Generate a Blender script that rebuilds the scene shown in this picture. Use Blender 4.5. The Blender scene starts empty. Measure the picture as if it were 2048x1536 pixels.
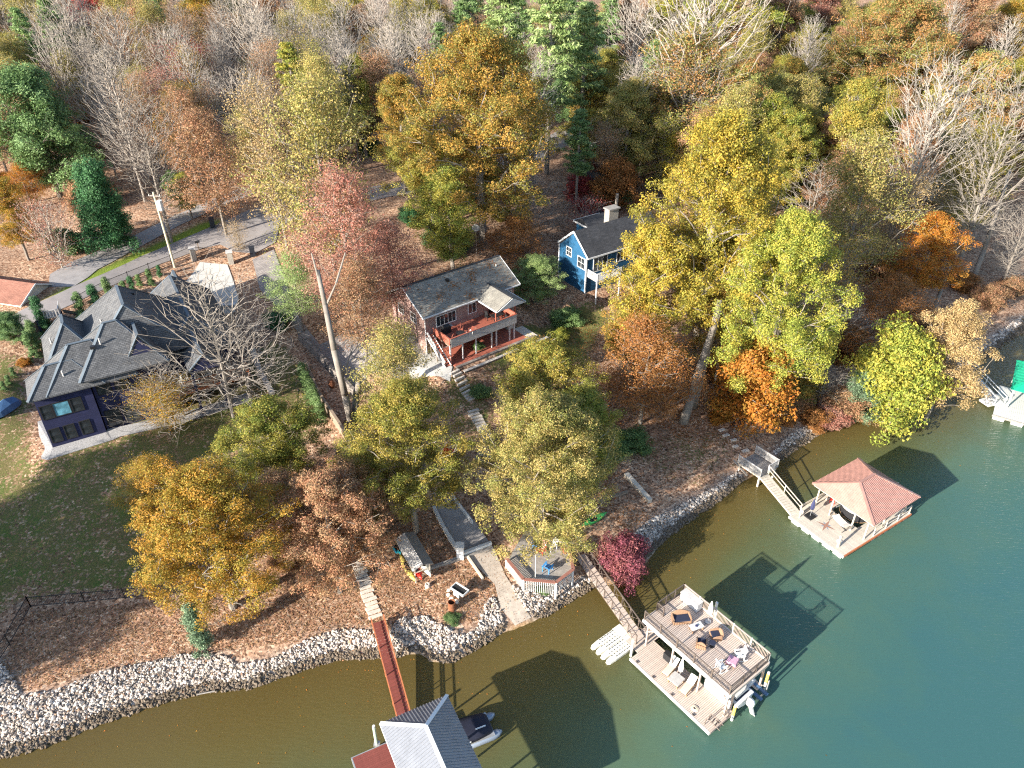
import bpy, math, random
import numpy as np
from mathutils import Vector, Matrix

# ------------------------------------------------------------------ camera, sky, sun, exposure
SC = bpy.context.scene
COL = SC.collection
R = math.radians
CAM_H, PITCH, FPX = 55.0, R(34), 1558.0            # a drone 55 m over the lake, looking 34 degrees down
cam_d = bpy.data.cameras.new('camera'); cam = bpy.data.objects.new('camera', cam_d); COL.objects.link(cam)
cam.location = (0, 0, CAM_H); cam.rotation_euler = (R(90) - PITCH, 0, 0)
cam_d.sensor_width = 36; cam_d.lens = 36 * FPX / 2048; cam_d.clip_start = 1; cam_d.clip_end = 3000
SC.camera = cam
SUN_EL, SUN_AZ = R(20), R(40)                       # light travels towards (cos az, sin az)
world = bpy.data.worlds.new('World'); SC.world = world; world.use_nodes = True
wn = world.node_tree.nodes; wl = world.node_tree.links
sky = wn.new('ShaderNodeTexSky'); sky.sky_type = 'NISHITA'; sky.sun_disc = False
sky.sun_elevation = SUN_EL; sky.sun_rotation = R(230); sky.air_density = 1.0; sky.dust_density = 0.6; sky.ozone_density = 1.2
bgn = wn['Background']; wl.new(sky.outputs[0], bgn.inputs[0]); bgn.inputs[1].default_value = 0.115
sun_d = bpy.data.lights.new('sun', 'SUN'); sun_d.energy = 5.0; sun_d.angle = R(0.55); sun_d.color = (1.0, 0.93, 0.82)
sun = bpy.data.objects.new('sun', sun_d); COL.objects.link(sun); sun.location = (-60, -60, 60)
sun.rotation_euler = Vector((math.cos(SUN_AZ) * math.cos(SUN_EL), math.sin(SUN_AZ) * math.cos(SUN_EL), -math.sin(SUN_EL))).to_track_quat('-Z', 'Y').to_euler()
SC.view_settings.view_transform = 'Standard'; SC.view_settings.look = 'None'
SC.view_settings.exposure = 1.57; SC.view_settings.gamma = 1.0; SC.view_settings.use_curve_mapping = False
SC.cycles.max_bounces = 6; SC.cycles.transparent_max_bounces = 8; SC.cycles.use_denoising = False; SC.cycles.filter_width = 1.2
SC.cycles.caustics_reflective = False; SC.cycles.caustics_refractive = False

rng = np.random.default_rng(7)
random.seed(7)

# ------------------------------------------------------------------ helpers
def ray(px, py):
    x = (px - 1024) / FPX; y = -(py - 768) / FPX
    return np.array([x, math.cos(PITCH) + y * math.sin(PITCH), -math.sin(PITCH) + y * math.cos(PITCH)])
def at(px, py, z):
    d = ray(px, py); t = (z - CAM_H) / d[2]
    return np.array([d[0] * t, d[1] * t, z])
def lin(h):
    h = h.lstrip('#'); c = [int(h[i:i + 2], 16) / 255 for i in (0, 2, 4)]
    return tuple(v / 12.92 if v <= .04045 else ((v + .055) / 1.055) ** 2.4 for v in c)

class MB:
    def __init__(s): s.v = []; s.f = []
    def add(s, vs, fs):
        n = len(s.v); s.v += [tuple(map(float, q)) for q in vs]; s.f += [tuple(i + n for i in f) for f in fs]; return s
    def box(s, c, d, rz=0.0, top=None):
        x, y, z = d[0] / 2, d[1] / 2, d[2] / 2
        vs = []
        for sz in (-1, 1):
            k = (top if (top and sz > 0) else 1)
            for sx, sy in ((-1, -1), (1, -1), (1, 1), (-1, 1)):
                a, b = sx * x * k, sy * y * k
                vs.append((c[0] + a * math.cos(rz) - b * math.sin(rz), c[1] + a * math.sin(rz) + b * math.cos(rz), c[2] + sz * z))
        return s.add(vs, [(3, 2, 1, 0), (4, 5, 6, 7), (0, 1, 5, 4), (1, 2, 6, 5), (2, 3, 7, 6), (3, 0, 4, 7)])
    def bx(s, x0, x1, y0, y1, z0, z1):
        return s.box(((x0 + x1) / 2, (y0 + y1) / 2, (z0 + z1) / 2), (abs(x1 - x0), abs(y1 - y0), abs(z1 - z0)))
    def beam(s, a, b, w, h):
        a = Vector(a); b = Vector(b); d = (b - a)
        if d.length < 1e-6: return s
        d.normalize(); up = Vector((0, 0, 1)) if abs(d.z) < .95 else Vector((1, 0, 0))
        r = d.cross(up).normalized() * (w / 2); u = r.normalized().cross(d).normalized() * (h / 2)
        vs = [a - r - u, a + r - u, a + r + u, a - r + u, b - r - u, b + r - u, b + r + u, b - r + u]
        return s.add(vs, [(0, 1, 2, 3), (7, 6, 5, 4), (0, 4, 5, 1), (1, 5, 6, 2), (2, 6, 7, 3), (3, 7, 4, 0)])
    def tube(s, a, b, r0, r1=None, n=8, caps=True):
        r1 = r0 if r1 is None else r1
        a = Vector(a); b = Vector(b); d = (b - a).normalized(); up = Vector((0, 0, 1)) if abs(d.z) < .9 else Vector((1, 0, 0))
        x = d.cross(up).normalized(); y = x.cross(d).normalized(); vs = []
        for p, r in ((a, r0), (b, r1)):
            vs += [p + (x * math.cos(2 * math.pi * i / n) + y * math.sin(2 * math.pi * i / n)) * r for i in range(n)]
        fs = [(i, (i + 1) % n, n + (i + 1) % n, n + i) for i in range(n)]
        if caps: fs += [tuple(range(n - 1, -1, -1)), tuple(range(n, 2 * n))]
        return s.add(vs, fs)
    def path(s, pts, r, n=6):
        for a, b in zip(pts[:-1], pts[1:]): s.tube(a, b, r, r, n)
        return s
    def prism(s, poly, z0, z1):
        n = len(poly); vs = [(p[0], p[1], z0) for p in poly] + [(p[0], p[1], z1) for p in poly]
        return s.add(vs, [tuple(range(n - 1, -1, -1)), tuple(range(n, 2 * n))] + [(i, (i + 1) % n, n + (i + 1) % n, n + i) for i in range(n)])
    def loft(s, rings, close=True):
        n = len(rings[0]); vs = [p for r in rings for p in r]; fs = []
        for k in range(len(rings) - 1):
            for i in range(n): fs.append((k * n + i, k * n + (i + 1) % n, (k + 1) * n + (i + 1) % n, (k + 1) * n + i))
        if close: fs += [tuple(range(n - 1, -1, -1)), tuple((len(rings) - 1) * n + i for i in range(n))]
        return s.add(vs, fs)
    def slab(s, quad, t):
        """a sheet of thickness t under a planar polygon"""
        q = [Vector(p) for p in quad]; nrm = (q[1] - q[0]).cross(q[2] - q[0]).normalized()
        if nrm.z < 0: q = q[::-1]; nrm = -nrm
        n = len(q); vs = [p for p in q] + [p - nrm * t for p in q]
        return s.add(vs, [tuple(range(n)), tuple(range(2 * n - 1, n - 1, -1))] + [(n + i, n + (i + 1) % n, (i + 1) % n, i) for i in range(n)])
    def mesh(s, name, mat, smooth=False):
        m = bpy.data.meshes.new(name); m.from_pydata(s.v, [], s.f)
        if smooth: m.polygons.foreach_set('use_smooth', [True] * len(m.polygons))
        if mat is not None: m.materials.append(mat)
        m.update(); return m
    def build(s, name, mat, parent=None, smooth=False):
        return put(name, s.mesh(name, mat, smooth), parent)

def put(name, mesh, parent=None, loc=None, rz=0.0):
    o = bpy.data.objects.new(name, mesh); COL.objects.link(o)
    if parent is not None: o.parent = parent
    if loc is not None: o.location = [float(q) for q in loc]
    if rz: o.rotation_euler = (0, 0, rz)
    return o
def tag(o, label, cat, group=None, kind=None):
    o['label'] = label; o['category'] = cat
    if group: o['group'] = group
    if kind: o['kind'] = kind
    return o
def thing(name, label, cat, loc=(0, 0, 0), rz=0.0, group=None):
    o = bpy.data.objects.new(name, None); COL.objects.link(o); o.empty_display_size = .3
    o.location = [float(q) for q in loc]; o.rotation_euler = (0, 0, rz)
    return tag(o, label, cat, group)
def struct(name, mb, mat, smooth=False):
    o = mb.build(name, mat, None, smooth); o['kind'] = 'structure'; return o
def copy_tree(o, parent=None):
    c = o.copy(); COL.objects.link(c); c.parent = parent
    for ch in list(o.children): copy_tree(ch, c)
    return c
def B(parent, name, mat, *boxes, rz=0.0):
    m = MB()
    for b in boxes: m.bx(*b)
    return m.build(name, mat, parent)
def l2w(o, th, p):
    return np.array([o[0] + p[0] * math.cos(th) - p[1] * math.sin(th), o[1] + p[0] * math.sin(th) + p[1] * math.cos(th), p[2]])

# ------------------------------------------------------------------ materials
def nodes(name):
    m = bpy.data.materials.new(name); m.use_nodes = True; nt = m.node_tree
    return m, nt.nodes, nt.links, nt.nodes['Principled BSDF']
def ramp(n, l, src, stops, interp='LINEAR'):
    r = n.new('ShaderNodeValToRGB'); r.color_ramp.interpolation = interp
    e = r.color_ramp.elements
    while len(e) < len(stops): e.new(.5)
    for q, (p, c) in zip(e, stops): q.position = p; q.color = (*c, 1)
    l.new(src, r.inputs[0]); return r.outputs[0]
def noise(n, l, co, sc, det=3, rough=.6, dim=None):
    t = n.new('ShaderNodeTexNoise'); t.inputs['Scale'].default_value = sc; t.inputs['Detail'].default_value = det
    t.inputs['Roughness'].default_value = rough
    l.new(co, t.inputs['Vector']); return t.outputs['Fac']
def mixc(n, l, a, b, fac, mode='MIX'):
    m = n.new('ShaderNodeMix'); m.data_type = 'RGBA'; m.blend_type = mode
    for i, s in ((0, fac), (6, a), (7, b)):
        if hasattr(s, 'is_output'): l.new(s, m.inputs[i])
        else: m.inputs[i].default_value = s if i == 0 else (*s, 1)
    return m.outputs[2]
def math_(n, l, op, a, b=None, clamp=False):
    m = n.new('ShaderNodeMath'); m.operation = op; m.use_clamp = clamp
    for i, s in ((0, a), (1, b)):
        if s is None: continue
        if hasattr(s, 'is_output'): l.new(s, m.inputs[i])
        else: m.inputs[i].default_value = s
    return m.outputs[0]
def bump(n, l, h, st, dist=.02):
    b = n.new('ShaderNodeBump'); b.inputs['Strength'].default_value = st; b.inputs['Distance'].default_value = dist
    l.new(h, b.inputs['Height']); return b.outputs[0]
def mat(name, col, rough=.7, var=.25, scale=3.0, metal=0.0, bmp=0.0, spec=.4, stretch=None, piece=0.0):
    """plain weathered surface: base colour broken by two noises; piece = random tone for each object"""
    m, n, l, p = nodes(name)
    tc = n.new('ShaderNodeTexCoord'); co = tc.outputs['Object']
    if stretch:
        mp = n.new('ShaderNodeMapping'); mp.inputs['Scale'].default_value = stretch; l.new(co, mp.inputs['Vector']); co = mp.outputs[0]
    f1 = noise(n, l, co, scale, 4); f2 = noise(n, l, co, scale * 7, 2)
    f = math_(n, l, 'ADD', math_(n, l, 'MULTIPLY', f1, .65), math_(n, l, 'MULTIPLY', f2, .35))
    dk = tuple(c * (1 - var) for c in col); lt = tuple(min(1, c * (1 + var)) for c in col)
    c = ramp(n, l, f, [(.3, dk), (.7, lt)])
    if piece:
        oi = n.new('ShaderNodeObjectInfo'); v = math_(n, l, 'MULTIPLY_ADD', oi.outputs['Random'], piece * 2)
        v.node.inputs[2].default_value = 1 - piece
        hs = n.new('ShaderNodeHueSaturation'); l.new(v, hs.inputs['Value']); l.new(c, hs.inputs['Color']); c = hs.outputs[0]
    l.new(c, p.inputs['Base Color'])
    p.inputs['Roughness'].default_value = rough; p.inputs['Metallic'].default_value = metal
    p.inputs['Specular IOR Level'].default_value = spec
    if bmp: l.new(bump(n, l, f, bmp), p.inputs['Normal'])
    return m
def brickmat(name, c1, c2, mortar, bw, bh, msz=.01, rough=.85, off=.5, wall=True, var=.38):
    m, n, l, p = nodes(name)
    tc = n.new('ShaderNodeTexCoord'); sep = n.new('ShaderNodeSeparateXYZ'); l.new(tc.outputs['Object'], sep.inputs[0])
    cmb = n.new('ShaderNodeCombineXYZ')
    if wall:
        l.new(math_(n, l, 'ADD', sep.outputs[0], sep.outputs[1]), cmb.inputs[0]); l.new(sep.outputs[2], cmb.inputs[1])
    else:
        l.new(sep.outputs[0], cmb.inputs[0]); l.new(math_(n, l, 'ADD', sep.outputs[1], math_(n, l, 'MULTIPLY', sep.outputs[2], .6)), cmb.inputs[1])
    b = n.new('ShaderNodeTexBrick'); b.offset = off; l.new(cmb.outputs[0], b.inputs['Vector'])
    b.inputs['Color1'].default_value = (*c1, 1); b.inputs['Color2'].default_value = (*c2, 1); b.inputs['Mortar'].default_value = (*mortar, 1)
    b.inputs['Scale'].default_value = 1; b.inputs['Mortar Size'].default_value = msz; b.inputs['Brick Width'].default_value = bw; b.inputs['Row Height'].default_value = bh
    f = noise(n, l, tc.outputs['Object'], .7, 5, .7); f2 = noise(n, l, tc.outputs['Object'], 6, 3, .7)
    g = math_(n, l, 'ADD', math_(n, l, 'MULTIPLY', f, .6), math_(n, l, 'MULTIPLY', f2, .4))
    gr = ramp(n, l, g, [(.3, (1 - var,) * 3), (.7, (1 + var,) * 3)])
    l.new(mixc(n, l, b.outputs['Color'], gr, 1.0, 'MULTIPLY'), p.inputs['Base Color'])
    p.inputs['Roughness'].default_value = rough; p.inputs['Specular IOR Level'].default_value = .25
    l.new(bump(n, l, b.outputs['Fac'], -.5, .02), p.inputs['Normal'])
    return m
def glassmat(name, col=(.03, .035, .04)):
    m, n, l, p = nodes(name)
    tc = n.new('ShaderNodeTexCoord'); f = noise(n, l, tc.outputs['Object'], 1.2, 2)
    l.new(ramp(n, l, f, [(.35, tuple(c * .5 for c in col)), (.7, tuple(c * 1.6 for c in col))]), p.inputs['Base Color'])
    p.inputs['Roughness'].default_value = .06; p.inputs['Specular IOR Level'].default_value = .8
    return m

M = {}
M['white'] = mat('white_paint', (.66, .66, .65), .5, .08)
M['offwhite'] = mat('weathered_white', (.56, .55, .52), .6, .15)
M['cream'] = mat('bleached_planks', (.49, .44, .37), .75, .14, 2.0, piece=.07, stretch=(1, 1, 1))
M['tan'] = mat('tan_composite_board', (.54, .44, .37), .7, .1, 2.5, piece=.06)
M['tanrail'] = mat('tan_rail', (.42, .33, .28), .6, .12)
M['bronze'] = mat('bronze_metal', (.16, .125, .105), .45, .15, metal=.3)
M['blackmetal'] = mat('black_metal', (.02, .02, .022), .5, .2)
M['steel'] = mat('galvanised_steel', (.5, .5, .5), .4, .15, metal=.6)
M['redwood'] = mat('red_stained_wood', (.33, .1, .065), .65, .25, 3, piece=.1)
M['brownred'] = mat('brown_red_board', (.19, .052, .04), .65, .2, 3, piece=.08)
M['orangerail'] = mat('orange_brown_rail', (.42, .14, .06), .6, .2)
M['mutedred'] = mat('muted_red_wood', (.27, .12, .09), .7, .25, 3)
M['greywood'] = mat('weathered_grey_wood', (.27, .245, .22), .85, .3, 4, piece=.15)
M['palewood'] = mat('bleached_timber', (.56, .49, .4), .8, .2, 4, piece=.08)
M['timber'] = mat('old_timber', (.25, .19, .14), .85, .3, 4)
M['slatgrey'] = mat('pale_slat_paint', (.46, .44, .42), .7, .15, piece=.08)
M['wicker'] = mat('brown_wicker', (.3, .18, .11), .8, .25, 20)
M['navycush'] = mat('navy_cushion', (.02, .025, .05), .9, .2)
M['teak'] = mat('teak_wood', (.36, .22, .12), .7, .2, 6)
M['beigecloth'] = mat('beige_canvas', (.62, .54, .42), .9, .1)
M['whitecloth'] = mat('white_canvas', (.78, .76, .72), .9, .08)
M['navycloth'] = mat('navy_canvas', (.035, .04, .1), .9, .2)
M['plastic_white'] = mat('white_plastic_float', (.75, .73, .64), .45, .08)
M['yellowplastic'] = mat('yellow_plastic', (.65, .5, .12), .4, .1)
M['redplastic'] = mat('red_plastic', (.6, .03, .02), .35, .1)
M['bluechair'] = mat('blue_plastic', (.05, .25, .55), .5, .12)
M['tealplastic'] = mat('teal_plastic', (.03, .45, .55), .4, .1)
M['greenplastic'] = mat('green_plastic', (.06, .42, .09), .4, .15)
M['rust'] = mat('rusty_steel', (.2, .075, .035), .9, .4, 6)
M['concrete'] = mat('leafy_concrete', (.4, .34, .28), .9, .28, 2.2)
M['whiteconcrete'] = mat('pale_concrete', (.48, .465, .43), .85, .08, .6)
M['stone'] = mat('stacked_stone', (.3, .27, .23), .9, .35, 5, bmp=.6)
M['palestone'] = mat('pale_step_stone', (.56, .5, .43), .9, .25, 3, bmp=.4)
M['blockwall'] = brickmat('retaining_block', (.2, .17, .15), (.27, .23, .2), (.1, .09, .08), .45, .2, .02)
M['glass'] = glassmat('window_glass')
M['skyglass'] = glassmat('painted_sky_glass', (.12, .3, .38))  # same glass, with the sky's reflection painted into its base colour
M['dark'] = mat('dark_interior', (.015, .015, .017), .9, .3)
M['brick'] = brickmat('red_brick', (.25, .105, .085), (.34, .17, .14), (.4, .35, .31), .22, .075, .012)
M['shingle_green'] = brickmat('grey_green_shingle', (.19, .178, .155), (.24, .225, .19), (.11, .1, .09), .35, .16, .012, wall=False)
M['shingle_dark'] = brickmat('charcoal_shingle', (.085, .087, .092), (.135, .135, .137), (.04, .04, .042), .34, .2, .02, wall=False)
M['shingle_black'] = brickmat('black_shingle', (.035, .037, .042), (.055, .056, .062), (.02, .02, .022), .4, .17, .015, wall=False)
M['shingle_brown'] = brickmat('brown_shingle', (.23, .105, .075), (.29, .14, .1), (.13, .06, .045), .4, .17, .015, wall=False)
M['navywall'] = brickmat('navy_siding', (.024, .027, .07), (.028, .031, .08), (.014, .016, .042), 6, .2, .008)
M['bluewall'] = brickmat('blue_siding', (.018, .085, .17), (.022, .095, .19), (.01, .05, .1), 5, .2, .01)
M['creamwall'] = mat('cream_wall', (.6, .56, .48), .8, .1)
M['ridgecap'] = mat('ridge_cap', (.1, .125, .15), .8, .2)
M['redmetal'] = mat('faded_red_metal', (.35, .19, .155), .5, .22, 1.5, metal=.0, piece=.04)
M['greymetal'] = mat('grey_metal_roof', (.25, .26, .285), .42, .16, 1.0, metal=.35)
M['whitetrim'] = mat('pale_metal_trim', (.72, .74, .74), .4, .05)
M['greenmetal'] = mat('green_metal_roof', (.01, .3, .17), .4, .1)
M['boatcover'] = mat('navy_boat_cover', (.012, .014, .03), .8, .25)
M['pontoon'] = mat('silver_pontoon', (.22, .26, .33), .35, .12, metal=.3)
M['bark'] = mat('grey_bark', (.22, .19, .16), .95, .35, 2.5, stretch=(1, 1, .3))
M['palebark'] = mat('pale_bark', (.225, .195, .165), .95, .25, 2.5, stretch=(1, 1, .4))
M['twig'] = mat('pale_twig', (.3, .262, .225), .95, .2, 1.0)
M['creosote'] = mat('pale_utility_pole', (.5, .46, .33), .8, .15)
M['bin'] = mat('dark_bin_plastic', (.02, .025, .035), .5, .2)
M['tarp'] = mat('blue_tarp', (.06, .13, .25), .6, .25)
M['black'] = mat('black_rubber', (.015, .015, .016), .7, .2)
M['carwhite'] = mat('white_car_paint', (.7, .71, .72), .25, .05)
M['cardark'] = mat('dark_car_paint', (.03, .035, .045), .25, .1)
M['carsilver'] = mat('silver_car_paint', (.45, .46, .48), .25, .08, metal=.4)
M['navystone'] = mat('pebble_border', (.29, .28, .275), .9, .6, 9, bmp=.6)
M['shrimp'] = mat('patterned_cloth', (.5, .28, .36), .9, .5, 14)
# ------------------------------------------------------------------ terrain: shoreline, heights
SHORE_PX = [(-60, 1530), (0, 1508), (60, 1497), (130, 1470), (200, 1440), (270, 1418), (340, 1395), (420, 1378), (500, 1372), (560, 1350), (620, 1330),
            (680, 1312), (740, 1311), (790, 1314), (825, 1305), (850, 1307), (864, 1321), (900, 1323), (940, 1300), (990, 1270), (1040, 1252),
            (1085, 1232), (1130, 1203), (1180, 1177), (1225, 1165), (1268, 1156), (1300, 1112), (1335, 1072), (1370, 1045), (1420, 1010), (1480, 965),
            (1530, 938), (1565, 915), (1600, 888), (1650, 856), (1700, 842), (1760, 824), (1830, 802), (1900, 772), (1950, 724), (2000, 690), (2048, 655)]
SHORE = [tuple(at(x, y, 0)[:2]) for x, y in SHORE_PX]
SHORE = [(-700, -330), (-95, 4), (-62, 18), (-48, 26)] + SHORE + [(95, 128), (150, 165), (300, 250), (700, 480)]
LAND = np.array(SHORE + [(700, 1500), (-900, 1500), (-900, -330)])
SEG = np.array(SHORE)
def shore_dist(x, y):
    x = np.asarray(x, float).ravel(); y = np.asarray(y, float).ravel()
    d = np.full(x.shape, 1e9)
    for (ax, ay), (bx, by) in zip(SEG[:-1], SEG[1:]):
        vx, vy = bx - ax, by - ay
        t = np.clip(((x - ax) * vx + (y - ay) * vy) / (vx * vx + vy * vy), 0, 1)
        d = np.minimum(d, np.hypot(x - ax - t * vx, y - ay - t * vy))
    return np.where(inside(LAND, x, y), d, -d)
def inside(poly, x, y):
    r = np.zeros(np.shape(x), bool); n = len(poly)
    for i in range(n):
        ax, ay = poly[i]; bx, by = poly[(i + 1) % n]
        if ay == by: continue
        r ^= ((ay > y) != (by > y)) & (x < (bx - ax) * (y - ay) / (by - ay) + ax)
    return r
D_K = [-400, -60, -25, -12, -5, 0, 2.2, 5, 14, 26, 36, 48, 70, 110, 200, 400, 900]
Z_K = [-12, -9, -5, -2.6, -1.0, 0, 0.95, 1.35, 2.1, 4.0, 6.1, 8.2, 10.0, 11.0, 14, 24, 40]
PADS = []            # (x, y, yaw, half length, half depth, z, soft)
def sstep(a, b, v):
    t = np.clip((v - a) / (b - a), 0, 1); return t * t * (3 - 2 * t)
def wob(x, y):
    return (np.sin(x * .13 + 1.7 * np.sin(y * .07)) * np.cos(y * .11 + 1.3 * np.sin(x * .05)))
def hgt(x, y):
    shp = np.shape(x); x = np.asarray(x, float).ravel(); y = np.asarray(y, float).ravel()
    d = shore_dist(x, y)
    z = np.interp(d, D_K, Z_K); z = np.where(d < 0, z * np.interp(x, [-30, 2, 22], [.5, .65, 1.15]), z) + wob(x, y) * np.interp(d, [0, 10, 60, 200], [0, .15, .5, 1.5])
    for (px, py, th, hx, hy, pz, sf) in PADS:
        u = np.abs((x - px) * math.cos(th) + (y - py) * math.sin(th)) - hx; v = np.abs(-(x - px) * math.sin(th) + (y - py) * math.cos(th)) - hy
        e = np.hypot(np.maximum(u, 0), np.maximum(v, 0)); w = 1 - sstep(0, sf, e)
        z = z * (1 - w) + pz * w
    return z.reshape(shp) if shp else float(z[0])
BRICK_O, BRICK_A = (-10.03, 77.44), R(38.1)
NAVY_O, NAVY_A = (-46.75, 61.31), R(30)
BLUE_O, BLUE_A = (9.92, 91.85), R(34)
def pad(o, a, x0, x1, y0, y1, z, sf):
    c = l2w(o, a, ((x0 + x1) / 2, (y0 + y1) / 2, 0)); PADS.append((c[0], c[1], a, (x1 - x0) / 2, (y1 - y0) / 2, z, sf))
pad(BRICK_O, BRICK_A, -4, 14, 1.5, 6, 8.0, 4)
pad(BRICK_O, BRICK_A, -1.5, 14, -4.2, 1.0, 6.42, 2.5)
pad(NAVY_O, NAVY_A, 1, 20, 1.5, 12, 5.4, 5)
pad(BLUE_O, BLUE_A, 0, 12, 0, 6, 7.4, 4)
_t = np.concatenate([np.linspace(40, 160, 160), np.linspace(161, 600, 140)])
def ground(px, py, dz=0.0):
    """the place on the ground seen at that pixel (or dz above the ground)"""
    d = ray(px, py); d = d / np.linalg.norm(d)
    t = _t
    for _ in range(3):
        x, y, z = d[0] * t, d[1] * t, CAM_H + d[2] * t
        g = np.maximum(hgt(x, y), -.0) + dz - z
        k = np.argmax(g > 0) if (g > 0).any() else len(t) - 1
        t = np.linspace(t[max(k - 1, 0)], t[k], 24)
    t = t[-1]
    return np.array([d[0] * t, d[1] * t, CAM_H + d[2] * t])
def gpoly(pts, dz=0): return np.array([ground(x, y, dz)[:2] for x, y in pts])
def z_at(x, y): return float(hgt(np.array([x]), np.array([y]))[0])

def axis(a, b, step, lo, hi, far):
    core = np.arange(a, b + step * .5, step); left = [a]; s = step
    while left[-1] > lo: s *= far; left.append(max(left[-1] - s, lo))
    right = [b]; s = step
    while right[-1] < hi: s *= far; right.append(min(right[-1] + s, hi))
    return np.concatenate([np.array(left[1:])[::-1], core, np.array(right[1:])])
gx = axis(-75, 95, .8, -800, 800, 1.25); gy = axis(22, 150, .8, -320, 1300, 1.25)
GX, GY = np.meshgrid(gx, gy); GZ = hgt(GX, GY)
def grid_mesh(name, GX, GY, GZ, mat_, keep=None):
    h, w = GX.shape; V = np.stack([GX.ravel(), GY.ravel(), GZ.ravel()], 1)
    i = np.arange((h - 1) * (w - 1)); r, c = i // (w - 1), i % (w - 1)
    F = np.stack([r * w + c, r * w + c + 1, (r + 1) * w + c + 1, (r + 1) * w + c], 1)
    if keep is not None:
        F = F[keep.ravel()[F].any(1)]; used = np.zeros(len(V), bool); used[F] = True
        idx = np.cumsum(used) - 1; V = V[used]; F = idx[F]
    m = bpy.data.meshes.new(name); m.from_pydata(V.tolist(), [], F.tolist())
    m.polygons.foreach_set('use_smooth', [True] * len(F)); m.materials.append(mat_); m.update()
    return m
def fattr(m, name, vals, dom='POINT'):
    a = m.attributes.new(name, 'FLOAT', dom); a.data.foreach_set('value', np.asarray(vals, np.float32))
def soft(poly, x, y, w):
    """1 inside the polygon, fading over w metres"""
    d = np.full(x.shape, 1e9); n = len(poly)
    for i in range(n):
        ax, ay = poly[i]; bx, by = poly[(i + 1) % n]; vx, vy = bx - ax, by - ay
        t = np.clip(((x - ax) * vx + (y - ay) * vy) / (vx * vx + vy * vy + 1e-9), 0, 1)
        d = np.minimum(d, np.hypot(x - ax - t * vx, y - ay - t * vy))
    s = np.where(inside(poly, x, y), d, -d); return sstep(-w, w, s)

# ground cover: leaf litter everywhere, lawns where the photograph shows grass
def ground_material():
    m, n, l, p = nodes('leaf_litter_and_lawn')
    tc = n.new('ShaderNodeTexCoord'); co = tc.outputs['Object']
    def vor(sc, feat='F1'):
        v = n.new('ShaderNodeTexVoronoi'); v.inputs['Scale'].default_value = sc; l.new(co, v.inputs['Vector']); v.inputs['Randomness'].default_value = 1; return v
    v1 = vor(5.5); sp = n.new('ShaderNodeSeparateColor'); l.new(v1.outputs['Color'], sp.inputs[0])
    leaf = ramp(n, l, sp.outputs[0], [(0, (.1, .06, .042)), (.2, (.25, .15, .1)), (.5, (.38, .24, .165)), (.78, (.47, .32, .225)), (1, (.62, .48, .36))])
    big = noise(n, l, co, .22, 4); leaf = mixc(n, l, leaf, ramp(n, l, big, [(.3, (.62, .56, .52)), (.68, (1.22, 1.14, 1.05))]), .9, 'MULTIPLY')
    soil = noise(n, l, co, .55, 5, .75); leaf = mixc(n, l, leaf, (.3, .23, .17), ramp(n, l, soil, [(.56, (0,) * 3), (.7, (.75,) * 3)]))
    g1 = noise(n, l, co, .45, 6, .8); g2 = noise(n, l, co, 6, 3, .7)
    gr = ramp(n, l, math_(n, l, 'ADD', math_(n, l, 'MULTIPLY', g1, .6), math_(n, l, 'MULTIPLY', g2, .4)), [(.3, (.16, .115, .06)), (.46, (.15, .13, .05)), (.58, (.1, .13, .035)), (.74, (.09, .2, .03))])
    a = n.new('ShaderNodeAttribute'); a.attribute_name = 'grass'
    v2 = vor(2.6); sp2 = n.new('ShaderNodeSeparateColor'); l.new(v2.outputs['Color'], sp2.inputs[0])
    br = math_(n, l, 'ADD', math_(n, l, 'MULTIPLY', noise(n, l, co, .5, 4, .7), .7), math_(n, l, 'MULTIPLY', sp.outputs[1], .3))
    fac = math_(n, l, 'MULTIPLY', math_(n, l, 'SUBTRACT', math_(n, l, 'MULTIPLY_ADD', a.outputs['Fac'], 1.25), br), 5, True)
    fac.node.inputs[0].links[0].from_node.inputs[0].links[0].from_node.inputs[2].default_value = -.12
    c = mixc(n, l, leaf, gr, fac)
    b = n.new('ShaderNodeAttribute'); b.attribute_name = 'bright'
    c = mixc(n, l, c, (.22, .3, .04), math_(n, l, 'MULTIPLY', b.outputs['Fac'], math_(n, l, 'MULTIPLY_ADD', g2, .8), True))
    w = n.new('ShaderNodeAttribute'); w.attribute_name = 'mud'
    c = mixc(n, l, c, ramp(n, l, g2, [(.3, (.26, .17, .07)), (.7, (.42, .29, .14))]), w.outputs['Fac'])
    gv = n.new('ShaderNodeAttribute'); gv.attribute_name = 'gravel'; c = mixc(n, l, c, ramp(n, l, sp.outputs[0], [(0, (.2, .165, .135)), (1, (.48, .43, .385))]), gv.outputs['Fac'])
    l.new(c, p.inputs['Base Color']); p.inputs['Roughness'].default_value = .95; p.inputs['Specular IOR Level'].default_value = .1
    hgh = math_(n, l, 'ADD', sp.outputs[2], g2)
    l.new(bump(n, l, hgh, .9, .06), p.inputs['Normal'])
    return m
M['ground'] = ground_material()
gm = grid_mesh('ground', GX, GY, GZ, M['ground'])
vx, vy = GX.ravel(), GY.ravel(); sd = shore_dist(vx, vy)
LAWN = gpoly([(-300, 1420), (-60, 1330), (40, 1212), (330, 1192), (480, 1100), (560, 930), (660, 880), (640, 740), (560, 660), (90, 905), (60, 700), (-300, 700)])
G2 = gpoly([(1220, 860), (1480, 840), (1500, 940), (1420, 1000), (1330, 990), (1270, 950)])
G3 = gpoly([(10, 665), (60, 622), (110, 588), (160, 556), (259, 510), (331, 480), (400, 448), (440, 440), (430, 455), (380, 478), (300, 512), (220, 548), (130, 592), (60, 625)])
G4 = gpoly([(1000, 660), (1160, 600), (1240, 620), (1180, 720), (960, 760)])
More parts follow.
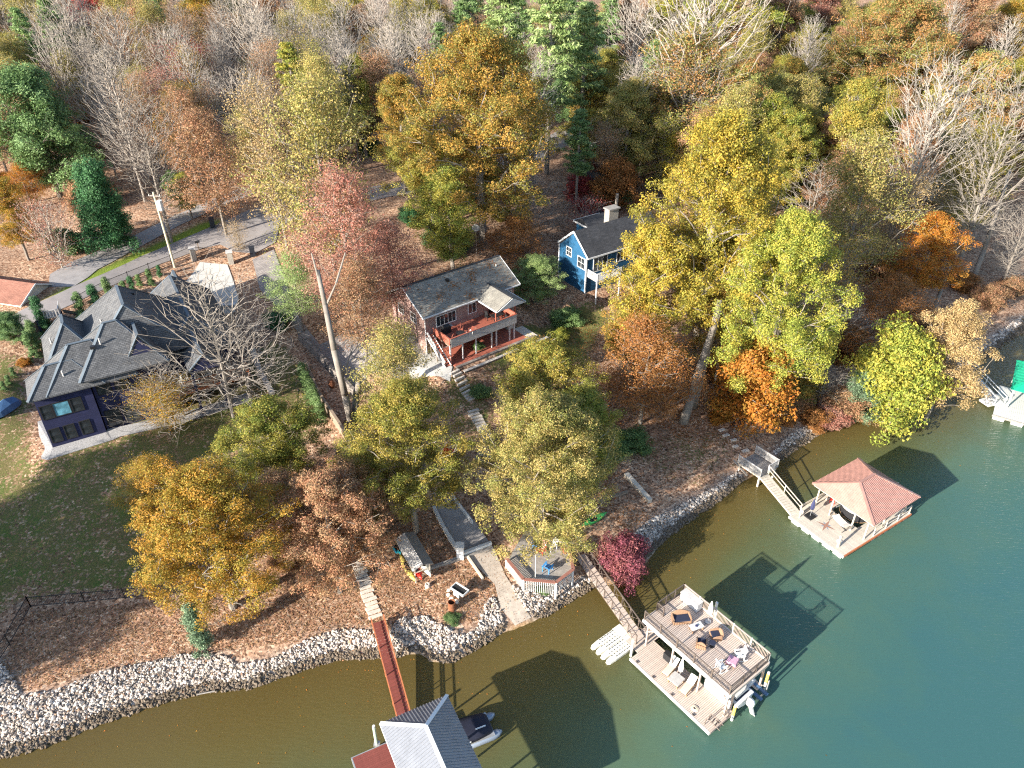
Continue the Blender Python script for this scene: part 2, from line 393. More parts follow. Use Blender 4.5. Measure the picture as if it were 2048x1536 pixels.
G5 = gpoly([(1560, 340), (1680, 400), (1700, 480), (1560, 480)])
G6 = gpoly([(870, 745), (960, 740), (1000, 830), (980, 900), (900, 850)])
grass = np.maximum.reduce([soft(LAWN, vx, vy, 2.5) * .66, soft(G2, vx, vy, 3) * .5, soft(G3, vx, vy, 1) * 1.0, soft(G4, vx, vy, 2) * .75, soft(G5, vx, vy, 2) * .9, soft(G6, vx, vy, 1.5) * .6])
fattr(gm, 'grass', grass); fattr(gm, 'bright', soft(G3, vx, vy, 1.2) * .9)
fattr(gm, 'mud', sstep(.5, -.4, sd))
go = put('ground', gm); go['kind'] = 'structure'

# water: clear enough near the bank to show the bed, turbid green-blue over deep water
def water_material():
    m, n, l, p = nodes('lake_water')
    tc = n.new('ShaderNodeTexCoord'); co = tc.outputs['Object']
    mp = n.new('ShaderNodeMapping'); mp.inputs['Rotation'].default_value = (0, 0, R(-38)); mp.inputs['Scale'].default_value = (.45, 2.2, 1); l.new(co, mp.inputs['Vector'])
    r1 = noise(n, l, mp.outputs[0], 2.2, 3, .6); r2 = noise(n, l, co, .12, 3)
    h = math_(n, l, 'ADD', math_(n, l, 'MULTIPLY', r1, .8), math_(n, l, 'MULTIPLY', r2, .6))
    nm = bump(n, l, h, .75, .16)
    a = n.new('ShaderNodeAttribute'); a.attribute_name = 'depth'; dep = a.outputs['Fac']
    dj = math_(n, l, 'MULTIPLY', dep, math_(n, l, 'MULTIPLY_ADD', noise(n, l, co, .16, 3), .9)); dj.node.inputs[1].links[0].from_node.inputs[2].default_value = .55
    body = ramp(n, l, math_(n, l, 'MULTIPLY', dj, .17, True), [(0, (.26, .185, .06)), (.1, (.2, .16, .055)), (.22, (.125, .138, .06)), (.42, (.078, .125, .076)), (.62, (.056, .118, .092)), (.85, (.045, .112, .1)), (1, (.04, .108, .106))])
    turb = ramp(n, l, dj, [(0, (.25,) * 3), (.5, (.55,) * 3), (1, (.97,) * 3)])
    rr = n.new('ShaderNodeMapRange'); l.new(dj, rr.inputs[0]); rr.inputs[1].default_value = 0; rr.inputs[2].default_value = 2.6; rr.inputs[3].default_value = .3; rr.inputs[4].default_value = .98
    df = n.new('ShaderNodeBsdfDiffuse'); l.new(body, df.inputs[0]); l.new(bump(n, l, h, .3, .05), df.inputs['Normal'])
    tr = n.new('ShaderNodeBsdfTransparent'); tr.inputs[0].default_value = (.8, .72, .42, 1)
    mx = n.new('ShaderNodeMixShader'); l.new(rr.outputs[0], mx.inputs[0]); l.new(tr.outputs[0], mx.inputs[1]); l.new(df.outputs[0], mx.inputs[2])
    gl = n.new('ShaderNodeBsdfGlossy'); gl.inputs['Roughness'].default_value = .06; l.new(nm, gl.inputs['Normal'])
    fr = n.new('ShaderNodeFresnel'); fr.inputs['IOR'].default_value = 1.33; l.new(nm, fr.inputs['Normal'])
    m2 = n.new('ShaderNodeMixShader'); l.new(fr.outputs[0], m2.inputs[0]); l.new(mx.outputs[0], m2.inputs[1]); l.new(gl.outputs[0], m2.inputs[2])
    l.new(m2.outputs[0], n['Material Output'].inputs['Surface']); n.remove(p)
    return m
M['water'] = water_material()
wx = axis(-60, 95, 1.2, -760, 690, 1.35); wy = axis(18, 110, 1.2, -318, 470, 1.35)
WX, WY = np.meshgrid(wx, wy); WD = shore_dist(WX, WY).reshape(WX.shape)
wm = grid_mesh('lake_water', WX, WY, np.zeros_like(WX), M['water'], WD < 3)
cov = WD < 3
co_ = np.zeros(len(wm.vertices) * 3); wm.vertices.foreach_get('co', co_); co_ = co_.reshape(-1, 3)
fattr(wm, 'depth', np.maximum(0, -hgt(co_[:, 0], co_[:, 1])))
wo = put('lake_water', wm); wo['kind'] = 'structure'

# ------------------------------------------------------------------ draped sheets: roads, drives, pads
def drape(name, poly, mat_, dz=.07, step=1.0):
    """a thin sheet over the ground inside a world polygon"""
    poly = np.asarray(poly); x0, y0 = poly.min(0); x1, y1 = poly.max(0)
    import mathutils
    pts = [Vector((p[0], p[1])) for p in poly]; n0 = len(pts)
    # densify edges
    ring = []
    for i in range(n0):
        a, b = pts[i], pts[(i + 1) % n0]; k = max(1, int((b - a).length / step))
        ring += [a.lerp(b, q / k) for q in range(k)]
    xs, ys = np.meshgrid(np.arange(x0 + step / 2, x1, step), np.arange(y0 + step / 2, y1, step))
    ins = inside(poly, xs.ravel(), ys.ravel()) & (soft(poly, xs.ravel(), ys.ravel(), step * .5) > .95)
    inner = [Vector((a, b)) for a, b in zip(xs.ravel()[ins], ys.ravel()[ins])]
    n = len(ring)
    vs, es, fs, *_ = mathutils.geometry.delaunay_2d_cdt(ring + inner, [(i, (i + 1) % n) for i in range(n)], [], 1, 1e-4)
    X = np.array([v.x for v in vs]); Y = np.array([v.y for v in vs]); Z = hgt(X, Y) + dz
    mb = MB(); mb.add(list(zip(X, Y, Z)), [tuple(f) for f in fs])
    return mb, fs
def sheet(name, px, mat_, dz=.07, step=1.0):
    mb, fs = drape(name, gpoly(px), mat_, dz, step)
    o = struct(name, mb, mat_, True); return o
def strip_poly(px, width):
    c = np.array([ground(x, y)[:2] for x, y in px]); t = np.gradient(c, axis=0); t /= np.linalg.norm(t, axis=1)[:, None]
    nrm = np.stack([-t[:, 1], t[:, 0]], 1); w = np.broadcast_to(np.asarray(width, float), (len(c),))[:, None] / 2
    return np.concatenate([c + nrm * w, (c - nrm * w)[::-1]])
M['asphalt'] = mat('worn_asphalt', (.26, .235, .225), .9, .18, .7, bmp=.2)
M['asphalt_dark'] = mat('dark_driveway', (.09, .088, .095), .9, .2, .7)
M['gravel_road'] = mat('pale_gravel_drive', (.3, .28, .27), .95, .25, .8)
M['pavers'] = brickmat('grey_pavers', (.25, .225, .215), (.33, .3, .28), (.13, .11, .1), .4, .22, .02, wall=False)
ROAD = strip_poly([(10, 662), (60, 630), (127, 600), (220, 558), (303, 520), (386, 487), (469, 460), (529, 437), (640, 405), (770, 383), (880, 365), (1010, 330), (1110, 285), (1180, 235), (1260, 195), (1400, 150)], [3.4, 3.4, 3.4, 3.4, 3.6, 4.2, 7.0, 8.5, 6.5, 5.5, 5.5, 5.5, 5.5, 5.5, 5.5, 5.5])
mb, _ = drape('road', ROAD, None, .06, 1.5)
struct('road', mb, M['asphalt'], True)
sheet('road_apron', [(425, 482), (475, 452), (535, 428), (562, 440), (552, 485), (510, 508), (470, 505)], M['asphalt'], .1)
mb, _ = drape('gravel_drive', strip_poly([(122, 574), (138, 552), (168, 532), (231, 503), (287, 476), (342, 447), (430, 408), (500, 380)], [3, 5, 4.5, 3.6, 3.2, 3, 3, 3]), None, .07, 1.2); struct('gravel_drive', mb, M['gravel_road'], True)
sheet('concrete_court', [(388, 545), (400, 525), (455, 530), (466, 560), (478, 600), (470, 625), (420, 640), (360, 640), (340, 600)], M['whiteconcrete'], .08)
sheet('brick_house_drive', [(505, 520), (548, 500), (600, 640), (640, 690), (700, 660), (800, 690), (835, 640), (860, 720), (800, 760), (735, 750), (712, 792), (655, 735), (600, 670), (560, 620), (520, 580)], M['pavers'], .085)
sheet('blue_house_drive', [(1150, 300), (1175, 300), (1200, 340), (1220, 400), (1215, 440), (1160, 430), (1150, 380), (1150, 340)], M['asphalt_dark'], .085)
sheet('boat_ramp', [(933, 1112), (988, 1098), (1010, 1150), (1040, 1200), (1062, 1236), (1030, 1252), (1000, 1215), (990, 1170), (960, 1140)], M['concrete'], .06, .6)
sheet('side_path', [(800, 690), (860, 700), (905, 735), (900, 765), (820, 760)], M['whiteconcrete'], .1)
sheet('gravel_court', [(1150, 255), (1190, 225), (1260, 190), (1340, 200), (1370, 240), (1300, 290), (1200, 290)], M['gravel_road'], .09, 1.5)

# ------------------------------------------------------------------ riprap along the bank, too small to pick apart
def blob_mesh(seed):
    r = np.random.default_rng(seed); t = (1 + 5 ** .5) / 2
    V = np.array([(-1, t, 0), (1, t, 0), (-1, -t, 0), (1, -t, 0), (0, -1, t), (0, 1, t), (0, -1, -t), (0, 1, -t), (t, 0, -1), (t, 0, 1), (-t, 0, -1), (-t, 0, 1)])
    V /= np.linalg.norm(V, axis=1)[:, None]; V *= r.uniform(.55, 1.2, (12, 1)); V *= r.uniform(.75, 1.2, 3) * np.array([1, 1, .75])
    F = [(0, 11, 5), (0, 5, 1), (0, 1, 7), (0, 7, 10), (0, 10, 11), (1, 5, 9), (5, 11, 4), (11, 10, 2), (10, 7, 6), (7, 1, 8), (3, 9, 4), (3, 4, 2), (3, 2, 6), (3, 6, 8), (3, 8, 9), (4, 9, 5), (2, 4, 11), (6, 2, 10), (8, 6, 7), (9, 8, 1)]
    return V, np.array(F)
BLOBS = [blob_mesh(s) for s in range(12)]
def stone_material():
    m, n, l, p = nodes('riprap_granite')
    a = n.new('ShaderNodeAttribute'); a.attribute_name = 'rnd'; tc = n.new('ShaderNodeTexCoord')
    c = ramp(n, l, a.outputs['Fac'], [(0, (.16, .125, .1)), (.25, (.36, .31, .27)), (.65, (.52, .47, .425)), (.92, (.66, .61, .56)), (1, (.36, .22, .14))])
    c = mixc(n, l, c, ramp(n, l, noise(n, l, tc.outputs['Object'], 4, 3), [(.3, (.78, .76, .74)), (.7, (1.12, 1.1, 1.08))]), 1, 'MULTIPLY')
    w = n.new('ShaderNodeAttribute'); w.attribute_name = 'wet'; c = mixc(n, l, c, (.11, .08, .05), math_(n, l, 'MULTIPLY', w.outputs['Fac'], .85))
    l.new(c, p.inputs['Base Color']); p.inputs['Roughness'].default_value = .9; p.inputs['Specular IOR Level'].default_value = .2
    return m
M['riprap'] = stone_material()
RIPS = []
def riprap(name, px, density, size, label, mat_='riprap', sink=.12, zoff=0.0):
    poly = gpoly(px); RIPS.append(poly); x0, y0 = poly.min(0); x1, y1 = poly.max(0)
    n = int((x1 - x0) * (y1 - y0) * density); x = rng.uniform(x0, x1, n); y = rng.uniform(y0, y1, n)
    k = inside(poly, x, y) & (rng.uniform(0, 1, n) < soft(poly, x, y, .5) * 1.6); x, y = x[k], y[k]; z = hgt(x, y)
    Vs, Fs, Rs, Ws, off = [], [], [], [], 0
    for i in range(len(x)):
        V, F = BLOBS[rng.integers(12)]; s = size * (rng.uniform(.45, 1.15) if rng.uniform() < .8 else rng.uniform(1.1, 1.8)); a = rng.uniform(0, 6.28); c, sn = math.cos(a), math.sin(a)
        W = V * s; W = np.stack([W[:, 0] * c - W[:, 1] * sn, W[:, 0] * sn + W[:, 1] * c, W[:, 2]], 1) + (x[i], y[i], z[i] + s * .35 - sink * s + zoff + rng.uniform(0, .12))
        Vs.append(W); Fs.append(F + off); off += 12; Rs += [rng.uniform()] * 20; Ws += [1.0 if z[i] < .22 + rng.uniform(-.08, .08) else 0.0] * 20
    m = bpy.data.meshes.new(name); m.from_pydata(np.concatenate(Vs).tolist(), [], np.concatenate(Fs).tolist()); m.materials.append(M[mat_]); fattr(m, 'rnd', Rs, 'FACE'); fattr(m, 'wet', Ws, 'FACE')
    o = put(name, m); tag(o, label, 'riprap', kind='stuff'); return o
riprap('riprap', [(-60, 1300), (0, 1322), (30, 1360), (45, 1392), (110, 1382), (200, 1345), (300, 1325), (380, 1308), (440, 1310), (480, 1328), (540, 1320), (600, 1288), (640, 1270), (690, 1258), (756, 1262),
                  (775, 1318), (680, 1320), (620, 1338), (560, 1358), (500, 1380), (420, 1386), (340, 1403), (270, 1427), (200, 1450), (130, 1480), (60, 1507), (0, 1518), (-60, 1540)], 88, .108,
       'broad band of pale riprap stones below the left yard')
riprap('riprap', [(778, 1262), (800, 1238), (850, 1232), (885, 1252), (930, 1272), (955, 1255), (975, 1200), (990, 1195), (1000, 1225), (1012, 1255), (990, 1278), (940, 1308), (900, 1328), (862, 1320), (835, 1300), (790, 1318)], 88, .108,
       'pale riprap stones around the small point beside the brown gangway')
riprap('riprap', [(1022, 1172), (1060, 1180), (1140, 1170), (1190, 1138), (1205, 1150), (1190, 1176), (1140, 1206), (1090, 1236), (1062, 1240), (1040, 1205)], 88, .108, 'grey riprap stones piled below the white railed deck')
riprap('riprap', [(1250, 1080), (1300, 1040), (1370, 1005), (1430, 975), (1475, 940), (1490, 960), (1425, 1014), (1372, 1050), (1335, 1078), (1300, 1112), (1275, 1130)], 80, .11, 'grey riprap stones lining the bank before the grey pier')
riprap('riprap', [(1545, 905), (1580, 868), (1640, 838), (1700, 830), (1705, 846), (1652, 862), (1602, 894), (1562, 922)], 60, .115, 'leaf strewn riprap stones between the grey pier and the overhanging trees')
riprap('riprap', [(1930, 715), (1990, 668), (2060, 625), (2070, 650), (2002, 696), (1955, 732)], 40, .13, 'shaded riprap stones on the bank near the green roofed dock')

fattr(gm, 'gravel', np.maximum.reduce([soft(p, vx, vy, .7) for p in RIPS]))
# ------------------------------------------------------------------ house helpers
def window(parent, c, w, h, yaw=0.0, cols=2, rows=2, fm='white', gm='glass', name='window', bar=.045):
    f = MB(); d = .06
    for s in (-1, 1):
        f.bx(s * w / 2 - .05, s * w / 2 + .05, -d, .01, -h / 2 - .05, h / 2 + .05)
        f.bx(-w / 2 + .05, w / 2 - .05, -d, .01, s * h / 2 - .05, s * h / 2 + .05)
    for i in range(1, cols): x = -w / 2 + w * i / cols; f.bx(x - bar / 2, x + bar / 2, -d + .012, .0, -h / 2 + .05, h / 2 - .05)
    for i in range(1, rows): z = -h / 2 + h * i / rows; f.bx(-w / 2 + .05, w / 2 - .05, -d + .016, .0, z - bar / 2, z + bar / 2)
    o = f.build(name, M[fm], parent); o.location = [float(q) for q in c]; o.rotation_euler = (0, 0, yaw)
    pw, ph = w / cols - .03, h / rows - .03
    pm = MB().bx(-pw / 2, pw / 2, -.03, .0, -ph / 2, ph / 2).mesh('pane', M[gm])
    for i in range(cols):
        for j in range(rows): put('pane', pm, o, (-w / 2 + w * (i + .5) / cols, 0, -h / 2 + h * (j + .5) / rows))
    return o
def hip_pts(x0, x1, y0, y1, ze, zr, axis='x', r0=None, r1=None):
    if axis == 'x':
        hd = (y1 - y0) / 2; ym = (y0 + y1) / 2; a = (x0 + (hd if r0 is None else r0), ym, zr); b = (x1 - (hd if r1 is None else r1), ym, zr)
    else:
        hd = (x1 - x0) / 2; xm = (x0 + x1) / 2; a = (xm, y0 + (hd if r0 is None else r0), zr); b = (xm, y1 - (hd if r1 is None else r1), zr)
    return [(x0, y0, ze), (x1, y0, ze), (x1, y1, ze), (x0, y1, ze)], a, b
def roof(parent, x0, x1, y0, y1, ze, zr, axis='x', r0=None, r1=None, m='shingle_dark', caps='ridgecap', th=.16, name='roof', fascia=None, capw=.3):
    e, a, b = hip_pts(x0, x1, y0, y1, ze, zr, axis, r0, r1); lo = [(p[0], p[1], ze - th) for p in e]
    mb = MB(); vs = e + [a, b] + lo
    top = [(0, 1, 5, 4), (1, 2, 5), (2, 3, 4, 5), (3, 0, 4)] if axis == 'x' else [(0, 1, 4), (1, 2, 5, 4), (2, 3, 5), (3, 0, 4, 5)]
    mb.add(vs, top + [(9, 8, 7, 6)] + [(i + 6, (i + 1) % 4 + 6, (i + 1) % 4, i) for i in range(4)])
    o = mb.build(name, M[m], parent)
    if caps:
        pr = [(a, b)] + ([(e[0], a), (e[3], a), (e[1], b), (e[2], b)] if axis == 'x' else [(e[0], a), (e[1], a), (e[2], b), (e[3], b)])
        for p, q in pr:
            if (Vector(p) - Vector(q)).length > .3: MB().beam(p, q, capw, .05).build('ridge_cap', M[caps], o)
    if fascia:
        f = MB(); t = .05
        for i in range(4): f.beam((e[i][0], e[i][1], ze - .07), (e[(i + 1) % 4][0], e[(i + 1) % 4][1], ze - .07), t, .24)
        f.build('fascia', M[fascia], o)
    return o
def walls(parent, x0, x1, y0, y1, z0, z1, m, name='wall'):
    return MB().bx(x0, x1, y0, y1, z0, z1).build(name, M[m], parent)
def gable_fill(parent, pts, t, m, name='gable'):
    """triangular wall: pts three corners, thickness t along -normal"""
    return MB().slab(pts, t).build(name, M[m], parent)
def railing(parent, pts, h, post=1.8, bal=.14, m='white', pm=None, top=(.09, .06), bw=.035, closed=False, lower=.1, posts=True, skip=()):
    pm = pm or m; n = len(pts)
    for i in range(n - 1 + (1 if closed else 0)):
        if i in skip: continue
        a, b = Vector(pts[i]), Vector(pts[(i + 1) % n]); L = (b - a).length; up = Vector((0, 0, 1))
        MB().beam(a + up * h, b + up * h, top[0], top[1]).build('top_rail', M[m], parent)
        if lower is not None: MB().beam(a + up * lower, b + up * lower, .05, .05).build('bottom_rail', M[m], parent)
        if bal:
            mb = MB(); k = max(1, int(L / bal))
            for j in range(1, k): q = a.lerp(b, j / k); mb.beam(q + up * .08, q + up * (h - .03), bw, bw)
            o = mb.build('baluster_row', M[m], parent); o['kind'] = 'stuff'
        if posts:
            k = max(1, round(L / post))
            for j in range(k + (1 if (i == n - 2 and not closed) else 0)):
                q = a.lerp(b, j / k); MB().beam(q, q + up * (h + .06), .09, .09).build('post', M[pm], parent)
def boards(parent, x0, x1, y0, y1, z, m, w=.14, gap=.012, along='y', th=.04, name='deck_board'):
    """deck boards side by side, each an object, sharing one mesh"""
    if along == 'y':
        k = max(1, int(round((x1 - x0) / w))); s = (x1 - x0) / k
        me = MB().bx(-s / 2 + gap / 2, s / 2 - gap / 2, y0, y1, -th, 0).mesh(name, M[m])
        for i in range(k): put(name, me, parent, (x0 + s * (i + .5), 0, z))
    else:
        k = max(1, int(round((y1 - y0) / w))); s = (y1 - y0) / k
        me = MB().bx(x0, x1, -s / 2 + gap / 2, s / 2 - gap / 2, -th, 0).mesh(name, M[m])
        for i in range(k): put(name, me, parent, (0, y0 + s * (i + .5), z))

# ------------------------------------------------------------------ brick house with red deck
bh = thing('brick_house', 'red brick house with leaf strewn grey green gable roof and red deck', 'house', (*BRICK_O, 0), BRICK_A)
walls(bh, .45, 13.5, .55, 7.85, 5.6, 11.62, 'brick')
zr = 14.05
rf = roof(bh, 0, 13.95, 0, 8.4, 11.75, zr, 'x', 0, 0, 'shingle_green', None, .16)
MB().beam((0, 4.2, zr + .01), (13.95, 4.2, zr + .01), .3, .05).build('ridge_cap', M['shingle_black'], rf)
for x in (-.02, 13.97):
    s = -.1 if x < 5 else .1
    MB().prism([(0, 0), (1, 0), (1, 1)], 0, .01)
    g = MB(); g.add([(x, .6, 11.6), (x, 7.8, 11.6), (x, 4.2, 13.75), (x + s * .2, .6, 11.6), (x + s * .2, 7.8, 11.6), (x + s * .2, 4.2, 13.75)], [(0, 2, 1), (3, 4, 5), (0, 1, 4, 3), (1, 2, 5, 4), (2, 0, 3, 5)])
    g.build('gable', M['brick'], bh)
for x in (-.09, 14.04):
    MB().beam((x, -.02, 11.66), (x, 4.2, zr - .09), .05, .2).build('rake_board', M['white'], rf); MB().beam((x, 8.42, 11.66), (x, 4.2, zr - .09), .05, .2).build('rake_board', M['white'], rf)
MB().beam((-.02, -.04, 11.68), (7.6, -.04, 11.68), .09, .14).build('gutter', M['white'], rf); MB().beam((11.6, -.04, 11.68), (13.97, -.04, 11.68), .09, .14).build('gutter', M['white'], rf)
MB().tube((.42, .5, 6.4), (.42, .5, 11.6), .05).build('downpipe', M['white'], bh)
window(bh, (3.35, .55, 10.35), 2.75, 1.35, 0, 5, 1); window(bh, (7.1, .55, 10.5), 1.15, 1.3, 0, 2, 1)
window(bh, (.45, 3.0, 10.4), 1.1, 1.2, R(-90), 2, 2); window(bh, (.45, 5.8, 10.4), 1.1, 1.2, R(-90), 2, 2); window(bh, (12.7, .55, 10.4), .8, 1.2, 0, 1, 2)
for x in (2.6, 5.0, 9.3): window(bh, (x, .55, 7.6), 1.6, 2.1, 0, 2, 1, 'white', 'glass', 'patio_door')
MB().bx(9.6, 10.4, .48, .56, 9.0, 11.0).build('door', M['dark'], bh)
# deck
DK = thing('red_deck', 'red stained deck on pale posts along the brick house front', 'deck', (*BRICK_O, 0), BRICK_A)
boards(DK, 1.4, 10.9, -3.2, .5, 9.0, 'redwood', .16, .012, 'x')
B(DK, 'beam', M['slatgrey'], (1.42, 10.88, -3.0, -2.8, 8.7, 8.95)); B(DK, 'joist_frame', M['timber'], (1.5, 10.8, -2.75, .4, 8.72, 8.94))
for x in (1.5, 3.2, 5.1, 7.4, 8.1, 10.1, 10.8): B(DK, 'post', M['white'], (x - .07, x + .07, -2.97, -2.83, 6.35, 8.7))
k = 58; me = MB().bx(-.074, .074, -.02, .02, 8.82, 9.98).mesh('slat', M['slatgrey'])
for i in range(k): put('slat', me, DK, (1.4 + 9.5 * (i + .5) / k, -3.24, 0))
MB().bx(1.36, 10.94, -3.3, -3.12, 9.99, 10.04).build('cap_rail', M['redwood'], DK)
me = MB().bx(-.02, .02, -.074, .074, 9.04, 9.95).mesh('slat', M['redwood'])
for i in range(20): put('slat', me, DK, (1.36, -3.1 + 2.9 * (i + .5) / 20, 0))
for i in range(20): put('slat', me, DK, (10.94, -3.1 + 3.1 * (i + .5) / 20, 0))
MB().bx(1.28, 1.44, -3.1, -.2, 9.96, 10.01).build('cap_rail', M['redwood'], DK); MB().bx(10.86, 11.02, -3.1, .3, 9.96, 10.01).build('cap_rail', M['redwood'], DK)
for i in range(12):
    z = 9.0 - (i + 1) * .2; y = .3 - i * .29
    B(DK, 'step', M['redwood'], (.55, 1.3, y - .3, y, z - .05, z)); B(DK, 'riser', M['redwood'], (.57, 1.28, y - .02, y, z - .2, z - .06))
for x in (.5, 1.31): MB().beam((x, .35, 8.85), (x, -3.2, 6.5), .06, .3).build('stringer', M['white'], DK)
B(DK, 'landing', M['redwood'], (.5, 1.38, .32, .95, 8.94, 8.995))
MB().beam((.48, .3, 9.55), (.48, -3.25, 7.2), .07, .4).build('stair_panel', M['slatgrey'], DK); MB().beam((1.33, .3, 9.9), (1.33, -3.25, 7.55), .08, .06).build('hand_rail', M['redwood'], DK)
for y, z in ((.2, 9.0), (-1.6, 7.9), (-3.2, 6.9)): B(DK, 'post', M['redwood'], (1.29, 1.37, y - .04, y + .04, z - .6, z + .85))
for y, z in ((-.3, 8.5), (-1.5, 7.6)): B(DK, 'post', M['timber'], (.5, .58, y - .05, y + .05, 6.4, z))
# porch roof over the deck
pr = MB(); pr.add([(7.7, -3.55, 11.5), (11.95, -3.55, 11.5), (9.82, -3.75, 12.75), (7.7, .6, 11.5), (11.95, .6, 11.5), (9.82, 2.2, 12.75)], [(0, 2, 5, 3), (1, 4, 5, 2), (0, 1, 2), (0, 3, 4, 1), (3, 5, 4)])
po = pr.build('porch_roof', M['shingle_green'], DK)
MB().add([(7.75, -3.6, 11.45), (11.9, -3.6, 11.45), (9.82, -3.79, 12.66), (7.75, -3.66, 11.45), (11.9, -3.66, 11.45), (9.82, -3.85, 12.66)], [(0, 1, 2), (5, 4, 3), (0, 3, 4, 1), (1, 4, 5, 2), (2, 5, 3, 0)]).build('porch_gable', M['white'], po)
MB().beam((7.66, -3.6, 11.46), (7.66, .3, 11.46), .07, .16).build('gutter', M['white'], po); MB().beam((11.98, -3.6, 11.46), (11.98, .3, 11.46), .07, .16).build('gutter', M['white'], po)
MB().beam((9.82, -3.75, 12.77), (9.82, 1.0, 12.77), .25, .05).build('ridge_cap', M['shingle_black'], po)
for x in (7.95, 10.82): B(DK, 'porch_post', M['redwood'], (x - .06, x + .06, -3.1, -2.98, 9.0, 11.45))
pt = thing('red_patio', 'red painted patio slab under the brick house deck', 'patio', (*BRICK_O, 0), BRICK_A)
B(pt, 'slab', M['redwood'], (1.6, 12.2, -3.8, .5, 6.2, 6.5)); B(pt, 'edging', M['blockwall'], (1.5, 13.0, -4.2, -3.82, 5.7, 6.62)); B(pt, 'kerb', M['palestone'], (12.25, 13.6, -4.0, -1.0, 6.0, 6.46))
wall_o = thing('retaining_wall', 'long low block retaining wall in front of the red patio', 'wall', (*BRICK_O, 0), BRICK_A)
B(wall_o, 'block_course', M['blockwall'], (2.0, 14.5, -4.95, -4.65, 5.3, 6.2)); B(wall_o, 'cap_course', M['palestone'], (1.95, 14.55, -5.0, -4.6, 6.203, 6.27))
# satellite dish, vent, air conditioner
sd_ = thing('satellite_dish', 'small pale satellite dish behind the brick house roof', 'satellite dish', ground(953, 512))
sd_.scale = (1.3, 1.3, 1.3)
MB().tube((0, 0, 0), (0, 0, 3.2), .03).build('mast', M['steel'], sd_)
MB().loft([[(math.cos(t) * r, -.3 * r * r - .05, 3.3 + math.sin(t) * r) for t in np.linspace(0, 2 * math.pi, 14, endpoint=False)] for r in (.42, .3, .1)]).build('dish', M['offwhite'], sd_)
ac = thing('air_conditioner', 'white air conditioning unit at the brick house corner', 'air conditioner', l2w(BRICK_O, BRICK_A, (11.9, -.4, 6.5)), BRICK_A)
B(ac, 'cabinet', M['offwhite'], (-.4, .4, -.4, .4, .06, .95)); B(ac, 'base', M['concrete'], (-.5, .5, -.5, .5, -.06, .055)); MB().tube((0, 0, .955), (0, 0, .99), .32, .3, 14).build('fan_grille', M['blackmetal'], ac)
MB().box((5.5, 3.2, 13.62), (.4, .4, .25)).build('roof_vent', M['blackmetal'], bh)
kn = MB().tube((0, 0, 12.9), (0, 0, 13.7), .08).build('vent_pipe', M['offwhite'], bh); kn.location = (12.6, 3.0, 0)

# deck furniture
def deck_thing(name, label, cat, x, y, z=9.0, rz=0.0, o=BRICK_O, a=BRICK_A, group=None):
    return thing(name, label, cat, l2w(o, a, (x, y, z)), a + rz, group)
def patio_chair(name, label, x, y, z, rz, o, a, m, group=None, cush=None, s=1.0):
    t = deck_thing(name, label, 'chair', x, y, z, rz, o, a, group); t.scale = (s, s, s)
    B(t, 'seat', M[cush or m], (-.28, .28, -.27, .27, .36, .44))
    MB().beam((0, .25, .42), (0, .4, .98), .56, .06).build('backrest', M[m], t)
    for sx in (-1, 1):
        B(t, 'armrest', M[m], (sx * .31 - .03, sx * .31 + .03, -.25, .3, .6, .64))
        for sy in (-.22, .24): B(t, 'leg', M[m], (sx * .27 - .025, sx * .27 + .025, sy - .025, sy + .025, 0, .59))
    return t
def table(name, label, x, y, z, rz, o, a, m, w=1.0, d=1.0, h=.72, rnd=False, group=None):
    t = deck_thing(name, label, 'table', x, y, z, rz, o, a, group)
    if rnd: MB().tube((0, 0, h - .04), (0, 0, h), w / 2, w / 2, 18).build('table_top', M[m], t)
    else: B(t, 'table_top', M[m], (-w / 2, w / 2, -d / 2, d / 2, h - .04, h))
    for sx in (-1, 1):
        for sy in (-1, 1): B(t, 'leg', M[m], (sx * w * .36 - .03, sx * w * .36 + .03, sy * d * .36 - .03, sy * d * .36 + .03, 0, h - .042))
    return t
table('dining_table', 'dark dining table under the porch roof of the red deck', 9.3, -1.5, 9.0, 0, BRICK_O, BRICK_A, 'blackmetal', 1.5, .9)
for i, (x, y, r) in enumerate([(8.5, -.75, 0), (9.9, -.7, 0), (8.7, -2.3, math.pi), (9.8, -2.35, math.pi)]):
    patio_chair('dining_chair', 'dark dining chair on the ' + ['house side of the porch table, nearer the grill', 'house side of the porch table, nearer the blue house', 'lake side of the porch table, nearer the grill', 'lake side of the porch table, nearer the blue house'][i], x, y, 9.0, r, BRICK_O, BRICK_A, 'blackmetal', 'dining chairs on the red deck')
table('fire_table', 'round black fire table on the open part of the red deck', 3.6, -2.0, 9.0, 0, BRICK_O, BRICK_A, 'blackmetal', 1.0, 1.0, .55, True)
for i, (x, y, r, lb) in enumerate([(2.4, -2.4, 2.2, 'red wood armchair at the deck corner by the stairs'), (4.9, -2.3, -2.0, 'red wood armchair beside the dark planter box'), (4.2, -1.1, -.6, 'red wood armchair between the fire table and the windows')]):
    patio_chair('deck_armchair', lb, x, y, 9.0, r, BRICK_O, BRICK_A, 'redwood', 'armchairs around the fire table')
patio_chair('deck_armchair', 'pale armchair with white cushion beside the fire table', 4.4, -2.7, 9.0, math.pi, BRICK_O, BRICK_A, 'offwhite', 'armchairs around the fire table', 'whitecloth')
gr_ = deck_thing('grill', 'black barbecue grill against the brick wall below the long window', 'grill', 2.7, -.3)
B(gr_, 'cart', M['blackmetal'], (-.55, .55, -.3, .3, .05, .8)); MB().loft([[(x, .3 * math.cos(t), .82 + .3 * math.sin(t)) for t in np.linspace(0, math.pi, 8)] for x in (-.4, .4)]).build('lid', M['blackmetal'], gr_); B(gr_, 'side_shelf', M['steel'], (.56, .9, -.25, .25, .78, .82))
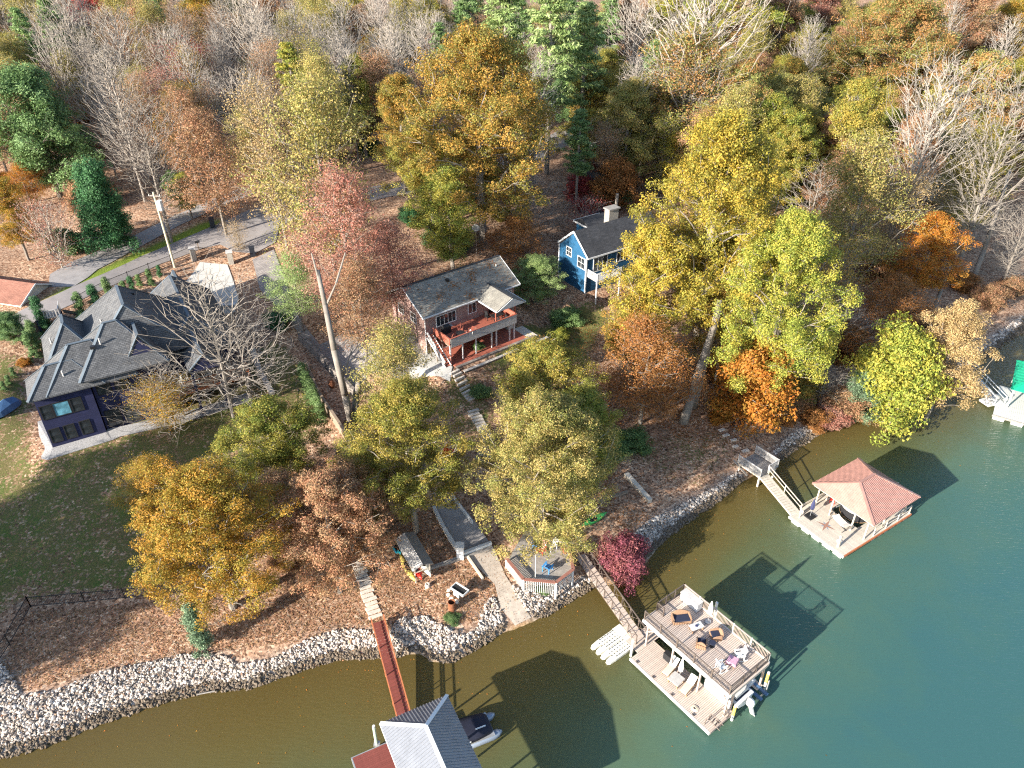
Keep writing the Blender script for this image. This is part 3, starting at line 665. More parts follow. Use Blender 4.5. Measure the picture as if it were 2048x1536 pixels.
pb = deck_thing('planter_box', 'small black planter box at the deck front rail', 'planter', 5.4, -2.7); B(pb, 'box', M['black'], (-.2, .2, -.2, .2, 0, .7)); B(pb, 'soil', M['timber'], (-.17, .17, -.17, .17, .7, .72))

# ------------------------------------------------------------------ navy house with charcoal hip roofs
nh = thing('navy_house', 'large navy two storey house with many charcoal hip roofs', 'house', (*NAVY_O, 0), NAVY_A)
walls(nh, .45, 5.5, .5, 5.0, 4.4, 11.4, 'navywall'); walls(nh, 2.4, 8.6, 3.0, 12.6, 4.5, 11.38, 'navywall')
walls(nh, 5.6, 13.0, .9, 13.6, 4.45, 12.05, 'navywall'); walls(nh, 13.02, 20.2, 3.6, 17.5, 4.6, 10.3, 'navywall'); walls(nh, 9.45, 12.55, 1.35, 3.0, 4.5, 12.06, 'navywall')
roof(nh, 0, 7, 0, 4.5, 11.5, 13.75, 'x'); roof(nh, 1.55, 10, .06, 6.4, 11.5, 14.9, 'x'); roof(nh, 1.95, 7.4, 5.5, 12.9, 11.5, 15.0, 'y', 2.7, 2.7)
roof(nh, 4.75, 13.2, -.1, 7.6, 12.2, 16.1, 'x', 3.6, 3.6); roof(nh, 5.3, 16.0, 2.4, 14.4, 11.9, 17.1, 'y', 2.4, 4.6)
roof(nh, 9.0, 13.0, 1.0, 8.2, 12.15, 15.3, 'y', 0, 3); roof(nh, 12.4, 20.8, 3.2, 18.0, 10.4, 13.6, 'y', 2.6, .6); roof(nh, 14.6, 18.0, -1.2, 6.0, 10.9, 12.5, 'y', 0, 1)
roof(nh, 16.0, 18.6, 14.6, 20.2, 10.42, 12.9, 'y', 0, 0)
MB().add([(9.3, .9, 12.05), (12.7, .9, 12.05), (11, .9, 14.9), (9.3, .985, 12.05), (12.7, .985, 12.05), (11, .985, 14.9)], [(0, 1, 2), (5, 4, 3), (0, 3, 4, 1), (1, 4, 5, 2), (2, 5, 3, 0)]).build('gable', M['navywall'], nh)
MB().add([(14.8, -1.3, 10.75), (17.8, -1.3, 10.75), (16.3, -1.3, 12.3), (14.8, -1.215, 10.75), (17.8, -1.215, 10.75), (16.3, -1.215, 12.3)], [(0, 1, 2), (5, 4, 3), (0, 3, 4, 1), (1, 4, 5, 2), (2, 5, 3, 0)]).build('gable', M['navywall'], nh)
for x in (14.9, 17.6): B(nh, 'porch_post', M['navywall'], (x - .12, x + .12, -1.0, -.76, 4.6, 10.75))
for x, g in ((1.15, 'glass'), (2.5, 'skyglass'), (3.85, 'glass')): window(nh, (x, .5, 9.6), 1.0 if g == 'glass' else 1.45, 1.55, 0, 1, 2 if g == 'glass' else 1, 'dark', g)
for x in (1.1, 2.45, 3.9): window(nh, (x, .5, 6.75), .95, 1.6, 0, 1, 2, 'dark')
for x in (6.6, 8.3): window(nh, (x, .9, 10.5), 1.3, 1.5, 0, 2, 1, 'dark'); window(nh, (x, .9, 6.7), 1.4, 2.0, 0, 2, 1, 'dark')
window(nh, (11, 1.35, 10.6), 2.2, 1.8, 0, 3, 1, 'white', 'glass'); window(nh, (11, 1.35, 7.0), 2.2, 2.0, 0, 2, 1, 'dark')
for y in (1.6, 3.2): window(nh, (.45, y, 9.6), .8, 1.4, R(-90), 1, 2, 'dark')
for x in (14.3, 16.2, 18.4): window(nh, (x, 3.6, 7.0), 1.4, 2.1, 0, 2, 1, 'dark')
for x, y, z in ((3.6, 1.2, 12.9), (7.6, 2.2, 14.9), (8.2, 7.0, 14.6), (3.1, 8.0, 13.3)): MB().tube((x, y, z - .3), (x, y, z + .4), .08, .08, 8).build('vent_pipe', M['slatgrey'], nh)
for x, y, z in ((6.8, 2.0, 14.6), (11.9, 9.5, 15.9)): MB().box((x, y, z), (.4, .4, .3)).build('roof_vent', M['blackmetal'], nh)
ndk = thing('house_deck', 'brown railed deck on the lake side of the navy house', 'deck', (*NAVY_O, 0), NAVY_A)
boards(ndk, 12.9, 20.6, -.6, 3.55, 8.4, 'timber', .3, .02, 'x'); railing(ndk, [(12.95, -.55, 8.4), (20.55, -.55, 8.4), (20.55, 3.4, 8.4)], 1.0, 1.9, 0, 'orangerail', lower=.35)
B(ndk, 'fascia', M['orangerail'], (12.9, 20.6, -.66, -.61, 8.0, 8.38))
for x in (13.1, 15.6, 18, 20.4): B(ndk, 'post', M['timber'], (x - .08, x + .08, -.5, -.34, 4.3, 8.35))
for i, (x, y) in enumerate([(14.0, .7), (15.2, .5), (16.6, .9), (17.8, .4), (19.0, 1.0)]):
    patio_chair('lounge_chair', ['white lounge chair on the navy house deck, next to the house corner', 'white lounge chair on the navy house deck, second from the house corner', 'white lounge chair in the middle of the navy house deck', 'white lounge chair on the navy house deck, second from its far end', 'white lounge chair at the far end of the navy house deck'][i], x, y, 8.4, rng.uniform(-.5, .5), NAVY_O, NAVY_A, 'offwhite', 'white chairs on the navy house deck', s=1.15)
st_ = thing('pebble_border', 'pale pebble border round the foot of the navy house', 'border', (*NAVY_O, 0), NAVY_A)
def lp(x, y, dz): p = l2w(NAVY_O, NAVY_A, (x, y, 0)); return z_at(p[0], p[1]) + dz
mb = MB(); bp = [(-.6, 6), (-.75, -.3), (-.3, -.75), (5.8, -.75), (6.6, -.6), (13, -1.4), (20, -1.5)]; ip = [(.42, 6), (.42, .47), (.46, .44), (5.4, .47), (5.62, .86), (13, .0), (20, .2)]
for (a, b), (c, d) in zip(zip(bp[:-1], bp[1:]), zip(ip[:-1], ip[1:])):
    mb.add([(*a, lp(*a, .07)), (*b, lp(*b, .07)), (*d, lp(*d, .16)), (*c, lp(*c, .16))], [(0, 1, 2, 3)])
mb.build('pebble_bed', M['navystone'], st_)
pv = l2w(NAVY_O, NAVY_A, (0, 0, 0))
# raised play deck behind the navy house
pd = thing('garden_lookout', 'small raised grey deck with slatted rail behind the navy house', 'deck', at(112, 668, 7.6), R(25))
pz = z_at(*at(112, 668, 7.6)[:2])
pd.location.z = pz
boards(pd, -1.3, 1.3, -1.1, 1.1, 1.6, 'greywood', .2, .02, 'y'); railing(pd, [(-1.25, 1.05, 1.6), (-1.25, -1.05, 1.6), (1.25, -1.05, 1.6), (1.25, 1.05, 1.6)], .95, 1.3, .3, 'slatgrey', bw=.12)
for sx in (-1.2, 1.2):
    for sy in (-1, 1): B(pd, 'leg', M['navywall'], (sx - .09, sx + .09, sy - .09, sy + .09, -.6, 1.55))
MB().beam((1.5, .4, 1.5), (3.9, .9, .1), .9, .1).build('slide', M['blackmetal'], pd)
gate = thing('board_fence', 'dark board fence panel beside the raised garden deck', 'fence', ground(45, 690), R(70))
me = MB().bx(-.09, .09, -.02, .02, -.3, 1.8).mesh('board', M['timber'])
for i in range(22): put('board', me, gate, (i * .2, 0, .08 * math.sin(i)))

# ------------------------------------------------------------------ blue house
bl = thing('blue_house', 'bright blue house with black shingle roof, stone chimney and white balcony', 'house', (*BLUE_O, 0), BLUE_A)
walls(bl, -.16, 12.6, .35, 6.1, 6.0, 12.35, 'bluewall')
br_ = roof(bl, -.15, 13, 0, 6.4, 12.5, 15.15, 'x', 0, 0, 'shingle_black', None, .14)
MB().add([(-.17, .4, 12.3), (-.17, 6.05, 12.3), (-.17, 3.2, 14.75), (.28, .4, 12.3), (.28, 6.05, 12.3), (-.1, 3.2, 14.75)], [(0, 2, 1), (3, 4, 5), (0, 1, 4, 3), (1, 2, 5, 4), (2, 0, 3, 5)]).build('gable', M['bluewall'], bl)
for q in ((-.22, -.02, 12.42), (-.22, 6.42, 12.42)): MB().beam(q, (-.22, 3.2, 15.06), .06, .22).build('rake_board', M['white'], br_)
MB().beam((-.15, -.04, 12.42), (13, -.04, 12.42), .06, .2).build('fascia', M['white'], br_)
for x, y in ((-.16, .32), (-.16, 6.12)): B(bl, 'corner_board', M['white'], (x - .06, x + .1, y - .06, y + .1, 6.0, 12.33))
window(bl, (-.16, 1.35, 11.4), 1.5, 1.5, R(-90), 2, 2, 'white'); window(bl, (-.16, 4.0, 12.0), 1.1, 1.2, R(-90), 2, 2, 'white'); B(bl, 'band_board', M['white'], (-.2, -.16, .45, 6.0, 7.0, 7.16))
window(bl, (2.2, .35, 11.1), 2.3, 2.0, 0, 3, 1, 'white'); window(bl, (2.4, .35, 8.6), 1.3, .7, 0, 1, 1, 'white'); window(bl, (5.6, .35, 11.2), 1.2, 1.3, 0, 2, 1); window(bl, (8.5, .35, 11.2), 1.2, 1.3, 0, 2, 1)
B(bl, 'plinth', M['white'], (.35, 12.5, .3, .34, 6.9, 7.05))
B(bl, 'chimney', M['stone'], (6.3, 7.9, 3.9, 4.9, 12.6, 16.2)); B(bl, 'chimney_cap', M['greywood'], (6.15, 8.05, 3.75, 5.05, 16.205, 16.4))
MB().bx(4.6, 8.6, 5.6, 8.6, 9, 13.6).build('rear_wing', M['bluewall'], bl); roof(bl, 4.3, 8.9, 5.3, 9.0, 13.65, 14.5, 'x', 0, 0, 'shingle_black', None, .12, fascia='white')
bc = thing('balcony', 'white railed balcony on a slender post at the blue house front', 'balcony', (*BLUE_O, 0), BLUE_A)
boards(bc, .1, 4.2, -1.7, .3, 9.75, 'offwhite', .2, .01, 'x'); railing(bc, [(.15, .25, 9.75), (.15, -1.65, 9.75), (4.15, -1.65, 9.75)], 1.0, 2, .16, 'white', bw=.05)
for x in (.2, 4.1): B(bc, 'post', M['white'], (x - .07, x + .07, -1.65, -1.51, 6.3, 9.7))
flu = thing('flue_pipe', 'tall weathered flue trunk standing behind the blue house chimney', 'post', ground(1226, 470)); MB().tube((0, 0, 0), (.2, .1, 6.5), .28, .22, 10).build('pipe', M['palebark'], flu)
flu['category'] = 'tree stump'; flu.name = 'bare_snag'; flu['label'] = 'tall bare snag standing behind the blue house chimney'; flu.children[0].name = 'trunk'

# ------------------------------------------------------------------ brown roofed cottage at the edge, houses far back
ct = thing('cottage', 'low white cottage with faded brown gable roof beside the gravel drive', 'house')
ap, eb, ef = at(70, 573.5, 11.0), at(113, 567, 9.7), at(41, 611, 9.7)
ax_ = ap - (eb + ef) / 2; d_ = np.array([-(eb - ef)[1], (eb - ef)[0], 0]); d_ /= np.linalg.norm(d_); d_ *= 13
if d_[0] > 0: d_ = -d_
apm = (eb + ef) / 2; apm[2] = 11.2
pts = [ef, eb, apm]; far = [p + d_ for p in pts]
MB().slab([ef, apm, far[2], far[0]], .14).build('roof', M['shingle_brown'], ct); MB().slab([apm + (0, 0, .004), eb, far[1], far[2]], .14).build('roof', M['shingle_brown'], ct)
dn = d_ / 13; ins = lambda p, k=.3: p + dn * k + ((eb + ef) / 2 - p) * np.array([.06, .06, 0])
base = [ins(ef), ins(eb)]; mb = MB(); q0, q1 = base; q2, q3 = q1 + dn * 12.4, q0 + dn * 12.4
mb.prism([q0[:2], q3[:2], q2[:2], q1[:2]], 6.0, 9.55); mb.build('wall', M['creamwall'], ct)
MB().slab([q0 * (1, 1, 0) + (0, 0, 9.5), q1 * (1, 1, 0) + (0, 0, 9.5), ins(apm) * (1, 1, 0) + (0, 0, 10.95)], .05).build('gable', M['creamwall'], ct)
for p_, q_ in ((ef, apm), (eb, apm)): MB().beam(p_ - dn * .04 - (0, 0, .1), q_ - dn * .04 - (0, 0, .1), .05, .18).build('rake_board', M['white'], ct)
def simple_house(name, label, o, a, L, D, zw, wallm, roofm, z0, rise=2.2):
    t = thing(name, label, 'house', (*o, 0), a)
    walls(t, .3, L - .3, .3, D - .3, z0 - 1.5, z0 + zw, wallm); roof(t, 0, L, 0, D, z0 + zw + .05, z0 + zw + rise, 'x', 0, 0, roofm, None, .15, fascia='white')
    for x in (-.11, L + .01): MB().add([(x, .35, z0 + zw - .05), (x, D - .35, z0 + zw - .05), (x, D / 2, z0 + zw + rise - .35), (x + .1, .35, z0 + zw - .05), (x + .1, D - .35, z0 + zw - .05), (x + .1, D / 2, z0 + zw + rise - .35)], [(0, 2, 1), (3, 4, 5), (0, 1, 4, 3), (1, 2, 5, 4), (2, 0, 3, 5)]).build('gable', M[wallm], t)
    for i in range(int(L / 3)):
        window(t, (1.5 + i * 3, .3, z0 + zw - 1.3), 1.1, 1.3, 0, 2, 2, 'white')
    return t
p5 = ground(1560, 345); h5 = simple_house('slate_house', 'slate blue house with white posted deck half hidden behind yellow trees', (p5[0] - 9, p5[1] - 1.5), R(28), 15, 9, 5.6, 'bluewall', 'shingle_dark', p5[2])
dk5 = thing('house_deck', 'white posted deck at the slate blue house', 'deck', (p5[0] - 9, p5[1] - 1.5, p5[2]), R(28))
boards(dk5, 8.0, 14.5, -2.2, .25, 2.9, 'offwhite', .3, .02, 'x'); railing(dk5, [(8.1, -2.1, 2.9), (14.4, -2.1, 2.9), (14.4, .2, 2.9)], 1.0, 1.6, 0, 'white', lower=.4)
for x in (8.2, 10.2, 11.2, 12.3, 13.3, 14.3): B(dk5, 'post', M['white'], (x - .09, x + .09, -2.15, -1.97, -1.2, 2.85))
p6 = ground(592, 60); simple_house('far_house', 'grey roofed house far back in the bare wood', (p6[0] - 7, p6[1] - 2), R(20), 15, 9, 5.0, 'creamwall', 'shingle_black', p6[2], 3.5)
p7 = ground(1652, 196); simple_house('tan_shed', 'small pale shed glimpsed between trees in the upper wood', (p7[0] - 2, p7[1] - 1), R(15), 5, 4, 2.6, 'creamwall', 'shingle_brown', p7[2], 1.2)
RO_, RA_ = (27.76, 57.05), R(-57.0)
# ------------------------------------------------------------------ two storey dock
D2O, D2A = (10.75, 41.99), R(-52.2)
d2 = thing('two_storey_dock', 'tan two storey floating dock with railed upper deck', 'dock', (*D2O, 0), D2A)
boards(d2, 0, 8.76, .12, 4.68, 3.42, 'tan', .146, .028, 'y')
B(d2, 'seam_board', M['tanrail'], (.02, 8.74, 2.36, 2.44, 3.424, 3.432)); B(d2, 'sub_deck', M['timber'], (.06, 8.7, .16, 4.64, 3.22, 3.365))
for y0, y1 in ((-.02, .115), (4.685, 4.82)): B(d2, 'fascia', M['offwhite'], (-.08, 8.84, y0, y1, 3.12, 3.45))
for x0, x1 in ((-.1, -.004), (8.764, 8.9)): B(d2, 'fascia', M['tan'], (x0, x1, .12, 4.68, 3.14, 3.455))
for x in (2.2, 4.4, 6.6): B(d2, 'joist_seam', M['bronze'], (x - .02, x + .02, .14, 4.66, 3.423, 3.43))
railing(d2, [(.02, .08, 3.45), (8.74, .08, 3.45), (8.74, 4.72, 3.45)], 1.0, 1.75, .115, 'bronze', top=(.07, .06), bw=.022)
railing(d2, [(8.74, 4.72, 3.45), (.02, 4.72, 3.45)], 1.0, 1.75, .115, 'tanrail', 'offwhite', top=(.08, .06), bw=.03)
railing(d2, [(.02, 4.72, 3.45), (.02, 1.5, 3.45)], 1.0, 1.1, .115, 'bronze', top=(.07, .06), bw=.022)
railing(d2, [(.02, 1.5, 3.45), (.75, 1.5, 3.45)], 1.0, 1.1, .115, 'bronze', top=(.07, .06), bw=.022)
for x in (.45, 3.2, 6.0, 8.65):
    for y in (.2, 4.6): B(d2, 'post', M['tanrail'], (x - .07, x + .07, y - .07, y + .07, .4, 3.2))
for x in (6.7, 8.6): B(d2, 'post', M['tanrail'], (x - .06, x + .06, 1.0, 1.12, .4, 3.2))
for x in (.5, 8.6): MB().beam((x, .2, 2.3), (x + (.8 if x < 4 else -.8), .2, 3.15), .08, .1).build('brace', M['tanrail'], d2)
boards(d2, .6, 8.85, -1.7, .95, .55, 'tan', .146, .02, 'y'); boards(d2, -.9, .58, -.9, 4.7, .55, 'tan', .146, .02, 'x'); boards(d2, .6, 8.85, 4.0, 4.75, .55, 'tan', .146, .02, 'y')
B(d2, 'edge_board', M['offwhite'], (.55, 8.95, -1.82, -1.705, .3, .56)); B(d2, 'edge_board', M['tanrail'], (8.855, 8.97, -1.7, .95, .3, .57)); B(d2, 'edge_board', M['tanrail'], (.55, 8.9, .955, 1.03, .3, .57))
for i in range(9): B(d2, 'float', M['black'], (.75 + i * .92, 1.35 + i * .92, -1.6, .9, -.25, .29))
for i in range(6): B(d2, 'float', M['black'], (-.8, .5, -.75 + i * .9, -.1 + i * .9, -.25, .49))
for i in range(6): B(d2, 'float', M['black'], (1 + i * 1.3, 1.8 + i * 1.3, 4.05, 4.7, -.25, .49))
B(d2, 'locker', M['dark'], (2.2, 3.0, .35, .8, .56, 1.3)); B(d2, 'low_wall', M['slatgrey'], (6.0, 8.6, .96, 1.02, .6, 1.5))
for i in range(14): B(d2, 'stair_tread', M['tan'], (.08, .72, .2 + i * .235, .44 + i * .235, .6 + i * .2 - .04, .6 + i * .2) if False else (.1, .72, 4.4 - i * .235, 4.62 - i * .235, .55 + i * .2, .6 + i * .2))
cl = MB().bx(-.14, .14, -.03, .03, .05, .09).bx(-.06, .06, -.03, .03, 0, .05).mesh('cleat', M['blackmetal'])
for x, y in ((1.2, -1.6), (3.0, -1.6), (5.0, -1.6), (7.2, -1.6), (8.75, -.6), (.8, 4.1), (4.0, 4.1), (7.5, 4.1)): put('cleat', cl, d2, (x, y, .551))
# pilings and lift tanks
for k, (x, y, z) in enumerate([(9.1, .75, 1.9), (8.95, 4.9, 2.2), (.2, -1.25, 2.0), (3.2, 5.0, 4.9)]):
    t = thing('piling', ['white piling with yellow band beside the outboard motor', 'white piling with yellow band at the far lift corner', 'pale piling beside the white drive on floats', 'tall pale piling standing behind the upper deck rail'][k], 'piling', l2w(D2O, D2A, (x, y, -1.5)))
    MB().tube((0, 0, 0), (0, 0, z + 1.5), .11, .11, 10).build('pole', M['offwhite'], t)
    if k < 2: MB().tube((0, 0, z + .3), (0, 0, z + 1.35), .118, .118, 10).build('sleeve', M['yellowplastic'], t)
def on_dock(name, label, cat, x, y, z, rz=0.0, group=None, o=D2O, a=D2A): return thing(name, label, cat, l2w(o, a, (x, y, z)), a + rz, group)
# furniture upstairs
def wicker_seat(name, label, cat, x, y, w, rz, group=None):
    t = on_dock(name, label, cat, x, y, 3.45, rz, group)
    B(t, 'base', M['wicker'], (-w / 2, w / 2, -.38, .4, .05, .34)); B(t, 'cushion', M['navycush'], (-w / 2 + .1, w / 2 - .1, -.36, .28, .345, .47))
    bk = MB()
    for k in range(9):
        u = -1 + 2 * k / 8; xx = u * (w / 2 - .03); h = .62 + .28 * (1 - u * u)
        if k < 8:
            u2 = -1 + 2 * (k + 1) / 8; x2 = u2 * (w / 2 - .03); h2 = .62 + .28 * (1 - u2 * u2)
            bk.add([(xx, .4, .34), (x2, .4, .34), (x2, .46, h2), (xx, .46, h), (xx, .3, .34), (x2, .3, .34), (x2, .38, h2), (xx, .38, h)], [(1, 0, 3, 2), (4, 5, 6, 7), (3, 7, 6, 2), (0, 1, 5, 4), (0, 4, 7, 3), (1, 2, 6, 5)])
    bk.build('backrest', M['wicker'], t)
    for s in (-1, 1):
        MB().loft([[(s * (w / 2 - .05) - .05, y_, .34), (s * (w / 2 - .05) + .05, y_, .34), (s * (w / 2 - .02) + .05, y_, z_), (s * (w / 2 - .02) - .05, y_, z_)] for y_, z_ in ((-.36, .5), (-.1, .6), (.32, .66))]).build('armrest', M['wicker'], t)
        for yy in (-.3, .32): B(t, 'leg', M['wicker'], (s * (w / 2 - .08) - .04, s * (w / 2 - .08) + .04, yy - .04, yy + .04, 0, .05))
    return t
wicker_seat('wicker_loveseat', 'brown wicker loveseat with navy cushions on the upper deck', 'loveseat', 1.95, 2.3, 1.5, R(60))
wicker_seat('wicker_armchair', 'brown wicker armchair closest to the closed white umbrella', 'armchair', 4.75, 3.25, .85, R(-30), 'wicker armchairs on the upper deck')
wicker_seat('wicker_armchair', 'brown wicker armchair closest to the front rail of the upper deck', 'armchair', 4.55, 1.75, .8, R(215), 'wicker armchairs on the upper deck')
t = on_dock('coffee_table', 'low pale coffee table between the loveseat and wicker armchairs', 'table', 3.25, 2.65, 3.45, R(75))
B(t, 'table_top', M['offwhite'], (-.55, .55, -.3, .3, .36, .41)); [B(t, 'leg', M['wicker'], (a - .04, a + .04, b - .04, b + .04, 0, .355)) for a in (-.48, .48) for b in (-.24, .24)]
MB().tube((0, 0, .411), (0, 0, .5), .12, .1, 10).build('bowl', M['navycloth'], t)
t = on_dock('side_table', 'round dark side table beside the wicker armchairs', 'table', 5.15, 2.35, 3.45); MB().tube((0, 0, .48), (0, 0, .52), .26, .26, 16).build('table_top', M['navycush'], t); MB().tube((0, 0, 0), (0, 0, .478), .05).build('stem', M['blackmetal'], t); MB().tube((0, 0, 0), (0, 0, .03), .18, .18, 12).build('base', M['blackmetal'], t)
t = on_dock('storage_bench', 'white storage bench with grey lid in the corner of the upper deck', 'bench', 1.25, 4.3, 3.45)
B(t, 'box', M['white'], (-.9, .9, -.33, .33, 0, .8)); B(t, 'lid', M['slatgrey'], (-.94, .94, -.37, .37, .805, .88))
def closed_umbrella(name, label, x, y, z, h, m, base, o=D2O, a=D2A):
    t = on_dock(name, label, 'umbrella', x, y, z, 0, None, o, a)
    MB().tube((0, 0, 0), (0, 0, h), .025, .02, 8).build('pole', M['steel'], t)
    prof = [(.95, .09), (1.1, .17), (1.45, .19), (1.8, .15), (h - .12, .05), (h - .05, .02)]
    MB().loft([[((r * (1 + .22 * math.cos(6 * q))) * math.cos(q), (r * (1 + .22 * math.cos(6 * q))) * math.sin(q), z_) for q in np.linspace(0, 2 * math.pi, 24, endpoint=False)] for z_, r in prof]).build('furled_canopy', M[m], t, True)
    if base == 'square': B(t, 'base', M['black'], (-.42, .42, -.42, .42, 0, .14))
    else: MB().tube((0, 0, 0), (0, 0, .08), .27, .25, 16).build('base', M['steel'], t)
    return t
closed_umbrella('closed_umbrella', 'closed white umbrella standing on the upper deck', 3.35, 4.0, 3.45, 2.5, 'whitecloth', 'round')
closed_umbrella('closed_umbrella', 'closed white umbrella over the grey table on the lower deck', 4.35, -.05, .55, 2.6, 'whitecloth', 'round')
def rocking_chair(label, x, y, rz):
    t = on_dock('rocking_chair', label, 'rocking chair', x, y, 3.45, rz, 'white rocking chairs on the upper deck')
    for i in range(6): B(t, 'seat_slat', M['white'], (-.28, .28, -.28 + i * .095, -.2 + i * .095, .4, .43))
    for i in range(6): MB().beam((-.25 + i * .1, .27, .45), (-.25 + i * .1, .43, 1.15), .06, .02).build('back_slat', M['white'], t)
    MB().beam((-.3, .43, 1.17), (.3, .43, 1.17), .05, .1).build('head_rail', M['white'], t)
    for s in (-.31, .31):
        MB().path([(s, -.45, .1), (s, -.2, .03), (s, .1, .01), (s, .4, .05), (s, .6, .13)], .03).build('rocker', M['white'], t)
        B(t, 'armrest', M['white'], (s - .06, s + .06, -.32, .34, .66, .69))
        for yy in (-.27, .27): B(t, 'leg', M['white'], (s - .03, s + .03, yy - .03, yy + .03, .03, .66))
    return t
rocking_chair('white rocking chair closest to the back rail of the upper deck', 7.15, 3.15, R(-30)); rocking_chair('white rocking chair closest to the front rail of the upper deck', 6.95, 1.25, R(165))
t = on_dock('deck_table', 'small table under a patterned pink cloth between the rocking chairs', 'table', 7.15, 2.3, 3.45, .3)
B(t, 'table_top', M['shrimp'], (-.36, .36, -.36, .36, .5, .56)); MB().loft([[(s * sx, s * sy, z_) for sx, sy in ((-1, -1), (1, -1), (1, 1), (-1, 1))] for s, z_ in ((.37, .55), (.41, .3))], False).build('cloth', M['shrimp'], t); [B(t, 'leg', M['teak'], (a - .03, a + .03, b - .03, b + .03, 0, .5)) for a in (-.28, .28) for b in (-.28, .28)]
# furniture downstairs
def chaise(label, x, y, rz):
    t = on_dock('chaise_lounge', label, 'chaise', x, y, .55, rz, 'teak chaises on the lower deck')
    for s in (-.3, .3): B(t, 'side_rail', M['teak'], (s - .03, s + .03, -.95, .75, .26, .33))
    for s in (-.3, .3):
        for yy in (-.85, .6): B(t, 'leg', M['teak'], (s - .03, s + .03, yy - .03, yy + .03, 0, .26))
    B(t, 'seat_pad', M['beigecloth'], (-.29, .29, -.95, .1, .335, .4)); MB().beam((0, .1, .37), (0, .75, .8), .58, .07).build('back_pad', M['whitecloth'], t)
    for i in range(6): B(t, 'slat', M['teak'], (-.27, .27, -.9 + i * .17, -.8 + i * .17, .28, .32))
    return t
chaise('teak chaise closest to the gangway on the lower deck', 3.35, .1, R(10)); chaise('teak chaise closest to the boat end of the lower deck', 5.35, -.05, R(10))
t = on_dock('lower_deck_table', 'square grey table around the closed umbrella on the lower deck', 'table', 4.4, -.5, .55, R(6)); B(t, 'table_top', M['slatgrey'], (-.5, .5, -.5, .5, .42, .47)); [B(t, 'leg', M['teak'], (a - .035, a + .035, b - .035, b + .035, 0, .415)) for a in (-.42, .42) for b in (-.42, .42)]
t = on_dock('swim_ladder', 'dark swim ladder folded up on the corner of the lower deck', 'ladder', 8.5, -1.2, .56, R(-80))
for s in (-.28, .28): MB().path([(s, -.3, .0), (s, -.25, .75), (s, .1, .85), (s, .9, .5)], .03).build('side_rail', M['bronze'], t)
for i in range(4): MB().beam((-.28, -.1 + i * .28, .78 - i * .09), (.28, -.1 + i * .28, .78 - i * .09), .1, .03).build('rung', M['bronze'], t)
t = on_dock('rope_coil', 'pale coiled rope lying on the lower deck boards', 'rope', 6.9, -1.1, .55); MB().path([((.3 - .0022 * k) * math.cos(k * .45), (.3 - .0022 * k) * math.sin(k * .45), .03 + .0006 * k) for k in range(90)], .018, 5).build('coil', M['beigecloth'], t)
t = on_dock('rope_coil', 'pale coiled rope lying by the compass star', 'rope', 4.9, 1.2, .6, 0, None, RO_, RA_); MB().path([((.3 - .0022 * k) * math.cos(k * .45), (.3 - .0022 * k) * math.sin(k * .45), .03 + .0006 * k) for k in range(90)], .018, 5).build('coil', M['offwhite'], t)
# boat under the deck with outboard motor, water scooter lift
t = on_dock('motor_boat', 'boat with white outboard motor moored under the upper deck', 'boat', 0, 0, 0)
def hull_sec(x, w, d, zt): return [(x, 2.5 - w, zt), (x, 2.5 - w * .8, zt - d * .6), (x, 2.5, zt - d), (x, 2.5 + w * .8, zt - d * .6), (x, 2.5 + w, zt)]
MB().loft([hull_sec(8.9, 1.0, .8, .85), hull_sec(6.5, 1.05, .85, .9), hull_sec(4.5, .85, .8, 1.0), hull_sec(3.0, .12, .5, 1.1)]).build('hull', M['white'], t)
B(t, 'cockpit', M['navycush'], (5.6, 8.6, 1.75, 3.25, .86, .93)); B(t, 'seat', M['offwhite'], (7.9, 8.5, 1.8, 3.2, .94, 1.3)); MB().beam((5.6, 1.75, 1.2), (5.6, 3.25, 1.2), .05, .5).build('windscreen', M['glass'], t)
mo = MB().loft([[(9.35 + r * math.cos(q) * 1.25, 2.4 + r * math.sin(q), z_) for q in np.linspace(0, 2 * math.pi, 12, endpoint=False)] for z_, r in ((.75, .22), (.9, .3), (1.2, .3), (1.4, .2))]).build('motor', M['white'], t, True)
MB().beam((9.4, 2.4, .8), (9.75, 2.4, .05), .16, .3).build('motor_leg', M['offwhite'], t); MB().tube((9.7, 2.4, .1), (10.0, 2.4, .05), .1, .04).build('gear_case', M['offwhite'], t)
t = on_dock('scooter_lift', 'water scooter lift cradle with blue bunks at the far dock corner', 'boat lift', 8.9, 4.0, .2)
for s in (-.35, .35): B(t, 'bunk', M['tarp'], (-1.2, .7, s - .12, s + .12, .25, .4))
for x in (-.9, .4): B(t, 'cross_beam', M['steel'], (x - .05, x + .05, -.6, .6, .12, .24))
for x in (-.9, .4): B(t, 'upright', M['steel'], (x - .04, x + .04, .56, .64, -.6, 1.6))
t = on_dock('water_scooter', 'white and navy water scooter on the lift under the upper deck', 'water scooter', 6.9, 4.0, .45)
MB().loft([[(x, -w, z), (x, -w * .7, z - .3), (x, 0, z - .42), (x, w * .7, z - .3), (x, w, z), (x, w * .5, z + k), (x, -w * .5, z + k)] for x, w, z, k in ((1.4, .5, .4, .1), (.4, .55, .45, .25), (-.6, .5, .5, .35), (-1.5, .08, .6, .05))]).build('hull', M['white'], t)
B(t, 'saddle', M['navycush'], (-.1, 1.2, -.2, .2, .72, .92)); MB().beam((-.35, -.35, 1.05), (-.35, .35, 1.05), .05, .05).build('handlebar', M['black'], t); MB().beam((-.45, 0, .8), (-.35, 0, 1.03), .1, .1).build('steering_column', M['black'], t)
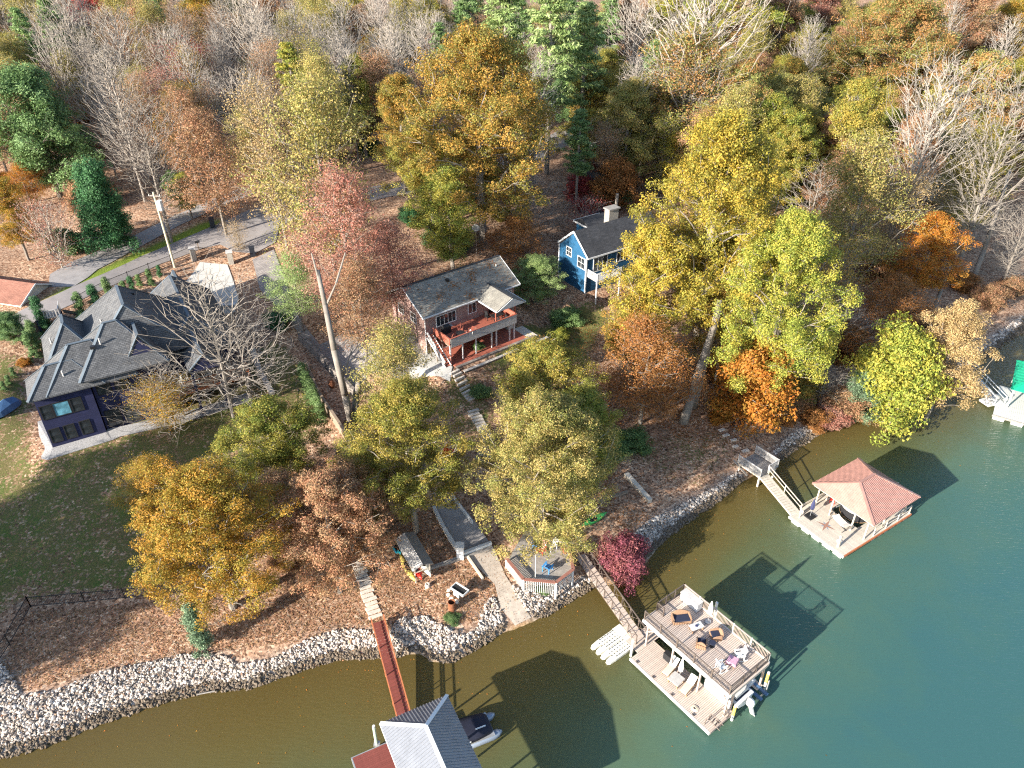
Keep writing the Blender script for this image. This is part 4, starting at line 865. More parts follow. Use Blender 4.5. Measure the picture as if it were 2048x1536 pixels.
# white drive on floats
for k in range(2):
    t = on_dock('drive_on_float', ['white drive on float beside the gangway, farther from the lower deck', 'white drive on float beside the gangway, against the lower deck'][k], 'float', -1.95 + k * 1.2, -.2, .0, 0, 'white drive on floats')
    prof = [(-.55, .38), (-.5, .3), (-.2, .22), (0, .12), (.2, .22), (.5, .3), (.55, .38)]
    for s in (-.31, .31):
        q = []
        for y, w, zt in ((-3.2, .12, .22), (-3.0, .22, .33), (-2.4, .27, .38), (.2, .28, .4)): q.append([(s - w, y, .05), (s + w, y, .05), (s + w, y, zt - .08), (s + w * .7, y, zt), (s - w * .7, y, zt), (s - w, y, zt - .08)])
        MB().loft(q).build('hull', M['plastic_white'], t)
    B(t, 'centre_bed', M['beigecloth'], (-.1, .1, -2.3, .2, .1, .32))
    B(t, 'bow_pad', M['plastic_white'], (-.58, .58, -.6, .28, .3, .41))
    rm = MB().tube((-.03, 0, 0), (.03, 0, 0), .06, .06, 8).mesh('roller', M['black'])
    for i in range(7):
        for s in (-.15, .15): put('roller', rm, t, (s, -2.5 + i * .3, .37)); 
    for i in range(6):
        for s in (-.42, .42): put('roller', rm, t, (s, -2.2 + i * .3, .41))
# gangway with truss rails
def gangway(name, label, p0, p1, w, m, board=.3, kind=None, rail=None, h=1.05, postsp=1.6, rm='tan', sides=(-1, 1), edge=None):
    p0 = Vector([float(q) for q in p0]); p1 = Vector([float(q) for q in p1]); d = p1 - p0; L = math.hypot(d.x, d.y)
    t = thing(name, label, 'gangway', p0, math.atan2(d.y, d.x)); sl = d.z / L
    k = int(L / board); me = MB().bx(-board / 2 + .006, board / 2 - .006, -w / 2, w / 2, -.04, 0).mesh('deck_board', M[m])
    for i in range(k): put('deck_board', me, t, ((i + .5) * L / k, 0, (i + .5) * L / k * sl))
    for s in (-1, 1): MB().beam((0, s * (w / 2 - .05), -.13), (L, s * (w / 2 - .05), L * sl - .13), .08, .16).build('stringer', M[edge or rm], t)
    for s in sides:
        y = s * (w / 2 + .03); n = max(1, round(L / postsp)); P = [Vector((L * i / n, y, L * i / n * sl)) for i in range(n + 1)]; up = Vector((0, 0, h))
        MB().beam(P[0] + up, P[-1] + up, .07, .07).build('top_rail', M[rm], t)
        if rail != 'truss': MB().beam(P[0] + up * .5, P[-1] + up * .5, .06, .06).build('mid_rail', M[rm], t)
        for q in P: MB().beam(q - Vector((0, 0, .1)), q + up, .07, .07).build('post', M[rm], t)
        if rail == 'truss':
            for a, b in zip(P[:-1], P[1:]):
                MB().beam(a, b + up, .035, .035).build('diagonal', M[rm], t)
                MB().beam(a + up, (a + b) / 2, .03, .03).build('diagonal', M[rm], t)
    return t
g0, g1 = at(1160, 1110, 1.35), l2w(D2O, D2A, (.0, .1, .62))
gangway('gangway', 'tan gangway with bronze truss rails to the two storey dock', g0, g1, 1.0, 'tan', .3, rail='truss', rm='bronze', postsp=1.25)

# ------------------------------------------------------------------ red hip roofed dock
RO, RA = (27.76, 57.05), R(-57.0)
rd = thing('red_roof_dock', 'cream floating dock under a faded red metal hip roof', 'dock', (*RO, 0), RA)
boards(rd, 0, 6.3, 0, 4.2, .6, 'cream', .19, .008, 'x'); boards(rd, 0, 1.5, 4.21, 10.5, .6, 'cream', .19, .008, 'y'); boards(rd, 4.7, 6.3, 4.21, 10.5, .6, 'cream', .19, .008, 'y')
B(rd, 'edge_board', M['offwhite'], (-.1, 6.4, -.12, -.005, .35, .6)); B(rd, 'edge_board', M['orangerail'], (6.305, 6.4, 0, 10.5, .35, .58)); B(rd, 'edge_board', M['offwhite'], (-.1, -.005, 0, 10.5, .35, .6))
for i in range(5): B(rd, 'float', M['white'], (.2 + i * 1.25, 1.1 + i * 1.25, .05, 4.0, -.2, .34))
for i in range(6): B(rd, 'float', M['white'], (4.9, 6.25, 4.4 + i * 1.02, 5.1 + i * 1.02, -.2, .54))
for i in range(6): B(rd, 'float', M['white'], (.05, 1.4, 4.4 + i * 1.02, 5.1 + i * 1.02, -.2, .54))
for x in (.3, 2.0, 4.5, 6.0):
    for y in (3.4, 9.6):
        if y > 5 and x in (2.0,): continue
        B(rd, 'post', M['palewood'], (x - .06, x + .06, y - .06, y + .06, .6, 3.75))
for x, y in ((6.0, 6.2), (.3, 6.4)): B(rd, 'post', M['palewood'], (x - .06, x + .06, y - .06, y + .06, .6, 3.75))
B(rd, 'mooring_post', M['palewood'], (5.2, 5.4, .4, .6, .6, 2.1)); B(rd, 'corner_post', M['palewood'], (.55, .65, .6, .7, .6, 1.7))
for x0, x1, y0, y1 in ((.1, 6.9, 2.5, 2.62), (.1, 6.9, 9.1, 9.22), (.1, .22, 2.63, 9.09), (6.7, 6.82, 2.63, 9.09)): B(rd, 'header_beam', M['offwhite'], (x0, x1, y0, y1, 3.5, 3.74))
def ribbed_roof(parent, x0, x1, y0, y1, ze, zr, axis, m, rib, trim, r0=None, r1=None, rw=.05, rh=.035):
    o = roof(parent, x0, x1, y0, y1, ze, zr, axis, r0, r1, m, None, .1)
    e, a, b = hip_pts(x0, x1, y0, y1, ze, zr, axis, r0, r1)
    polys = [[e[0], e[1], b, a], [e[1], e[2], b], [e[2], e[3], a, b], [e[3], e[0], a]] if axis == 'x' else [[e[0], e[1], a], [e[1], e[2], b, a], [e[2], e[3], b], [e[3], e[0], a, b]]
    for P in polys:
        P = [Vector(p) for p in P]; u = (P[1] - P[0]).normalized(); L = (P[1] - P[0]).length; nrm = (P[1] - P[0]).cross(P[2] - P[0]).normalized(); v = nrm.cross(u)
        Q = [((p - P[0]).dot(u), (p - P[0]).dot(v)) for p in P]; k = int(L / rib)
        for i in range(1, k):
            c = L * i / k; vm = 0
            for (ua, va), (ub, vb) in zip(Q, Q[1:] + Q[:1]):
                if (ua - c) * (ub - c) < 0: vm = max(vm, va + (vb - va) * (c - ua) / (ub - ua))
            if vm > .25: MB().beam(P[0] + u * c + v * .0 + nrm * rh * .4, P[0] + u * c + v * (vm - .06) + nrm * rh * .4, rw, rh).build('rib', M[m], o)
    pr = [(a, b)] + ([(e[0], a), (e[3], a), (e[1], b), (e[2], b)] if axis == 'x' else [(e[0], a), (e[1], a), (e[2], b), (e[3], b)])
    for p, q in pr:
        if (Vector(p) - Vector(q)).length > .3: MB().beam(Vector(p) + Vector((0, 0, .03)), Vector(q) + Vector((0, 0, .03)), .26, .05).build('ridge_cap', M[trim], o)
    return o
ribbed_roof(rd, -.05, 7.0, 2.3, 9.45, 3.82, 5.55, 'y', 'redmetal', .21, 'redmetal', 2.0, 2.9, rw=.07)
st = thing('compass_star', 'eight pointed compass star painted on the cream dock', 'star', l2w(RO, RA, (2.8, 1.9, .605)), RA)
def star_pts(r1, r2, ph): return [((r1 if i % 2 == 0 else r2) * math.cos(ph + i * math.pi / 4), (r1 if i % 2 == 0 else r2) * math.sin(ph + i * math.pi / 4), 0) for i in range(8)]
M['starred'] = mat('faded_red_paint', (.3, .16, .12), .8, .3, 6); M['starblue'] = mat('faded_blue_paint', (.2, .24, .3), .8, .3, 6)
MB().add(star_pts(.62, .16, .3 + math.pi / 4), [tuple(range(8))]).build('minor_points', M['starblue'], st)
q = MB().add(star_pts(.95, .2, .3), [tuple(range(8))]).build('major_points', M['starred'], st); q.location.z = .004
closed_umbrella('closed_umbrella', 'closed navy cantilever umbrella on a black base on the cream dock', 1.1, 1.6, .6, 2.4, 'navycloth', 'square', RO, RA)
t = on_dock('dock_bar', 'curved dark bar counter with white top under the red roof', 'bar', 3.2, 5.9, .6, 0, None, RO, RA)
arc = lambda r, n=14: [(r * math.cos(q), r * math.sin(q)) for q in np.linspace(math.pi * 1.02, math.pi * 2.0, n)]
MB().prism(arc(1.5) + arc(1.38)[::-1], 0, 1.02).build('front', M['dark'], t); MB().prism(arc(1.58) + arc(1.0)[::-1], 1.025, 1.08).build('counter_top', M['white'], t); MB().prism(arc(1.52) + arc(1.505)[::-1], .0, .06).build('kick_rail', M['teak'], t)
t = on_dock('hammock', 'grey slatted hammock on a dark stand on the cream dock', 'hammock', 3.5, 3.1, .6, R(-12), None, RO, RA)
for s in (-1.15, 1.15): MB().path([(s * .8, -.55, .02), (s, 0, .9), (s * .8, .55, .02)], .03).build('stand', M['blackmetal'], t)
MB().path([(-.9, 0, .04), (.9, 0, .04)], .03).build('stand_beam', M['blackmetal'], t)
for i in range(8): MB().path([(-.85, -.38 + i * .11, .62), (-.4, -.38 + i * .11, .48), (.4, -.38 + i * .11, .48), (.85, -.38 + i * .11, .62)], .045, 4).build('sling', M['slatgrey'], t)
patio_chair('dock_chair', 'red chair beside the bench on the cream dock', .9, 5.2, .6, R(-60), RO, RA, 'redplastic')
t = on_dock('dock_bench', 'long cream bench along the edge of the cream dock', 'bench', .25, 3.2, .6, 0, None, RO, RA); B(t, 'seat', M['palewood'], (-.2, .2, -2.0, 2.0, .42, .47)); B(t, 'backrest', M['palewood'], (-.24, -.19, -2.0, 2.0, .6, .85)); [B(t, 'leg', M['palewood'], (-.18, .18, y - .04, y + .04, 0, .415)) for y in (-1.8, 0, 1.8)]; [B(t, 'upright', M['palewood'], (-.24, -.2, y - .04, y + .04, .47, .6)) for y in (-1.8, 0, 1.8)]
t = thing('dock_rail', 'cream side rail on the lake edge of the red roofed dock', 'railing', (*RO, 0), RA); railing(t, [(6.2, 4.6, .6), (6.2, 10.3, .6)], 1.0, 1.8, 0, 'palewood', lower=.45)
t = on_dock('motor_boat', 'blue and white boat moored under the red metal roof', 'boat', 3.1, 8.2, 0, 0, None, RO, RA)
MB().loft([[(-w, y, .75), (-w * .8, y, .25), (0, y, 0), (w * .8, y, .25), (w, y, .75)] for y, w in ((2.6, .95), (0.5, 1.0), (-1.2, .8), (-2.0, .1))]).build('hull', M['white'], t); B(t, 'cockpit', M['tarp'], (-.75, .75, -.4, 2.3, .755, .82))
# grey pier and its gangway
PO, PA = at(1420 + 530 / 5.29, 880 + 395 / 5.29, 1.45)[:2], R(126)
pi_ = thing('grey_pier', 'weathered grey square pier with baluster rails at the bank', 'pier', (*PO, 0), PA)
boards(pi_, 0, 2.95, -2.75, 0, 1.45, 'greywood', .15, .02, 'x'); B(pi_, 'frame', M['palewood'], (.02, 2.9, -2.7, -.05, 1.2, 1.4))
railing(pi_, [(2.95, 0, 1.45), (0, 0, 1.45)], 1.0, 1.5, .13, 'slatgrey', bw=.05); railing(pi_, [(2.95, -2.8, 1.45), (0, -2.8, 1.45), (0, -1.25, 1.45)], 1.0, 1.5, .13, 'slatgrey', bw=.05)
for x in (.15, 2.75):
    for y in (-.15, -2.6): B(pi_, 'pile', M['palewood'], (x - .09, x + .09, y - .09, y + .09, -1.8, 1.2))
gangway('gangway', 'cream gangway with wooden side rails to the red roofed dock', l2w(PO, PA, (0, -.62, 1.42)), l2w(RO, RA, (.0, .75, .66)), 1.15, 'cream', .3, rm='palewood', postsp=2.4, sides=(1,), h=.95)

# ------------------------------------------------------------------ grey metal roofed boathouse with brown gangway
GO, GA = (-9.42, 32.57), R(26.2)
gb = thing('boathouse', 'boathouse dock under a grey ribbed metal hip roof', 'boathouse', (*GO, 0), GA)
ribbed_roof(gb, 0, 5.17, -10.5, 0, 3.8, 5.35, 'y', 'greymetal', .235, 'whitetrim', 2.6, 2.6, rw=.06, rh=.05)
MB().beam((-.03, 0, 3.74), (-.03, -10.5, 3.74), .05, .14).build('eave_trim', M['whitetrim'], gb)
for x in (.4, 4.8):
    for y in (-.4, -3.6, -7, -10.1): B(gb, 'post', M['steel'], (x - .07, x + .07, y - .07, y + .07, .5, 3.7))
boards(gb, -2.3, .7, -6.5, .35, .6, 'brownred', .16, .01, 'x'); boards(gb, .72, 5.0, -1.4, .35, .6, 'brownred', .16, .01, 'x'); B(gb, 'edge_trim', M['steel'], (-2.4, -2.31, -6.5, .35, .3, .6)); B(gb, 'edge_trim', M['steel'], (-2.4, 5.0, .355, .42, .3, .6))
for i in range(5): B(gb, 'float', M['black'], (-2.2, .6, -6.3 + i * 1.35, -5.3 + i * 1.35, -.2, .55))
for i in range(4): B(gb, 'float', M['black'], (.8 + i, 1.6 + i, -1.3, .3, -.2, .55))
gangway('gangway', 'brown red gangway with orange side rails to the grey roofed boathouse', at(756, 1243, 1.75), l2w(GO, GA, (2.0, .38, .66)), 1.0, 'brownred', .3, rm='orangerail', postsp=2.6, h=.7, edge='whitetrim')
t = thing('piling', 'pale green piling with bracket beside the brown boathouse platform', 'piling', (-10.05, 33.0, -1.5)); MB().tube((0, 0, 0), (0, 0, 4.3), .11, .11, 10).build('pole', M['offwhite'], t); MB().tube((0, 0, 2.2), (0, 0, 4.2), .116, .116, 10).build('sleeve', mat('pale_green_sleeve', (.4, .5, .4), .5, .1), t); B(t, 'bracket', M['steel'], (-.2, .25, -.2, .2, 2.0, 2.12))
t = thing('pontoon_boat', 'silver pontoon boat under a navy cover at the boathouse', 'boat', (-2.3, 34.3, 0), R(23))
for s in (-.75, .75):
    MB().loft([[(x, s + r * math.cos(q), .25 + r * math.sin(q) + dz) for q in np.linspace(0, 2 * math.pi, 12, endpoint=False)] for x, r, dz in ((-3.2, .36, 0), (.6, .36, 0), (1.05, .3, .05), (1.35, .1, .15))]).build('pontoon', M['pontoon'], t, True)
B(t, 'deck', M['steel'], (-3.2, .7, -1.0, 1.0, .58, .68))
MB().loft([[(x, -w, .69), (x, -w * .98, .69 + h * .75), (x, -w * .5, .69 + h), (x, w * .5, .69 + h), (x, w * .98, .69 + h * .75), (x, w, .69)] for x, w, h in ((-3.1, .95, .5), (-1.8, 1.0, .62), (-.7, .98, .5), (.35, .85, .5), (.65, .7, .2))]).build('cover', M['boatcover'], t, True)
B(t, 'rail', M['whitetrim'], (-2.4, -1.2, -1.03, -1.005, .9, 1.0)); B(t, 'rail', M['whitetrim'], (-.6, .2, -.4, -.3, 1.2, 1.22))
t = thing('scooter_float', 'white float with grey pads on the brown platform at the frame edge', 'float', l2w(GO, GA, (-.4, -2.9, .61)), GA + .3)
MB().loft([[(x, -w, 0), (x, -w, .25), (x, -w * .6, .36), (x, w * .6, .36), (x, w, .25), (x, w, 0)] for x, w in ((-.9, .15), (-.6, .45), (.6, .55), (1.0, .5))]).build('hull', M['plastic_white'], t); B(t, 'pad', M['slatgrey'], (-.4, .3, -.3, .3, .362, .38))

# ------------------------------------------------------------------ green roofed dock at the edge
GNO, GNA = at(1986, 828, .6)[:2], R(-33)
gn = thing('green_roof_dock', 'pale dock under a green metal roof with white gangway', 'dock', (*GNO, 0), GNA)
boards(gn, 0, 10, -.05, 7.2, .6, 'offwhite', .2, .01, 'y'); B(gn, 'edge_board', M['greywood'], (-.05, 10, -.16, -.055, .35, .6))
for i in range(5): B(gn, 'float', M['white'], (.1 + i * 1.9, 1.3 + i * 1.9, -.1, 1.0, -.2, .34))
gnr = [l2w(GNO, GNA, (x, y, 0)) for x, y in ((0, 0), (8, 0))]
ribbed_roof(gn, .8, 10.5, 1.8, 9.2, 3.5, 5.6, 'x', 'greenmetal', .4, 'greenmetal')
for x in (1.2, 5, 9.8):
    for y in (2.3, 8.7): B(gn, 'post', M['offwhite'], (x - .08, x + .08, y - .08, y + .08, .6, 3.4))
gangway('gangway', 'white railed gangway to the green roofed dock', at(1925, 730, 1.5), l2w(GNO, GNA, (.4, 2.6, .68)), 1.3, 'offwhite', .3, rm='white', postsp=3, h=.95)
t = thing('water_scooter', 'grey covered water scooter on a white float by the green roofed dock', 'water scooter', at(1986, 803, .2), R(20))
MB().loft([[(x, -w, 0), (x, -w, .25), (x, w, .25), (x, w, 0)] for x, w in ((-1.5, .7), (1.5, .8))]).build('float', M['offwhite'], t)
MB().loft([[(x, -w, .26), (x, -w * .8, .26 + h * .8), (x, 0, .26 + h), (x, w * .8, .26 + h * .8), (x, w, .26)] for x, w, h in ((-1.3, .1, .2), (-.7, .5, .6), (0, .5, .85), (.6, .5, .6), (1.2, .45, .45))]).build('cover', M['slatgrey'], t, True)
# ------------------------------------------------------------------ waterfront yard
OZ = 2.05
oc = [at(x, y, OZ) for x, y in ((1013, 1124), (1047, 1166), (1112, 1172), (1146, 1146), (1138, 1108))]
ctr = at(1085, 1080, OZ); oct_poly = [p[:2] for p in oc] + [at(x, y, OZ)[:2] for x, y in ((1120, 1062), (1095, 1040), (1050, 1062))]
od = thing('waterfront_deck', 'many sided grey deck with white slatted skirt and red cap rail', 'deck')
oa = np.array(oct_poly); c0 = oa.mean(0); th = R(-20); ux = np.array([math.cos(th), math.sin(th)]); uy = np.array([-math.sin(th), math.cos(th)])
loc = np.stack([(oa - c0) @ ux, (oa - c0) @ uy], 1)
def clip_x(poly, yv):
    xs = []
    for (ax, ay), (bx, by) in zip(poly, np.roll(poly, -1, 0)):
        if (ay - yv) * (by - yv) < 0: xs.append(ax + (bx - ax) * (yv - ay) / (by - ay))
    return (min(xs), max(xs)) if len(xs) >= 2 else None
yv = loc[:, 1].min() + .08
od.location = (float(c0[0]), float(c0[1]), 0); od.rotation_euler = (0, 0, th)
while yv < loc[:, 1].max():
    r = clip_x(loc, yv)
    if r: B(od, 'deck_board', M['greywood'], (r[0], r[1], yv - .066, yv + .066, OZ - .04, OZ + rng.uniform(0, .006)))
    yv += .15
P3 = [(p[0], p[1], OZ) for p in loc]
for i in range(4):
    a, b = Vector(P3[i]), Vector(P3[i + 1]); L = (b - a).length; k = int(L / .16)
    for j in range(k):
        q = a.lerp(b, (j + .5) / k); MB().beam(q + Vector((0, 0, -1.0)), q + Vector((0, 0, .45)), .1, .03).build('slat', M['white'], od)
    MB().beam(a + Vector((0, 0, .48)), b + Vector((0, 0, .48)), .3, .06).build('bench_cap', M['mutedred'], od)
for p in P3[:5]: B(od, 'post', M['white'], (p[0] - .07, p[0] + .07, p[1] - .07, p[1] + .07, .4, OZ + .45))
def adirondack(label, px, py, rz, m, z=OZ, group=None):
    p = at(px, py, z); t = thing('garden_chair', label, 'chair', p, rz, group)
    for i in range(5): MB().beam((-.22 + i * .11, .05, .33), (-.25 + i * .125, .5, 1.0), .095, .025).build('back_slat', M[m], t)
    for i in range(5): B(t, 'seat_slat', M[m], (-.27, .27, -.5 + i * .11, -.41 + i * .11, .36 - .01 * i, .385 - .01 * i))
    for s in (-.33, .33):
        B(t, 'armrest', M[m], (s - .07, s + .07, -.5, .3, .56, .585)); B(t, 'leg', M[m], (s - .03, s + .03, -.48, -.4, 0, .555)); B(t, 'leg', M[m], (s - .03, s + .03, .2, .28, 0, .555))
    return t
G_ = 'garden chairs on the waterfront deck'
adirondack('blue garden chair near the front slats of the waterfront deck', 1094, 1142, 2.6, 'bluechair', group=G_); adirondack('blue garden chair near the flagpole top on the waterfront deck', 1073, 1095, 1.2, 'bluechair', group=G_)
adirondack('pale blue garden chair deepest under the leaves on the waterfront deck', 1088, 1072, .5, 'tarp', group=G_); adirondack('red garden chair on the waterfront deck', 1083, 1103, -.5, 'redplastic', group=G_); adirondack('white garden chair on the waterfront deck', 1105, 1096, -1.0, 'white', group=G_)
t = thing('fire_bowl', 'round rust red fire bowl table where the gangway meets the deck', 'table', at(1131, 1104, OZ + .02)); MB().tube((0, 0, .02), (0, 0, .6), .3, .45, 16).build('bowl', M['rust'], t); MB().tube((0, 0, .6), (0, 0, .64), .48, .48, 16).build('rim', M['redwood'], t)
fp = ground(1070, 1175); t = thing('flagpole', 'slim white flagpole before the waterfront deck', 'flagpole', fp); MB().tube((0, 0, -.2), (0, 0, 5.0), .035, .025).build('pole', M['offwhite'], t); MB().tube((0, 0, 5), (0, 0, 5.1), .05, .02).build('finial', M['offwhite'], t)
B(t, 'spout_bracket', M['offwhite'], (-.02, .02, -.3, 0, 1.4, 1.44))
# stone steps
def steps(name, label, px0, px1, n, w, m, d=.32, jitter=.08):
    a, b = ground(*px0), ground(*px1); t = thing(name, label, 'steps', a, math.atan2(b[1] - a[1], b[0] - a[0])); L = math.hypot(*(b - a)[:2])
    for i in range(n):
        x = L * (i + .5) / n; q = a + (b - a) * (i + .5) / n; z = z_at(q[0], q[1]) - a[2]
        ww = w * rng.uniform(.9, 1.1); dd = min(d, L / n * .8) * rng.uniform(.85, 1.1); j = rng.uniform(-jitter, jitter)
        MB().add([(x - dd / 2, j - ww / 2, z - .12), (x + dd / 2, j - ww / 2 * rng.uniform(.9, 1), z - .12), (x + dd / 2, j + ww / 2, z - .12), (x - dd / 2, j + ww / 2 * rng.uniform(.9, 1), z - .12),
                  (x - dd / 2 * .9, j - ww / 2 * .95, z + .14), (x + dd / 2 * .9, j - ww / 2 * .92, z + .14), (x + dd / 2 * .9, j + ww / 2 * .95, z + .14), (x - dd / 2 * .9, j + ww / 2 * .9, z + .14)],
                 [(3, 2, 1, 0), (4, 5, 6, 7), (0, 1, 5, 4), (1, 2, 6, 5), (2, 3, 7, 6), (3, 0, 4, 7)]).build('step', M[m], t)
    return t
steps('stone_steps', 'pale stone steps down to the brown gangway', (713, 1120), (752, 1238), 15, 1.15, 'palestone', .36)
steps('garden_steps', 'stone garden steps just below the red deck stairs', (908, 742), (948, 800), 9, 1.4, 'palestone', .42)
steps('garden_steps', 'pale stone garden steps halfway down the slope under the trees', (944, 820), (985, 895), 12, 1.3, 'palestone', .4)
steps('shore_steps', 'broken pale stones in the grass near the grey pier', (1440, 855), (1500, 925), 6, .8, 'palestone', .35, .4)
# kayak rack
kr = ground(830, 1130); t = thing('kayak_rack', 'open kayak rack with a grey gable roof', 'rack', kr, R(-62))
MB().slab([(-2.2, -1.0, 1.75), (2.2, -1.0, 1.75), (2.2, 0, 2.2), (-2.2, 0, 2.2)], .06).build('roof', M['slatgrey'], t); MB().slab([(-2.2, 0, 2.204), (2.2, 0, 2.204), (2.2, 1.0, 1.75), (-2.2, 1.0, 1.75)], .06).build('roof', M['greywood'], t)
for x in (-1.9, 0, 1.9):
    for y in (-.7, .7): B(t, 'post', M['palewood'], (x - .05, x + .05, y - .05, y + .05, -.3, 1.85))
    B(t, 'cross_arm', M['palewood'], (x - .04, x + .04, -.8, .8, .5, .58)); B(t, 'cross_arm', M['palewood'], (x - .04, x + .04, -.8, .8, 1.1, 1.18))
MB().beam((-2.1, -.5, 1.5), (-2.1, .5, 1.5), .05, .5).build('end_board', M['brownred'], t)
def kayak(name, label, loc, rz, m, L=3.2, tilt=0.0, cat='kayak'):
    t = thing(name, label, cat, loc, rz, 'kayaks by the kayak rack'); t.rotation_euler = (tilt, 0, rz)
    MB().loft([[(x, -w, .14 + r), (x, -w * .75, .02 + r), (x, 0, -.06 + r), (x, w * .75, .02 + r), (x, w, .14 + r), (x, w * .5, .24 + r), (x, -w * .5, .24 + r)] for x, w, r in ((-L / 2, .03, .16), (-L / 2 + .5, .22, .05), (-.5, .36, 0), (.5, .36, 0), (L / 2 - .5, .22, .05), (L / 2, .03, .16))]).build('hull', M[m], t, True)
    MB().prism([(.42 * math.cos(q), .2 * math.sin(q)) for q in np.linspace(0, 2 * math.pi, 12, endpoint=False)], .225, .25).build('cockpit', M['black'], t); B(t, 'seat', M['black'], (-.45, -.36, -.16, .16, .24, .5))
    return t
rk = lambda x, y, z: l2w(kr, R(-62), (x, y, 0)) + np.array([0, 0, kr[2] + z])
kayak('kayak', 'yellow kayak sticking out of the kayak rack', rk(.7, -.95, .62), R(-62), 'yellowplastic', 3.6); kayak('kayak', 'red kayak at the open end of the kayak rack', rk(1.3, -.35, .6), R(-62), 'redplastic', 2.6)
kayak('kayak', 'white kayak stored in the kayak rack', rk(.9, .5, .6), R(-62), 'plastic_white', 3.4); kayak('kayak', 'teal kayak end showing beside the kayak rack roof', rk(-1.5, -1.05, 1.15), R(-62), 'tealplastic', 1.8)
kayak('kayak', 'green kayak leaning on the bank beside the red bush', ground(1186, 1040, .2), R(35), 'greenplastic', 3.2, .5)
# burn barrel, stump, concrete fire box, timbers
bq = ground(904, 1218); t = thing('burn_barrel', 'rusty open burn barrel on the leaves', 'barrel', bq); ringz = lambda r, z: [(r * math.cos(q), r * math.sin(q), z) for q in np.linspace(0, 2 * math.pi, 18, endpoint=False)]
MB().loft([ringz(.32, 0), ringz(.33, .3), ringz(.32, .6), ringz(.33, .92), ringz(.29, .92), ringz(.29, .1)], False).build('shell', M['rust'], t); MB().tube((0, 0, .1), (0, 0, .14), .28, .28, 16).build('ash', M['black'], t)
for z in (.3, .62): MB().loft([ringz(.33, z - .03), ringz(.35, z), ringz(.33, z + .03)], False).build('hoop', M['rust'], t)
bq = ground(920, 1192); t = thing('fish_cleaning_table', 'stone cleaning table with a white framed dark basin', 'table', bq, R(-38))
B(t, 'pedestal', M['palestone'], (-.5, .1, -.3, .3, -.2, .75)); B(t, 'basin', M['blackmetal'], (-.68, .68, -.33, .33, .8, .84))
for a in ((-.75, .75, -.42, -.335, .76, .96), (-.75, .75, .335, .42, .76, .96), (-.75, -.69, -.33, .33, .76, .96), (.69, .75, -.33, .33, .76, .96)): B(t, 'rim', M['white'], a)
for x, y in ((-.8, -.6), (-.3, -.75), (-1.1, -.2), (.2, -.7)):
    q = BLOBS[3][0] * .28 + (x, y, .1); MB().add(q, [tuple(f) for f in BLOBS[3][1]]).build('stone', M['palestone'], t)
t = thing('stump_ring', 'pale stump beside the kayak rack', 'stump', ground(855, 1173)); MB().loft([ringz(.26, -.1), ringz(.22, .2), ringz(.21, .34), ringz(.12, .35), ringz(.1, .2)], False).build('trunk', M['palestone'], t)
def log(name, label, a, b, w, h, m, cat='timber', dz=.12):
    p, q = ground(*a), ground(*b); t = thing(name, label, cat, p)
    n = max(1, int(np.linalg.norm(q - p) / 2.4)); me = None
    for i in range(n):
        u, v = p + (q - p) * i / n, p + (q - p) * (i + 1) / n - (q - p) / np.linalg.norm(q - p) * .03
        u = np.array([u[0], u[1], z_at(*u[:2]) + dz]) - p; v = np.array([v[0], v[1], z_at(*v[:2]) + dz]) - p; MB().beam(u, v, w, h).build('timber', M[m], t)
    return t
log('edging_timber', 'pale timber edging from the white wall towards the barrel', (933, 1112), (966, 1160), .18, .3, 'palewood'); log('edging_timber', 'long leaf covered timber behind the kayak rack', (856, 1140), (985, 1096), .3, .3, 'greywood')
log('edging_timber', 'old timber edging left of the kayak rack', (755, 1100), (790, 1080), .25, .3, 'timber'); log('fallen_log', 'pale fallen log on the lawn above the bank', (1252, 952), (1300, 1006), .5, .5, 'palewood', 'log', .2); log('edging_timber', 'low timber edge on the lawn under the yellow trees', (1195, 1005), (1255, 985), .25, .25, 'timber')
log('edging_timber', 'grey timber rail beside the broken stones near the grey pier', (1476, 838), (1468, 865), .2, .35, 'greywood'); log('gangplank', 'narrow plank leaning down the bank beside the grey pier', (1466, 925), (1494, 957), .22, .08, 'greywood', 'plank', .35)
log('fallen_branch', 'pale driftwood branch on the riprap edge', (395, 1393), (432, 1386), .07, .07, 'greywood', 'branch', .3)
# white walled gravel pad
wp = [(868, 1020), (890, 1062), (920, 1112), (982, 1090), (940, 1030), (905, 990)]
mb, _ = drape('gravel_pad', gpoly(wp[:6]), None, .1, .8); struct('gravel_pad', mb, M['gravel_road'], True)
t = thing('low_wall', 'low white wall with square corner pillar around the gravel pad', 'wall'); gp = [ground(*q) for q in ((868, 1020), (888, 1062), (921, 1115), (983, 1092))]
for a, b in zip(gp[:-1], gp[1:]):
    MB().beam(a + (0, 0, .15), b + (0, 0, .15), .22, .7).build('wall_run', M['white'], t); MB().beam(a + (0, 0, .53), b + (0, 0, .53), .3, .05).build('coping', M['offwhite'], t)
q = gp[2]; B(t, 'pillar', M['white'], (q[0] - .32, q[0] + .32, q[1] - .32, q[1] + .32, q[2] - .3, q[2] + 1.5)); B(t, 'pillar_cap', M['offwhite'], (q[0] - .4, q[0] + .4, q[1] - .4, q[1] + .4, q[2] + 1.503, q[2] + 1.62))
t = thing('low_wall', 'white edge rail on the far side of the gravel pad', 'wall'); a, b = ground(902, 992), ground(945, 1050); MB().beam(a + (0, 0, .3), b + (0, 0, .3), .12, .5).build('wall_run', M['white'], t)
patio_chair('garden_lounger', 'bright red chair on the slope under the olive trees', 0, 0, 0, 0, (0, 0), 0, 'redplastic', s=1.5); bpy.data.objects['garden_lounger'].location = Vector(ground(897, 912)); bpy.data.objects['garden_lounger'].rotation_euler = (0, 0, 2.7)
